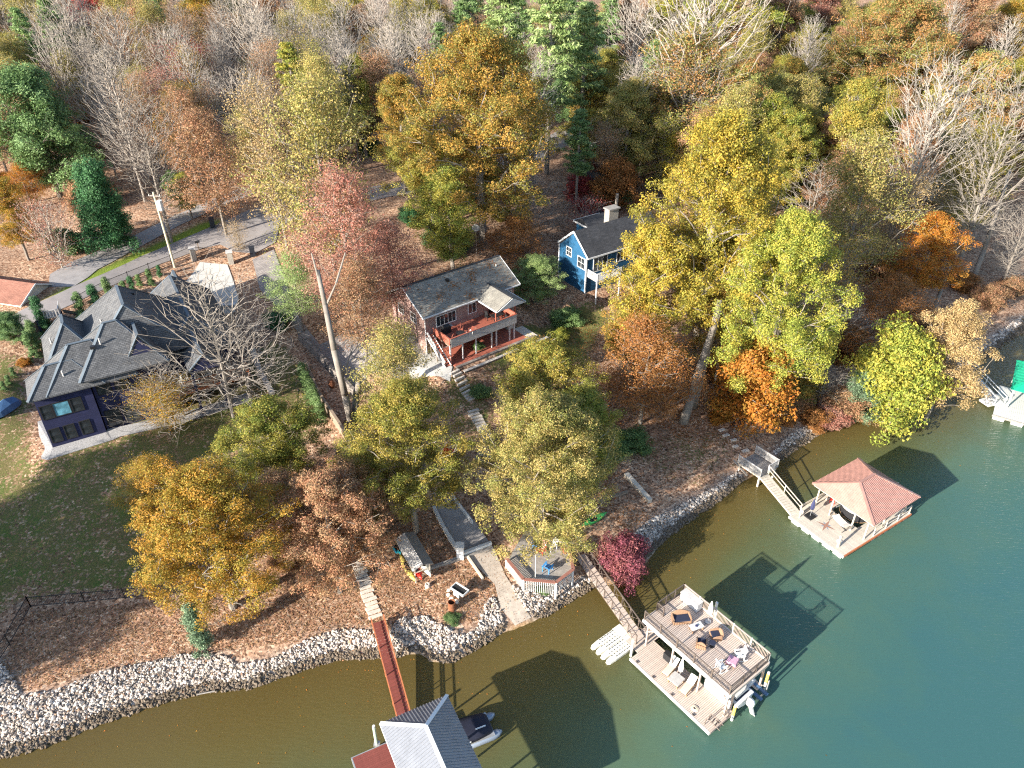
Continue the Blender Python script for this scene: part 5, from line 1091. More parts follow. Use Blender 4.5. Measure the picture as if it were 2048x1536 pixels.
t = thing('picnic_table', 'weathered picnic table beside the lower garden steps', 'table', ground(972, 920), R(-35))
for i in range(5): B(t, 'plank', M['greywood'], (-.9, .9, -.37 + i * .15, -.23 + i * .15, .7, .74))
for s in (-.75, .75): B(t, 'seat', M['greywood'], (-.9, .9, s - .13, s + .13, .42, .46)); 
for x in (-.6, .6): MB().beam((x, -.75, -.05), (x, .25, .7), .08, .08).build('leg', M['greywood'], t); MB().beam((x + .09, .75, -.05), (x + .09, -.25, .7), .08, .08).build('leg', M['greywood'], t); B(t, 'seat_bearer', M['greywood'], (x - .14, x - .06, -.85, .85, .36, .415))
# walls and black fences
def fence(name, label, pts, h, m, post=2.4, bal=.13, rails=2):
    P = []
    for a, b in zip(pts[:-1], pts[1:]):
        A, B_ = ground(*a), ground(*b); n = max(1, int(np.linalg.norm(B_ - A) / post))
        P += [A + (B_ - A) * i / n for i in range(n)]
    P.append(ground(*pts[-1])); o = P[0]; t = thing(name, label, 'fence', o)
    P = [Vector((p[0] - o[0], p[1] - o[1], z_at(p[0], p[1]) - o[2])) for p in P]; up = Vector((0, 0, 1)); mb = MB()
    for i, p in enumerate(P):
        MB().beam(p - up * .2, p + up * (h + .1), .07, .07).build('post', M[m], t)
        if i < len(P) - 1:
            q = P[i + 1]
            for k in range(rails): z = .15 + (h - .2) * k / max(1, rails - 1); MB().beam(p + up * z, q + up * z, .045, .045).build('rail', M[m], t)
            k = int((q - p).length / bal)
            for j in range(1, k): r = p.lerp(q, j / k); mb.beam(r + up * .08, r + up * h, .018, .018)
    o2 = mb.build('baluster_row', M[m], t); o2['kind'] = 'stuff'
    return t
fence('metal_fence', 'black metal fence between the lower lawn and the leafy bank', [(62, 1214), (170, 1205), (330, 1190), (430, 1178)], 1.25, 'blackmetal'); fence('metal_fence', 'black metal fence running down the bank at the frame edge', [(-10, 1335), (20, 1290), (62, 1214)], 1.25, 'blackmetal')
fence('metal_fence', 'black metal fence along the road behind the navy house', [(150, 615), (215, 580), (300, 545), (385, 510)], 1.3, 'blackmetal'); fence('metal_fence', 'black metal gate fence between the stone gate pillars', [(392, 512), (462, 518)], 1.4, 'blackmetal')
def low_wall(label, pts, w, h, m):
    t = thing('garden_wall', label, 'wall'); P = [ground(*q) for q in pts]
    for a, b in zip(P[:-1], P[1:]): MB().beam(a + (0, 0, h / 2 - .3), b + (0, 0, h / 2 - .3), w, h + .6).build('wall_run', M[m], t)
    return t
low_wall('dark boundary wall running down the slope beside the leafy path', [(612, 735), (640, 800), (680, 860), (712, 908)], .3, 1.1, 'timber'); low_wall('dark block wall along the lower edge of the paver drive', [(600, 680), (655, 738), (710, 795)], .35, 1.2, 'blockwall')
low_wall('pale stone wall edge beside the navy house steps', [(505, 700), (520, 745), (545, 790)], .6, .4, 'palestone')
t = thing('clay_urn', 'rust red clay urn between the dark walls', 'urn', ground(664, 775)); MB().loft([ringz(r, z) for r, z in ((.2, 0), (.36, .3), (.38, .6), (.22, .85), (.27, .95))]).build('body', M['rust'], t, True)
# road side: pole, bins, mailbox, pillars, boat under tarp
up_ = ground(350, 535); t = thing('utility_pole', 'tall pale utility pole with a transformer above the road', 'utility pole', up_)
MB().tube((0, 0, -.5), (-.25, 0, 10.6), .17, .12, 10).build('pole', M['creosote'], t); MB().tube((.38, -.3, 8.3), (.38, -.3, 9.6), .34, .34, 12).build('transformer', M['offwhite'], t); MB().beam((-.2, 0, 9.2), (.38, -.3, 9.2), .1, .1).build('bracket', M['steel'], t); MB().beam((-1.0, .1, 10.1), (.6, -.1, 10.1), .1, .1).build('cross_arm', M['greywood'], t)
for x in (-.9, -.2, .5): MB().tube((x, 0, 10.15), (x, 0, 10.35), .05, .03, 6).build('insulator', M['offwhite'], t)
up2 = ground(1172, 300); t = thing('utility_pole', 'thin dark pole beside the upper road behind the big oak', 'utility pole', up2); MB().tube((0, 0, -.3), (0, 0, 11), .14, .1, 8).build('pole', M['bark'], t); MB().beam((-.9, 0, 10.4), (.9, 0, 10.4), .1, .1).build('cross_arm', M['greywood'], t)
def trash_bin(label, px, py, s=1.0):
    t = thing('trash_bin', label, 'bin', ground(px, py), .4); t.scale = (s, s, s); MB().box((0, 0, .55), (.55, .65, 1.0)).build('body', M['bin'], t); MB().beam((0, -.36, 1.08), (0, .36, 1.12), .6, .08).build('lid', M['bin'], t)
    for sx in (-.26, .26): MB().tube((sx - .04, .33, .13), (sx + .04, .33, .13), .13, .13, 10).build('wheel', M['black'], t)
trash_bin('dark trash bin on the grass across the road', 426, 455, 1.25); trash_bin('dark trash bin at the gate by the paver drive', 506, 512, 1.2)
t = thing('mailbox', 'black mailbox on a post at the road edge', 'mailbox', ground(398, 500), .5); B(t, 'post', M['timber'], (-.06, .06, -.06, .06, -.2, 1.1)); MB().loft([[(x, -.14, 1.1), (x, .14, 1.1), (x, .14, 1.28), (x, .07, 1.38), (x, -.07, 1.38), (x, -.14, 1.28)] for x in (-.32, .32)]).build('box', M['blackmetal'], t)
for k, (x, y) in enumerate(((389, 520), (463, 527))):
    t = thing('gate_pillar', ['grey stone gate pillar nearest the utility pole', 'grey stone gate pillar nearest the paver drive'][k], 'pillar', ground(x, y), .3); B(t, 'shaft', M['stone'], (-.35, .35, -.35, .35, -.2, 1.7)); MB().box((0, 0, 1.78), (.9, .9, .15)).build('cap', M['slatgrey'], t)
t = thing('covered_boat', 'boat under a blue tarp at the edge of the lawn', 'boat', ground(8, 822), R(70)); MB().loft([[(x, -w, 0), (x, -w * .9, h * .6), (x, 0, h), (x, w * .9, h * .6), (x, w, 0)] for x, w, h in ((-1.6, .3, .5), (-.8, .8, 1.0), (.5, .85, 1.25), (1.5, .7, .9), (1.9, .4, .4))]).build('tarp', M['tarp'], t); B(t, 'keel_block', M['timber'], (-1, 1, -.2, .2, -.3, .02))
t = thing('rail_fence', 'short split rail fence beside the gravel drive', 'fence', ground(352, 438), R(20))
for x in (0, 2, 4): B(t, 'post', M['palewood'], (x - .06, x + .06, -.06, .06, -.2, .75))
B(t, 'rail', M['palewood'], (0, 4, -.03, .03, .55, .65)); B(t, 'rail', M['palewood'], (0, 4, -.03, .03, .25, .34))
t = thing('garden_bench', 'white garden bench by the garage door of the navy house', 'bench', ground(455, 615), R(10)); B(t, 'seat', M['white'], (-1.0, 1.0, -.3, .3, .42, .48)); MB().beam((0, .3, .48), (0, .42, 1.0), 2.0, .05).build('backrest', M['white'], t); [B(t, 'leg', M['white'], (x - .05, x + .05, -.28, .28, 0, .415)) for x in (-.85, .85)]
# cars by the upper houses
def car(label, px, py, rz, m):
    t = thing('parked_car', label, 'car', ground(px, py), rz)
    S = lambda x, w, z0, z1: [(x, -w, z0), (x, w, z0), (x, w * 1.02, (z0 + z1) / 2), (x, w * .93, z1), (x, -w * .93, z1), (x, -w * 1.02, (z0 + z1) / 2)]
    MB().loft([S(-2.25, .8, .35, .65), S(-2.1, .88, .25, .85), S(-1.0, .9, .22, .95), S(1.3, .9, .22, .98), S(2.15, .88, .25, .92), S(2.25, .82, .4, .75)]).build('body', M[m], t)
    MB().loft([S(-.95, .8, .94, .96), S(-.35, .74, .94, 1.4), S(1.05, .74, .94, 1.42), S(1.75, .8, .94, .98)]).build('cabin', M['glass'], t); B(t, 'roof', M[m], (-.3, 1.0, -.66, .66, 1.405, 1.45))
    for x in (-1.4, 1.4):
        for y in (-.82, .82):
            w = MB().tube((x, y - .1, .33), (x, y + .1, .33), .33, .33, 14).build('wheel', M['black'], t); MB().tube((x, y - .11, .33), (x, y + .11, .33), .18, .18, 10).build('rim', M['steel'], w)
    for y in (-.6, .6): B(t, 'headlight', M['offwhite'], (-2.27, -2.2, y - .15, y + .15, .62, .74))
    return t
car('white car parked by the upper road', 1343, 245, .3, 'carwhite'); car('dark car parked beside the round green bush', 1304, 282, 1.2, 'cardark'); car('silver car parked at the top of the dark driveway', 1187, 298, -.9, 'carsilver')
# ------------------------------------------------------------------ trees: skeletons grown towards crown points, leaves at the twig ends
def leaf_material(name, transl, rough):
    m, n, l, p = nodes(name)
    oi = n.new('ShaderNodeObjectInfo')
    b = n.new('ShaderNodeAttribute'); b.attribute_type = 'OBJECT'; b.attribute_name = 'second_tone'
    cl = n.new('ShaderNodeAttribute'); cl.attribute_name = 'clump'; rn = n.new('ShaderNodeAttribute'); rn.attribute_name = 'rnd'
    f = math_(n, l, 'ADD', math_(n, l, 'MULTIPLY', cl.outputs['Fac'], .6), math_(n, l, 'MULTIPLY', rn.outputs['Fac'], .4))
    fr = n.new('ShaderNodeMapRange'); fr.interpolation_type = 'SMOOTHSTEP'; l.new(f, fr.inputs[0]); fr.inputs[1].default_value = .3; fr.inputs[2].default_value = .75
    c = mixc(n, l, oi.outputs['Color'], b.outputs['Color'], fr.outputs[0])
    hs = n.new('ShaderNodeHueSaturation'); l.new(c, hs.inputs['Color'])
    v = math_(n, l, 'MULTIPLY_ADD', rn.outputs['Fac'], .85); v.node.inputs[2].default_value = .52; l.new(v, hs.inputs['Value'])
    h = math_(n, l, 'MULTIPLY_ADD', cl.outputs['Fac'], .03); h.node.inputs[2].default_value = .485; l.new(h, hs.inputs['Hue'])
    l.new(hs.outputs[0], p.inputs['Base Color']); p.inputs['Roughness'].default_value = rough; p.inputs['Specular IOR Level'].default_value = .25
    t = n.new('ShaderNodeBsdfTranslucent'); l.new(hs.outputs[0], t.inputs[0])
    mx = n.new('ShaderNodeMixShader'); mx.inputs[0].default_value = transl
    l.new(p.outputs[0], mx.inputs[1]); l.new(t.outputs[0], mx.inputs[2]); l.new(mx.outputs[0], n['Material Output'].inputs['Surface'])
    return m
M['leaf'] = leaf_material('autumn_leaves', .3, .6); M['needle'] = leaf_material('needles', .2, .6)

def grow(r, trunk, tips, bf=.35, step=.9, tipr=.018, power=2.35, wig=.1, droop=0.0):
    """connect crown points to the trunk; returns node positions, parents, radii and the tip nodes"""
    P = [np.array(q, float) for q in trunk]; par = [-1] + list(range(len(trunk) - 1)); pl = [0.0]
    for i in range(1, len(P)): pl.append(pl[-1] + np.linalg.norm(P[i] - P[i - 1]))
    A = np.zeros((60000, 3)); A[:len(P)] = P; PL = np.zeros(60000); PL[:len(P)] = pl; n = len(P)
    lo = max(1, int(len(trunk) * .35)); ends = np.zeros(len(tips), int)
    axis_d = np.hypot(tips[:, 0], tips[:, 1]) + .25 * np.abs(tips[:, 2] - trunk[-1][2])
    for k in np.argsort(axis_d):
        p = tips[k]; d = p - A[:n]; dist = np.linalg.norm(d, axis=1); hz = np.hypot(d[:, 0], d[:, 1])
        cost = dist + bf * PL[:n] + np.where(d[:, 2] < -.1 - droop * hz, 3 + 2 * np.abs(d[:, 2]), 0) + np.where(np.arange(n) < lo, 1e4, 0)
        j = int(np.argmin(cost)); L = dist[j]; m = max(1, int(L / step)); prev = j; a = A[j].copy(); sag = r.normal(0, wig, 3) * L * .5
        for q in range(1, m + 1):
            t = q / m; pos = a + (p - a) * t + sag * math.sin(t * math.pi) + np.array([0, 0, .06 * L * math.sin(t * math.pi)])
            A[n] = pos; PL[n] = PL[prev] + np.linalg.norm(pos - A[prev]); par.append(prev); prev = n; n += 1
        ends[k] = prev
    par = np.array(par); R_ = np.zeros(n); R_[ends] = tipr ** power
    for i in range(n - 1, 0, -1):
        if R_[i] == 0: R_[i] = tipr ** power
        R_[par[i]] += R_[i]
    R_ = R_ ** (1 / power)
    return A[:n], par, R_, ends
def tubes(A, par, R_, rbase, thin=0.0):
    k = rbase / R_[0]; R_ = np.where(R_ * k > .03, R_ * k, np.maximum(R_ * (1 + (k - 1) * .3), thin)); V, F = [], []; off = 0
    n = len(A); child = np.arange(1, n)
    D = A[child] - A[par[child]]; Ln = np.linalg.norm(D, axis=1); ok = Ln > 1e-4
    for c, d, L in zip(child[ok], D[ok], Ln[ok]):
        a = par[c]; d = d / L; r0, r1 = R_[a], R_[c]
        r0 = min(r0, r1 * 1.8)
        s = 7 if r1 > .1 else (4 if r1 > .04 else 3)
        u = np.cross(d, (0, 0, 1.0) if abs(d[2]) < .9 else (1.0, 0, 0)); u /= np.linalg.norm(u); w = np.cross(d, u)
        q = np.arange(s) * 2 * math.pi / s; ring = np.cos(q)[:, None] * u + np.sin(q)[:, None] * w
        V.append(A[a] - d * r0 * .3 + ring * r0); V.append(A[c] + ring * r1)
        F += [(off + i, off + (i + 1) % s, off + s + (i + 1) % s, off + s + i) for i in range(s)]; off += 2 * s
    return np.concatenate(V), F
def leaf_quads(r, C, n_each, spread, size, upb=.35, flat=.8, squash=.75, cen=None):
    N = len(C) * n_each; cl = np.repeat(r.uniform(0, 1, len(C)), n_each)
    g = r.normal(0, 1, (N, 3)); g /= np.maximum(1, np.linalg.norm(g, axis=1)[:, None] / 1.6)
    c = np.repeat(C, n_each, 0) + g * spread * np.array([1, 1, squash])
    nrm = r.normal(0, 1, (N, 3)); nrm /= np.linalg.norm(nrm, axis=1)[:, None]
    out = g if cen is None else c - np.repeat(cen, n_each, 0) + np.array([0, 0, .15])
    out = out / np.maximum(np.linalg.norm(out, axis=1)[:, None], .01)
    nrm = nrm * flat + out * .75 + np.array([0, 0, upb]); nrm /= np.linalg.norm(nrm, axis=1)[:, None]
    t = np.cross(nrm, r.normal(0, 1, (N, 3))); t /= np.linalg.norm(t, axis=1)[:, None]; b = np.cross(nrm, t)
    s = size * r.uniform(.6, 1.3, (N, 1)); asp = r.uniform(.5, .8, (N, 1))
    V = np.stack([c - t * s - b * s * asp * .4, c + t * s - b * s * asp * .4, c + b * s * asp * 1.1], 1).reshape(-1, 3)
    F = np.arange(N * 3).reshape(-1, 3); return V, F, cl, r.uniform(0, 1, N)
def raw_mesh(name, V, F, m, smooth=False):
    me = bpy.data.meshes.new(name)
    if isinstance(F, np.ndarray):
        me.vertices.add(len(V)); me.vertices.foreach_set('co', np.asarray(V, np.float32).ravel()); k = F.shape[1]
        me.loops.add(F.size); me.loops.foreach_set('vertex_index', F.astype(np.int32).ravel()); me.polygons.add(len(F))
        me.polygons.foreach_set('loop_start', np.arange(0, F.size, k, dtype=np.int32)); me.update(calc_edges=True)
    else: me.from_pydata(np.asarray(V).tolist(), [], F)
    me.materials.append(m)
    if smooth: me.polygons.foreach_set('use_smooth', [True] * len(me.polygons))
    me.update(); return me
def trunk_line(r, h, lean=.03, n=12):
    x = np.cumsum(r.normal(0, lean, n)) * h / n * 1.0; y = np.cumsum(r.normal(0, lean, n)) * h / n * 1.0
    x -= x[0]; y -= y[0]; return [(x[i], y[i], h * i / (n - 1)) for i in range(n)]
def sample_crown(r, H, Rm, zb, lobes, per, shape, sg, fill=.35):
    """uneven crown: lobes over the envelope, points round each lobe"""
    C = []; ph = r.uniform(0, 6.28, 4); holes = [(r.uniform(0, 6.28), r.uniform(.1, .9)) for _ in range(7)]
    for i in range(lobes):
        u = r.uniform(0, 1) ** .85; az = r.uniform(0, 2 * math.pi)
        if shape == 'oak': e = math.sin(math.pi * min(1, .12 + .88 * u)) ** .55 * (1.0 if u < .55 else 1 - .35 * (u - .55))
        elif shape == 'egg': e = math.sin(math.pi * min(1, .1 + .86 * u)) ** .7 * (1.15 - .55 * u)
        elif shape == 'vee': e = .3 + .7 * u ** .8 if u < .82 else .93 - (u - .82) * 2.2
        elif shape == 'cone': e = (1 - u) ** .8 + .05
        else: e = 1
        rad = Rm * e * (r.uniform(.35, 1) ** .5 if r.uniform() > fill else r.uniform(.1, .7)) * (1 + .16 * math.sin(2 * az + ph[0]) + .12 * math.sin(3 * az + ph[1] + 3 * u) + .1 * math.sin(7 * az + ph[2] + 6 * u))
        if lobes > 80 and any(abs((az - a_ + math.pi) % (2 * math.pi) - math.pi) < .33 and abs(u - u_) < .13 for a_, u_ in holes): rad *= .55
        C.append((rad * math.cos(az), rad * math.sin(az), zb + (H - zb) * u))
    C = np.array(C); T = np.repeat(C, per, 0) + r.normal(0, sg, (lobes * per, 3)) * np.array([1, 1, .7])
    k = T[:, 2] > zb * .8; return T[k], np.repeat(C, per, 0)[k]
VAR = {}
def make_tree(key, seed, H, Rm, zb, lobes, per, shape, sg, leaves=0, spread=.5, size=.2, rb=.28, bark='bark', bf=.3, tipr=.018, thin=0.0, trunk_h=.75, wig=.1, leafm='leaf', keep=1.0, power=2.35, lean=.03, upb=.35, cut=True):
    r = np.random.default_rng(seed); tl = trunk_line(r, H * trunk_h, lean)
    T, LC = sample_crown(r, H, Rm, zb, lobes, per, shape, sg); T0 = T.copy(); T[:, 0] += np.interp(T[:, 2], [q[2] for q in tl], [q[0] for q in tl]); T[:, 1] += np.interp(T[:, 2], [q[2] for q in tl], [q[1] for q in tl])
    A, par, R_, ends = grow(r, tl, T, bf, tipr=tipr, wig=wig, power=power); V, F = tubes(A, par, R_, rb, thin)
    tm = raw_mesh('trunk', V, F, M[bark]); cm = None
    if leaves:
        E = A[ends]; LC = LC + (E - T)
        LC = LC + (T - T0)
        if keep < 1: q = r.uniform(0, 1, len(E)) < keep; E = E[q]; LC = LC[q]
        V, F, cl, rn = leaf_quads(r, E, leaves, spread, size, upb, cen=LC); cm = raw_mesh('crown', V, F, M[leafm]); fattr(cm, 'clump', cl, 'FACE'); fattr(cm, 'rnd', rn, 'FACE')
    VAR[key] = (tm, cm, H, Rm, (zb + H) / 2)
make_tree('big1', 14, 23, 8.2, 6.0, 290, 5, 'oak', .5, 98, .42, .1, .42, keep=.92)
make_tree('big2', 15, 20, 9.0, 5.0, 310, 5, 'oak', .5, 98, .42, .1, .42, keep=.92)
make_tree('oak1', 11, 15.5, 6.2, 4.5, 160, 5, 'oak', .45, 92, .38, .095, .3, keep=.92)
make_tree('oak2', 12, 16, 5.8, 4.5, 165, 5, 'oak', .45, 92, .38, .095, .3, keep=.92)
make_tree('oak3', 13, 15, 6.5, 4.0, 175, 5, 'oak', .45, 88, .38, .095, .28, keep=.92)
make_tree('egg1', 21, 17.5, 5.0, 4.5, 150, 5, 'egg', .45, 88, .38, .095, .26, keep=.92)
make_tree('egg2', 22, 16.5, 4.8, 4.5, 140, 5, 'egg', .45, 88, .38, .095, .26, keep=.92)
make_tree('thin1', 31, 17, 5.2, 5.0, 95, 8, 'egg', .7, 34, .45, .095, .2, 'palebark', tipr=.014, thin=.01, power=2.1)
make_tree('thin2', 32, 15, 5.0, 4.0, 95, 8, 'oak', .75, 38, .45, .095, .2, 'palebark', tipr=.014, thin=.01, power=2.1)
make_tree('wisp', 33, 17, 4.8, 4.0, 140, 8, 'vee', .8, 16, .45, .09, .17, 'palebark', tipr=.013, thin=.009, keep=.8, power=2.1)
make_tree('bare1', 41, 18, 5.2, 3.5, 280, 9, 'vee', .8, 0, rb=.17, bark='twig', bf=.5, tipr=.012, thin=.008, wig=.05, power=2.0)
make_tree('bare2', 42, 19, 4.6, 4.5, 280, 9, 'egg', .8, 0, rb=.17, bark='twig', bf=.45, tipr=.012, thin=.008, wig=.06, power=2.0)
make_tree('bare3', 43, 20, 7.0, 3.5, 300, 11, 'vee', .9, 0, rb=.24, bark='palebark', bf=.4, tipr=.01, thin=.007, wig=.07, power=2.0)
make_tree('bare4', 44, 13, 5.5, 2.5, 150, 10, 'oak', .75, 0, rb=.15, bark='palebark', bf=.28, tipr=.009, thin=.006, wig=.12, power=2.0)
make_tree('myrtle', 51, 6, 3.0, .6, 140, 8, 'vee', .45, 6, .4, .07, .07, 'twig', bf=.5, tipr=.008, thin=.006, trunk_h=.35, keep=.6, power=2.0)
make_tree('evergreen', 61, 12, 5.0, 1.8, 115, 8, 'egg', .56, 95, .42, .1, .28, upb=.6)
make_tree('holly', 62, 8, 3.1, .3, 110, 6, 'cone', .45, 90, .36, .095, .2, upb=.6)
make_tree('cypress', 63, 4.0, .9, .1, 40, 4, 'cone', .16, 80, .18, .06, .07, leafm='needle', trunk_h=.9)
make_tree('shrub', 71, 2.4, 1.6, .1, 50, 6, 'oak', .28, 80, .24, .07, .06, trunk_h=.4, tipr=.009)
make_tree('sapling', 72, 5.5, 2.2, 1.0, 60, 6, 'oak', .38, 80, .32, .085, .08, trunk_h=.6, tipr=.011)
def make_pine(key, seed, H, Rm, zb, whorls, size):
    r = np.random.default_rng(seed); tl = trunk_line(r, H, .012, 14); T = []
    for k in range(whorls):
        u = k / (whorls - 1); z = zb + (H - zb) * u; n = r.integers(4, 7); e = Rm * ((1 - u) ** .7 * .85 + .16) * (min(1, .55 + u * 2.2))
        for j in range(n):
            az = r.uniform(0, 6.28); L = e * r.uniform(.7, 1.1)
            for q in (.35, .55, .75, .9, 1.0): T.append((L * q * math.cos(az) + r.normal(0, .2), L * q * math.sin(az) + r.normal(0, .2), z + L * q * .22 + r.normal(0, .12)))
    T = np.array(T); A, par, R_, ends = grow(r, tl, T, .15, droop=.2, tipr=.018); V, F = tubes(A, par, R_, .26)
    tm = raw_mesh('trunk', V, F, M['bark']); V, F, cl, rn = leaf_quads(r, A[ends], 34, .36, size, .4, squash=.5)
    t4 = V.reshape(-1, 3, 3).copy(); m_ = (t4[:, 0] + t4[:, 1]) / 2; t4[:, 2] = m_ + (t4[:, 2] - m_) * .5; V = t4.reshape(-1, 3)
    cm = raw_mesh('crown', V, F, M['needle']); fattr(cm, 'clump', cl, 'FACE'); fattr(cm, 'rnd', rn, 'FACE'); VAR[key] = (tm, cm, H, Rm, (zb + H) / 2)
make_pine('pine1', 81, 20, 3.6, 8, 16, .24); make_pine('pine2', 82, 17, 3.4, 3.5, 18, .22)

TONES = dict(yellow=('#a6a544', '#cfab48'), gold=('#b0a340', '#c98d3c'), olive=('#929a44', '#c0a350'), oliveg=('#849642', '#b4a24a'), lime=('#92a446', '#c0b04e'), rustoak=('#9b9a48', '#c59046'),
             rust=('#bb8e50', '#b06c40'), orange=('#c89c40', '#cc7534'), pink=('#bf967e', '#b26e62'), red=('#a65548', '#b6484c'), crimson=('#94505a', '#ac6a6c'), tan=('#b59f6c', '#cba97c'), pinktan=('#b59b70', '#b57e64'), brown=('#b3966c', '#bd8468'),
             green=('#64884f', '#8aa36a'), dkgreen=('#406e46', '#5e8a58'), pine=('#6e9254', '#97ac70'), ltpine=('#88a660', '#adba7a'), cedar=('#6c8566', '#8ca480'), tanolive=('#a0a456', '#caae6c'), mix=('#96a058', '#c68a5a'))
def lit(t): return [tuple(c * .8 for c in lin(h)) for h in TONES[t]]
def plant(name, kind, base, s, hs, tone, label, cat='tree', group=None, lean=(0, 0), rz=None, tint=None):
    tm, cm, H, Rm, hc = VAR[kind]
    t = thing(name, label, cat, base, rng.uniform(0, 6.28) if rz is None else rz, group); t.scale = (s, s, s * hs)
    if lean != (0, 0): t.rotation_mode = 'XYZ'; t.rotation_euler = (lean[0], lean[1], t.rotation_euler[2])
    k = put('trunk', tm, t)
    if cm is not None:
        c = put('crown', cm, t); a, b = lit(tone); v = rng.uniform(.88, 1.1)
        c.color = (a[0] * v, a[1] * v, a[2] * v, 1); c['second_tone'] = [b[0] * v, b[1] * v, b[2] * v]
    return t
def tree(cx, cy, w, kind, tone, label, hs=1.0, name=None, group=None, cat='tree', rz=None, dz=-.15):
    """a tree whose crown centre is seen at that pixel, crown w pixels wide"""
    tm, cm, H, Rm, hc = VAR[kind]; s = 1.0
    for _ in range(6):
        p = ground(cx, cy, hc * s * hs); D = p[1] * math.cos(PITCH) + (CAM_H - p[2]) * math.sin(PITCH); s = .5 * s + .5 * (w * D / FPX) / (2 * Rm)
    base = (p[0], p[1], z_at(p[0], p[1]) + dz)
    nm = name or {'o': 'oak_tree', 'e': 'leafy_tree', 't': 'thinning_tree', 'w': 'thinning_tree', 'b': 'bare_tree', 'p': 'pine_tree', 's': 'shrub', 'h': 'holly_tree', 'c': 'cypress', 'm': 'crape_myrtle'}[kind[0]]
    return plant(nm, kind, base, s, hs, tone, label, cat, group, rz=rz)
# ------------------------------------------------------------------ the trees of the photograph, near ones first
W = 'trees on the waterfront slope'
tree(420, 1060, 370, 'big2', 'gold', 'golden oak overhanging the black fence above the riprap', .9, group=W)
tree(540, 880, 230, 'oak3', 'oliveg', 'yellow green oak below the navy house deck', .9, group=W)
tree(300, 960, 130, 'thin2', 'gold', 'sparse golden tree on the shaded lawn edge', .7, group=W)
tree(655, 1045, 280, 'oak3', 'brown', 'red brown oak with pale trunk above the stone steps', 1.0, group=W)
tree(690, 1000, 190, 'oak2', 'pinktan', 'rust brown oak beside the leafy path', .85, group=W)
tree(815, 890, 270, 'big1', 'olive', 'olive yellow oak between the garden steps and kayak rack', 1.0, group=W)
tree(790, 740, 190, 'thin1', 'tanolive', 'thin olive tree in front of the brick house corner', .9, group=W)
tree(1095, 765, 240, 'oak3', 'olive', 'olive oak on the slope just below the red patio', .85, group=W)
tree(1090, 925, 340, 'big2', 'tanolive', 'broad yellow olive oak leaning over the waterfront deck', 1.0, group=W)
tree(1160, 870, 190, 'egg2', 'oliveg', 'green olive tree beside the shaded lawn', .9, group=W)
tree(1110, 1035, 130, 'thin2', 'tanolive', 'low olive branches over the waterfront deck chairs', .5, group=W)
tree(1425, 440, 330, 'big1', 'yellow', 'huge yellow green oak in front of the blue house', 1.2, group=W)
tree(1298, 580, 200, 'egg1', 'yellow', 'tall yellow tree covering the blue house corner', 1.0, group=W)
tree(1570, 600, 285, 'big1', 'lime', 'lime yellow oak above the orange bush on the bank', 1.2, group=W)
tree(1480, 480, 230, 'oak3', 'rustoak', 'rusty yellow oak between the yellow and lime oaks', 1.2, group=W)
tree(1295, 720, 210, 'thin2', 'rust', 'sparse rust coloured tree on the leafy lawn', .8, group=W)
tree(1510, 760, 160, 'sapling', 'orange', 'bushy orange tree at the foot of the lime oak', 1.0, group=W, name='small_tree')
tree(1450, 650, 150, 'thin1', 'rustoak', 'rust tinged tree behind the leaning grey trunks', .9, group=W)
tree(1650, 760, 150, 'bare4', 'tan', 'pale bare tree arching over the bank', .5, group=W)
tree(1610, 700, 120, 'wisp', 'oliveg', 'wispy green tree between the orange bush and the bank', .7, group=W)
tree(1735, 780, 90, 'holly', 'cedar', 'grey green cedar at the water edge', 1.0, group=W)
tree(1800, 740, 150, 'sapling', 'lime', 'bright lime tree overhanging the water', 1.2, group=W, name='small_tree')
tree(1905, 690, 170, 'egg2', 'tan', 'tan pink cypress like tree overhanging the green roofed dock gangway', 1.0, group=W)
tree(1860, 500, 150, 'egg2', 'orange', 'orange tree among bare trunks by the shore', .8, group=W)
tree(1690, 640, 170, 'bare4', 'tan', 'bare brown tree before the stony clearing', .7, group=W)
tree(1790, 600, 150, 'thin2', 'rust', 'rust coloured sparse tree beside the clearing', .6, group=W)
tree(1985, 330, 260, 'bare3', 'tan', 'tall bare tree with white trunks at the shore bend', 1.15, group=W)
tree(1850, 300, 230, 'bare1', 'tan', 'bare white branched tree behind the orange tree', 1.1, group=W)
tree(2040, 480, 140, 'bare3', 'tan', 'bare tree cut by the frame edge above the stone bank', .9, group=W)
tree(1720, 400, 200, 'thin1', 'tanolive', 'sparse olive tree with pale leaning trunk', 1.1, group=W)
tree(1630, 400, 180, 'bare4', 'tan', 'bare spreading tree before the slate blue house deck', .9, group=W)
tree(1700, 270, 160, 'egg1', 'olive', 'pale olive tree beside the bare white tree', 1.0, group=W)
tree(1270, 650, 150, 'egg2', 'rustoak', 'orange yellow tree below the blue house balcony', .8, group=W)
tree(1450, 560, 210, 'oak3', 'yellow', 'yellow oak between the huge yellow and lime oaks', 1.1, group=W)
tree(1530, 690, 150, 'thin2', 'oliveg', 'green gold branches below the lime oak', .8, group=W)
tree(735, 930, 150, 'thin1', 'olive', 'slim olive tree above the kayak rack slope', .8, group=W)
tree(1660, 560, 150, 'wisp', 'rustoak', 'wispy rust tree behind the lime oak', .9, group=W)
tree(1790, 430, 150, 'wisp', 'tan', 'wispy tan tree in the clearing', .9, group=W)
tree(560, 1010, 150, 'thin2', 'pinktan', 'thin pink brown tree between the golden and red brown oaks', .9, group=W)
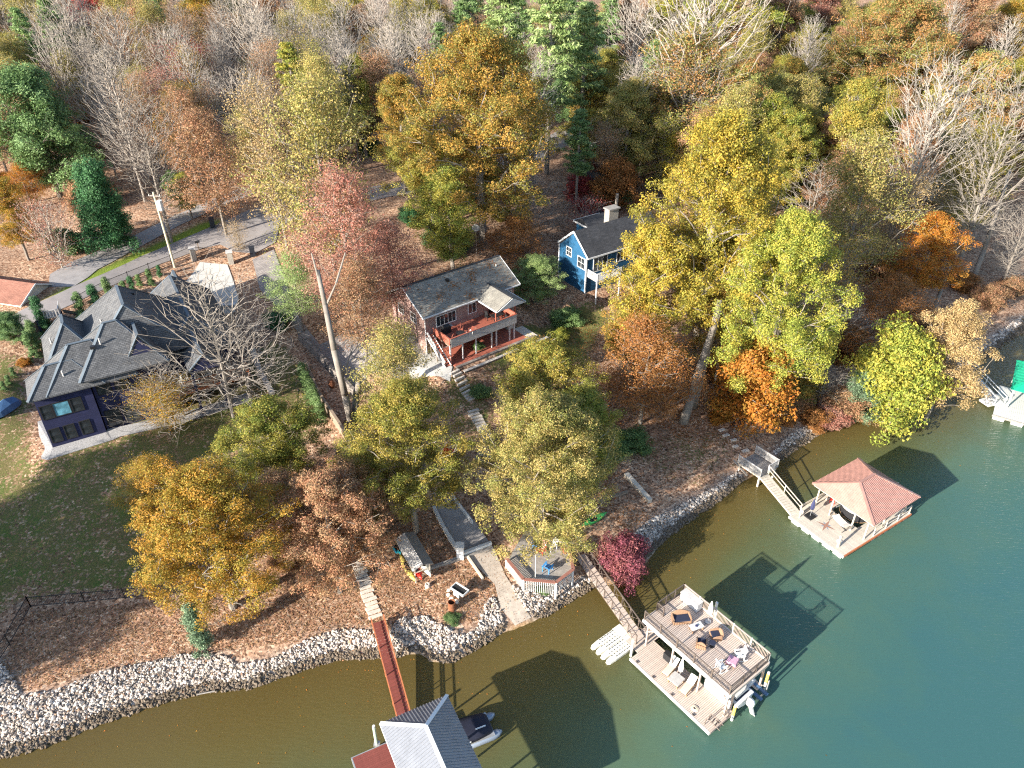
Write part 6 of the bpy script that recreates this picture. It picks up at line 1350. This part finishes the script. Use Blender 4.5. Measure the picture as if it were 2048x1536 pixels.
# round the houses
H_ = 'trees around the houses'
tree(960, 240, 370, 'big2', 'rustoak', 'huge rusty yellow oak behind the brick house', 1.05, group=H_)
tree(860, 330, 210, 'oak3', 'olive', 'olive lower bough of oaks behind the driveway', .9, group=H_)
tree(900, 420, 170, 'egg1', 'oliveg', 'green gold tree directly behind the brick house roof', .8, group=H_)
tree(800, 240, 150, 'egg2', 'rustoak', 'rusty oak left of the huge oak', .9, group=H_)
tree(1055, 400, 190, 'bare4', 'pink', 'pink tinged bare tree behind the blue house', .55, group=H_)
tree(1030, 475, 130, 'thin2', 'rust', 'rust orange tree between the brick and blue houses', .6, group=H_)
tree(1072, 548, 130, 'oak2', 'ltpine', 'soft green evergreen between the brick and blue houses', .55, group=H_)
tree(780, 520, 170, 'thin2', 'pink', 'red pink maple left of the brick house', .8, group=H_)
tree(690, 470, 220, 'thin1', 'pink', 'pink tan tree over the paver drive', 1.05, group=H_)
tree(720, 600, 170, 'thin1', 'pinktan', 'pink brown tree beside the brick house wall', .9, group=H_)
tree(590, 565, 125, 'thin1', 'ltpine', 'light green pine beside the white concrete court', .85, group=H_)
tree(640, 330, 250, 'thin1', 'tanolive', 'tan olive tree beyond the road bend', 1.1, group=H_)
tree(540, 300, 180, 'wisp', 'tan', 'wispy tan tree at the road bend', 1.1, group=H_)
tree(420, 320, 170, 'thin2', 'brown', 'brown leaved oak across the road', 1.0, group=H_)
tree(300, 320, 210, 'bare3', 'tan', 'white branched bare tree beside the utility pole', 1.0, group=H_)
tree(370, 380, 70, 'egg2', 'lime', 'small bright green tree behind the utility pole', .8, group=H_)
tree(205, 412, 125, 'holly', 'dkgreen', 'dark green holly tree by the gravel drive', 1.1, group=H_)
tree(75, 255, 220, 'evergreen', 'green', 'big green evergreen at the frame edge', .95, group=H_)
tree(165, 290, 80, 'evergreen', 'green', 'smaller green evergreen beside the big evergreen', .9, group=H_)
tree(100, 465, 120, 'myrtle', 'pink', 'rounded bare crape myrtle above the cottage', 1.2, group=H_)
tree(20, 420, 110, 'egg1', 'gold', 'golden yellow tree at the frame edge', .9, group=H_)
tree(45, 360, 90, 'thin2', 'orange', 'orange brown tree under the big evergreen', .7, group=H_)
tree(15, 650, 85, 'evergreen', 'green', 'green evergreen beside the cottage', .6, group=H_)
tree(425, 665, 300, 'bare4', 'tan', 'white branched bare tree in front of the navy house', 1.0, group=H_)
tree(330, 780, 230, 'bare4', 'tan', 'low bare tree with a few leaves at the navy house deck', .6, group=H_)
tree(320, 800, 150, 'wisp', 'gold', 'sparse gold leaved branches before the navy house', .5, group=H_)
tree(480, 700, 230, 'bare4', 'tan', 'bare crooked tree beside the navy house steps', .8, group=H_)
tree(470, 470, 60, 'myrtle', 'tan', 'small bare tree at the stone gate pillar', 1.0, group=H_)
tree(1255, 250, 150, 'egg2', 'tanolive', 'tan yellow tree behind the dark driveway', .9, group=H_)
tree(1230, 360, 80, 'sapling', 'rust', 'rust red small tree beside the dark driveway', 1.1, group=H_, name='small_tree')
tree(1170, 430, 90, 'myrtle', 'red', 'low red leaved tree at the end of the dark driveway', .9, group=H_)
tree(1560, 230, 130, 'egg1', 'tanolive', 'tan green tree behind the slate blue house', .9, group=H_)
tree(1420, 300, 190, 'oak1', 'yellow', 'yellow crown behind the huge yellow oak', .9, group=H_)
tree(1530, 340, 120, 'egg2', 'yellow', 'yellow tree hiding the slate blue house', .8, group=H_)
tree(392, 1255, 48, 'cypress', 'cedar', 'grey green cedar sapling above the riprap', 1.3, group=W, name='cedar_tree')
tree(1252, 1108, 95, 'shrub', 'crimson', 'dull crimson bush beside the tan gangway', 1.1, group=W)
# tall pale trunk in front of the paver drive, broken trunk beside it
def pole_trunk(name, label, pts, r0, r1, m='palebark'):
    b = np.array(pts[0]); t = thing(name, label, 'tree', b); P = [Vector(np.array(q) - b) for q in pts]; mb = MB(); n = len(P)
    for i in range(n - 1): mb.tube(P[i], P[i + 1], r0 + (r1 - r0) * i / (n - 1), r0 + (r1 - r0) * (i + 1) / (n - 1), 9)
    mb.build('trunk', M[m], t, True); return t
b0 = ground(704, 850); d = lambda px, py, h: at(px, py, b0[2] + h)
tk = pole_trunk('leaning_tree', 'tall pale leaning trunk rising beside the dark wall', [b0 - (0, 0, .3), d(690, 790, 4.0), d(668, 700, 9.0), d(650, 610, 13.0), d(635, 540, 16)], .42, .22)
mb = MB()
for a, b in ((d(650, 610, 13.0), d(672, 560, 15.5)), (d(672, 560, 15.5), d(690, 500, 18)), (d(640, 565, 15), d(622, 500, 18)), (d(682, 755, 6), d(705, 690, 8.5))): mb.tube(Vector(a - b0), Vector(b - b0), .13, .07, 6)
mb.build('limb', M['palebark'], tk)
pole_trunk('broken_tree', 'broken pale trunk beside the tall leaning trunk', [ground(708, 842) - (0, 0, .3), d(712, 790, 3.4), d(718, 766, 5.0)], .4, .32)
b1 = ground(1366, 845); e = lambda px, py, h: at(px, py, b1[2] + h)
pole_trunk('leaning_tree', 'thick grey leaning trunk at the edge of the shaded lawn', [b1 - (0, 0, .3), e(1385, 790, 3.2), e(1405, 720, 7.0), e(1425, 660, 10), e(1440, 600, 13)], .55, .3, 'bark')
pole_trunk('leaning_tree', 'thinner grey trunk twin beside the thick leaning trunk', [ground(1388, 815) - (0, 0, .3), e(1402, 760, 4.6), e(1420, 690, 8.4), e(1440, 620, 12)], .35, .22, 'bark')
b2 = ground(1940, 573); e2 = lambda px, py, h: at(px, py, b2[2] + h)
tk = pole_trunk('shore_tree', 'tall white barked trunk leaning over the shore path', [b2 - (0, 0, .3), e2(1968, 500, 5), e2(1995, 420, 10), e2(2020, 340, 14.5)], .42, .2)
pole_trunk('shore_tree', 'pale trunk beside the orange tree by the shore', [ground(1862, 632) - (0, 0, .3), at(1884, 575, ground(1862, 632)[2] + 3.5), at(1900, 530, ground(1862, 632)[2] + 6)], .3, .2)
b3 = ground(1722, 552); pole_trunk('shore_tree', 'grey trunk in the clearing under the olive trees', [b3 - (0, 0, .3), at(1735, 510, b3[2] + 3), at(1752, 455, b3[2] + 6.5)], .3, .2, 'bark')
# cypress row along the road fence, hedge, shrubs
ORD = ['first', 'second', 'third', 'fourth', 'fifth', 'sixth', 'seventh', 'eighth']
C_ = 'young cypresses along the road fence'
for k, (x, y, w, hs) in enumerate([(158, 612, 26, 1.1), (188, 600, 28, 1.1), (216, 583, 24, 1.2), (246, 575, 16, .9), (262, 570, 18, 1.0), (277, 560, 14, .9), (298, 553, 16, 1.0), (317, 540, 12, .9), (68, 672, 26, 1.3), (60, 690, 24, 1.2), (80, 628, 30, 1.2)]):
    tree(x, y, w, 'cypress', ('green', 'dkgreen', 'pine')[k % 3], (ORD[k] + ' young cypress along the road fence, counted from the raised garden deck') if k < 8 else ['young cypress on the bare bank below the raised garden deck', 'lowest young cypress below the raised garden deck', 'young cypress right behind the raised garden deck'][k - 8], hs, group=C_, cat='shrub')
for k, (x, y) in enumerate([(24, 742), (14, 758), (5, 770)]): tree(x, y, 12, 'cypress', 'green', ['highest', 'middle', 'lowest'][k] + ' tiny conical shrub on the bank beside the navy house', .8, group='tiny shrubs by the navy house', cat='shrub')
for k, (x, y) in enumerate([(606, 742), (612, 758), (619, 774), (626, 790), (633, 806), (640, 822)]): tree(x, y, 26, 'cypress', 'pine', ORD[k] + ' bright green cypress in the hedge by the dark wall, from its top', .7, group='hedge beside the dark wall', cat='shrub', name='hedge_cypress')
S_ = [(1135, 632, 60, 'pine', 'bright green shrub at the edge of the brick house yard', .7), (1120, 668, 34, 'lime', 'small lime shrub below the bright green shrub', .7), (1095, 685, 24, 'lime', 'tiny lime shrub on the slope below the retaining wall', .7), (880, 468, 60, 'dkgreen', 'dark green shrub behind the brick house', 1.0), (910, 485, 60, 'green', 'green shrub beside the satellite dish', .9), (820, 430, 45, 'dkgreen', 'dark shrub in the wooded island of the drive', .9), (1300, 268, 34, 'dkgreen', 'round dark green bush between the parked cars', 1.0), (1235, 390, 60, 'green', 'green shrub beside the dark driveway', .7), (945, 655, 26, 'green', 'potted green plant against the long window', .9), (957, 690, 22, 'pine', 'hanging green plant below the red deck', .9),
      (45, 722, 22, 'orange', 'small orange shrub beside the navy house', .8), (130, 480, 70, 'green', 'low green shrub under the holly tree', .8), (905, 1235, 30, 'green', 'low green weeds beside the burn barrel', .5), (1085, 1178, 24, 'pine', 'green tuft below the flagpole', .6), (960, 780, 40, 'pine', 'green shrub beside the upper garden steps', .6), (555, 640, 50, 'dkgreen', 'dark shrub beside the concrete court', .8), (430, 640, 40, 'rust', 'rust coloured shrub against the navy house', .8), (1010, 640, 20, 'green', 'small planter shrub on the red deck corner', .8),
      (1265, 880, 70, 'green', 'green thicket on the shaded lawn', .8), (1225, 900, 60, 'pine', 'light green bush at the lawn edge', .9), (610, 950, 70, 'brown', 'brown shrub beside the leafy path', .7), (570, 1120, 60, 'brown', 'low brown shrub between the golden and red brown oaks', .6), (1560, 830, 60, 'rust', 'rust brush on the bank', .6), (1660, 830, 70, 'pink', 'pink brown brush at the water edge', .6), (1720, 818, 60, 'tan', 'tan brush hanging over the water', .6), (1590, 800, 60, 'brown', 'brown brush behind the orange bush', .8), (1440, 740, 60, 'rust', 'rust brush beside the leaning trunks', .6), (1985, 590, 70, 'brown', 'brown brush on the shore bend', .7), (1930, 560, 60, 'rust', 'rust brush below the white barked trunk', .6), (2030, 570, 60, 'pinktan', 'pink brown brush at the frame edge', .7)]
for x, y, w, tn, lb, hs in S_: tree(x, y, w, 'shrub', tn, lb, hs, group='shrubs and brush', cat='shrub')
# upper wood, told apart by look and neighbours
U = 'trees of the upper wood'
for a in [(1790, 120, 300, 'big2', 'mix', 'broad orange green oak in the upper wood near the corner', .9), (1860, 170, 210, 'oak3', 'mix', 'green round oak below the broad orange green oak', .9), (1930, 50, 180, 'oak2', 'pinktan', 'pink rust oak in the upper corner wood', .9), (2030, 60, 120, 'egg1', 'gold', 'golden tree at the upper frame corner', .9), (1690, 100, 130, 'oak3', 'oliveg', 'green oak beside the dark gap in the upper wood', .9), (1450, 30, 220, 'oak2', 'oliveg', 'green gold oak at the upper frame edge', .9), (1560, 60, 130, 'egg2', 'brown', 'brown tree beside the green gold oak', .9), (1640, 30, 130, 'egg1', 'pink', 'dark pink tree in the shade of the upper wood', .8),
          (1400, 90, 270, 'bare1', 'tan', 'broad white bare tree in front of the green gold oak', 1.0), (1370, 180, 220, 'thin2', 'mix', 'tan orange tree below the broad white bare tree', .9), (1480, 220, 160, 'egg2', 'mix', 'tan tree behind the yellow crowns', .9), (1612, 130, 110, 'bare2', 'tan', 'narrow bare tree standing before the dark gap', 1.0), (1950, 210, 210, 'oak2', 'mix', 'olive oak above the tall bare shore tree', .9), (2030, 200, 130, 'egg1', 'olive', 'olive tree at the frame edge below the golden tree', .9), (2000, 130, 110, 'bare2', 'tan', 'bare tree between olive oaks near the frame edge', 1.0), (1640, 250, 150, 'oak3', 'tanolive', 'tan olive tree beside the small pale shed', .8), (1770, 240, 120, 'thin1', 'olive', 'thin olive tree above the sparse olive tree', .9),
          (1100, 90, 150, 'pine1', 'ltpine', 'green pine behind the huge rusty oak', .9), (1170, 110, 120, 'pine1', 'ltpine', 'light pine at the shoulder of the huge rusty oak', .9), (1010, 70, 130, 'pine1', 'ltpine', 'light pine above the huge rusty oak', .9), (930, 30, 70, 'pine1', 'pine', 'narrow bright pine at the upper frame edge', 1.0), (1140, 190, 110, 'evergreen', 'green', 'green evergreen behind the huge rusty oak', .8), (1200, 160, 90, 'bare2', 'pink', 'pink bare tree beside the light pine', .9), (1270, 90, 130, 'bare1', 'tan', 'bare tree left of the broad white bare tree', 1.0), (1330, 30, 120, 'egg1', 'olive', 'olive tree at the upper frame edge', .9),
          (720, 190, 130, 'egg2', 'oliveg', 'yellow green tree beside the bare grey wood', .9), (640, 200, 150, 'thin1', 'tanolive', 'olive tan tree before the bare grey wood', 1.0), (325, 80, 110, 'evergreen', 'green', 'dark green evergreen in the bare pink wood', .8), (415, 30, 120, 'egg1', 'gold', 'yellow tree at the upper frame edge beside a dark evergreen', .9), (450, 15, 80, 'evergreen', 'dkgreen', 'dark evergreen at the upper frame edge', .9), (150, 90, 130, 'bare2', 'tan', 'pale bare tree above the big evergreen', 1.0), (190, 25, 110, 'egg2', 'red', 'dark red tree at the upper frame edge', .8), (60, 40, 120, 'thin1', 'tanolive', 'tan leaved tree in the upper corner', .9), (45, 110, 130, 'bare3', 'tan', 'grey bare tree above the big evergreen at the frame edge', .9), (250, 130, 150, 'bare1', 'tan', 'bare pale tree right of the big evergreen', 1.0), (220, 100, 90, 'thin2', 'yellow', 'yellow leaved tree in the bare wood', .8),
          (380, 160, 110, 'wisp', 'red', 'red tinged bare tree in the upper wood', 1.0), (330, 220, 130, 'wisp', 'pink', 'pink tinged bare tree beyond the road', .9), (510, 90, 150, 'bare1', 'tan', 'large pale bare tree before the far house', 1.1), (500, 230, 130, 'bare1', 'tan', 'pale bare tree above the road bend', 1.0), (600, 110, 120, 'bare2', 'tan', 'bare tree in front of the far house', 1.0), (690, 80, 120, 'bare2', 'tan', 'pink grey bare tree right of the far house', 1.0), (760, 60, 120, 'bare1', 'tan', 'grey bare tree in the middle of the upper wood', 1.0), (790, 150, 120, 'bare2', 'tan', 'grey bare tree above the rusty oak', 1.0), (850, 60, 110, 'bare1', 'tan', 'grey bare tree left of the narrow bright pine', 1.0), (520, 300, 70, 'sapling', 'red', 'crimson small tree at the road bend', 1.2)]:
    tree(*a[:5], a[5], a[6], group=U)
for k, (x, y, w, tn, lb) in enumerate([(1630, 835, 60, 'rust', 'rust brush at the water edge under the lime oak'), (1690, 800, 80, 'pinktan', 'pink tan brush under the arching bare tree'), (1760, 800, 70, 'oliveg', 'olive brush between the cedar and the lime tree'), (1600, 770, 90, 'rustoak', 'rusty brush on the bank behind the orange bush'), (1850, 640, 80, 'brown', 'brown brush behind the tan shoreline tree'), (1700, 690, 100, 'rust', 'rust brush in front of the stony clearing'), (1560, 520, 90, 'rust', 'rust brush behind the lime oak'), (1780, 540, 100, 'brown', 'brown brush in the clearing below the bare trees'), (1440, 830, 40, 'orange', 'small orange shrub on the shaded lawn')]):
    tree(x, y, w, 'shrub', tn, lb, .8, group='shrubs and brush', cat='shrub')
# the wood beyond: more trees of a few looks, none to be told from the next
CP = ground(1290, 260)
FILL = [('bare1', 'tan', 'pale bare tree among many in the wood beyond the road'), ('bare2', 'tan', 'slim bare tree among many in the wood beyond the road'), ('wisp', 'pinktan', 'wispy pink brown tree in the wood beyond the road'), ('thin1', 'tanolive', 'thin olive leaved tree in the wood beyond the road'), ('oak3', 'olive', 'olive leaved oak in the wood beyond the road'), ('egg2', 'brown', 'brown leaved tree in the wood beyond the road'), ('pine1', 'pine', 'pine tree in the wood beyond the road')]
fr_ = np.random.default_rng(99)
def area(u, y):
    k = 0 if u < -.45 else 1 if u < -.2 else 2 if u < .05 else 3 if u < .25 else 4 if u < .45 else 5
    return [['just above the big evergreen', 'around the far house road', 'behind the huge rusty oak', 'behind the dark driveway', 'behind the slate blue house', 'above the white barked shore trees'], ['high above the big evergreen', 'beside the far house', 'high behind the huge rusty oak', 'around the tall pines', 'high behind the slate blue house', 'at the upper corner over the shore']][int(y > 160)][k]
for yy in np.arange(118, 224, 6.8):
    half = yy * .72 + 12
    for xx in np.arange(-half, half, 7.0):
        x, y = xx + fr_.uniform(-3, 3), yy + fr_.uniform(-3, 3)
        if shore_dist(np.array([x]), np.array([y]))[0] < 12 or fr_.uniform() < .25: continue
        u = x / max(y, 1)
        if u < -.12: w_ = [.23, .18, .18, .2, .11, .06, .04]
        elif u < .2: w_ = [.25, .24, .12, .15, .14, .03, .07]
        else: w_ = [.08, .06, .08, .16, .44, .18, .0]
        if (soft(ROAD, np.array([x]), np.array([y]), 3.5)[0] > .01) or min(math.hypot(x - p6[0], y - p6[1] - 2) / 11, math.hypot(x - p7[0], y - p7[1]) / 5, math.hypot(x - CP[0], y - CP[1]) / 9) < 1: continue
        k = fr_.choice(7, p=np.array(w_) / sum(w_)); kd, tn, lb = FILL[k]; s = fr_.uniform(.75, 1.1)
        plant({'b': 'bare_tree', 'w': 'thinning_tree', 't': 'thinning_tree', 'o': 'oak_tree', 'e': 'leafy_tree', 'p': 'pine_tree'}[kd[0]], kd, (x, y, z_at(x, y) - .15), s, fr_.uniform(.9, 1.15), tn if fr_.uniform() < .6 else str(fr_.choice(['tanolive', 'olive', 'pinktan', 'rustoak', 'oliveg'])), lb.replace('beyond the road', area(u, y)).replace(' among many', ''), 'tree', lb.replace(' tree ', ' trees ').replace(' oak ', ' oaks '))
for i in range(90):
    x, y = fr_.uniform(-110, 110), fr_.uniform(112, 190)
    if abs(x) > y * .68 or shore_dist(np.array([x]), np.array([y]))[0] < 10 or soft(ROAD, np.array([x]), np.array([y]), 3)[0] > .01: continue
    plant('shrub', 'shrub', (x, y, z_at(x, y) - .1), fr_.uniform(.9, 1.9), fr_.uniform(.7, 1.1), str(fr_.choice(['rust', 'brown', 'olive', 'green', 'pinktan', 'red'])), 'leafy brush under the wood ' + area(x / y, y), 'shrub', 'brush under the wood')
# trees beyond the left frame edge whose shadows fall over the lawn
for k, (x, y, kd, s) in enumerate([(-52, 37, 'oak1', 1.0), (-57, 33, 'egg1', 1.05), (-59, 42, 'oak2', .95), (-63, 29, 'oak3', 1.1), (-66, 38, 'egg2', 1.1), (-51, 31, 'egg2', .8)]):
    plant('oak_tree', kd, (x, y, z_at(x, y) - .15), s, 1.0, 'olive', 'olive oak on the neighbouring lot beyond the lawn', 'tree', 'oaks on the neighbouring lot')
# fallen leaves: on the brick roof, over the yards, drifting on the water
def scatter_leaves(name, label, pts_fn, n, size, tone, sd=5):
    r = np.random.default_rng(sd); X, Y, Z = pts_fn(r, n); C = np.stack([X, Y, Z], 1); V, F, cl, rn = leaf_quads(r, C, 1, .001, size, 2.2, .5)
    me = raw_mesh(name, V, F, M['leaf']); fattr(me, 'clump', r.uniform(0, 1, len(F)), 'FACE'); fattr(me, 'rnd', rn, 'FACE'); o = put(name, me); a, b = lit(tone); o.color = (*a, 1); o['second_tone'] = list(b); tag(o, label, 'leaves', kind='stuff'); return o
def roof_pts(r, n):
    x = r.uniform(.2, 13.7, n); y = np.concatenate([r.uniform(.2, 4.1, n // 3), r.uniform(4.3, 8.2, n - n // 3)]); k = n // 3
    cl = [(6.0, 2.6), (3.6, 1.8), (8.6, 2.4), (9.2, 3.2), (12, 3.5), (7, .5)]
    for i in range(0, k, 2): c = cl[(i // 2) % 6]; x[i] = c[0] + r.normal(0, .45); y[i] = np.clip(c[1] + r.normal(0, .3), .1, 4.1)
    z = 11.75 + (14.05 - 11.75) * (1 - np.abs(y - 4.2) / 4.2) + .04
    c, s = math.cos(BRICK_A), math.sin(BRICK_A); return BRICK_O[0] + x * c - y * s, BRICK_O[1] + x * s + y * c, z
scatter_leaves('fallen_leaves', 'orange fallen leaves strewn over the brick house roof', roof_pts, 3600, .09, 'rust', 6)
YARD = gpoly([(0, 1330), (60, 1225), (340, 1200), (520, 1130), (700, 1050), (860, 1020), (1000, 1090), (1020, 1180), (960, 1250), (760, 1262), (600, 1285), (400, 1310), (200, 1340), (50, 1385)])
def yard_pts(r, n, poly=YARD):
    x = r.uniform(poly[:, 0].min(), poly[:, 0].max(), n * 2); y = r.uniform(poly[:, 1].min(), poly[:, 1].max(), n * 2); k = inside(poly, x, y); x, y = x[k], y[k]; return x, y, hgt(x, y) + .05
RIP = gpoly([(-60, 1320), (200, 1345), (440, 1310), (600, 1288), (760, 1260), (850, 1235), (990, 1200), (1190, 1140), (1060, 1240), (900, 1322), (740, 1312), (560, 1352), (340, 1398), (130, 1472), (-60, 1525)])
scatter_leaves('fallen_leaves', 'sparse brown leaves caught among the riprap stones', lambda r, n: (lambda q: (q[0], q[1], q[2] + .12))(yard_pts(r, n, RIP)), 2200, .085, 'brown', 10)
scatter_leaves('fallen_leaves', 'brown fallen leaves covering the bank between the black fence and ramp', yard_pts, 26000, .085, 'pinktan', 7)
Y2 = gpoly([(1040, 690), (1180, 640), (1320, 700), (1480, 800), (1500, 880), (1400, 900), (1250, 820), (1230, 1010), (1330, 1030), (1280, 1090), (1180, 1010), (1000, 760)])
scatter_leaves('fallen_leaves', 'orange fallen leaves over the lawn below the blue house', lambda r, n: yard_pts(r, n, Y2), 14000, .085, 'rust', 8)

def float_pts(r, n):
    x = r.uniform(-35, 60, n * 6); y = r.uniform(25, 85, n * 6); d = -shore_dist(x, y); k = (d > .2) & (r.uniform(0, 1, len(x)) < np.exp(-d / 3.5)); x, y = x[k][:n], y[k][:n]; return x, y, np.full(len(x), .02)
scatter_leaves('floating_leaves', 'scattered leaves floating on the water along the bank', float_pts, 900, .07, 'orange', 9)

def twig_litter(name, label, poly, n, sd):
    r = np.random.default_rng(sd); x, y, z = yard_pts(r, n, poly); mb = MB()
    for a, b, c in zip(x[:n], y[:n], z[:n]):
        L = r.uniform(.25, 1.1); q = r.uniform(0, 6.28); mb.tube((a, b, c), (a + L * math.cos(q), b + L * math.sin(q), c + r.uniform(-.02, .08)), .018, .008, 3, False)
    o = mb.build(name, M['bark']); tag(o, label, 'twigs', kind='stuff')
twig_litter('fallen_twigs', 'fallen twigs lying among the leaves of the lower bank', YARD, 420, 21); twig_litter('fallen_twigs', 'fallen twigs lying on the lawn below the blue house', Y2, 300, 22)
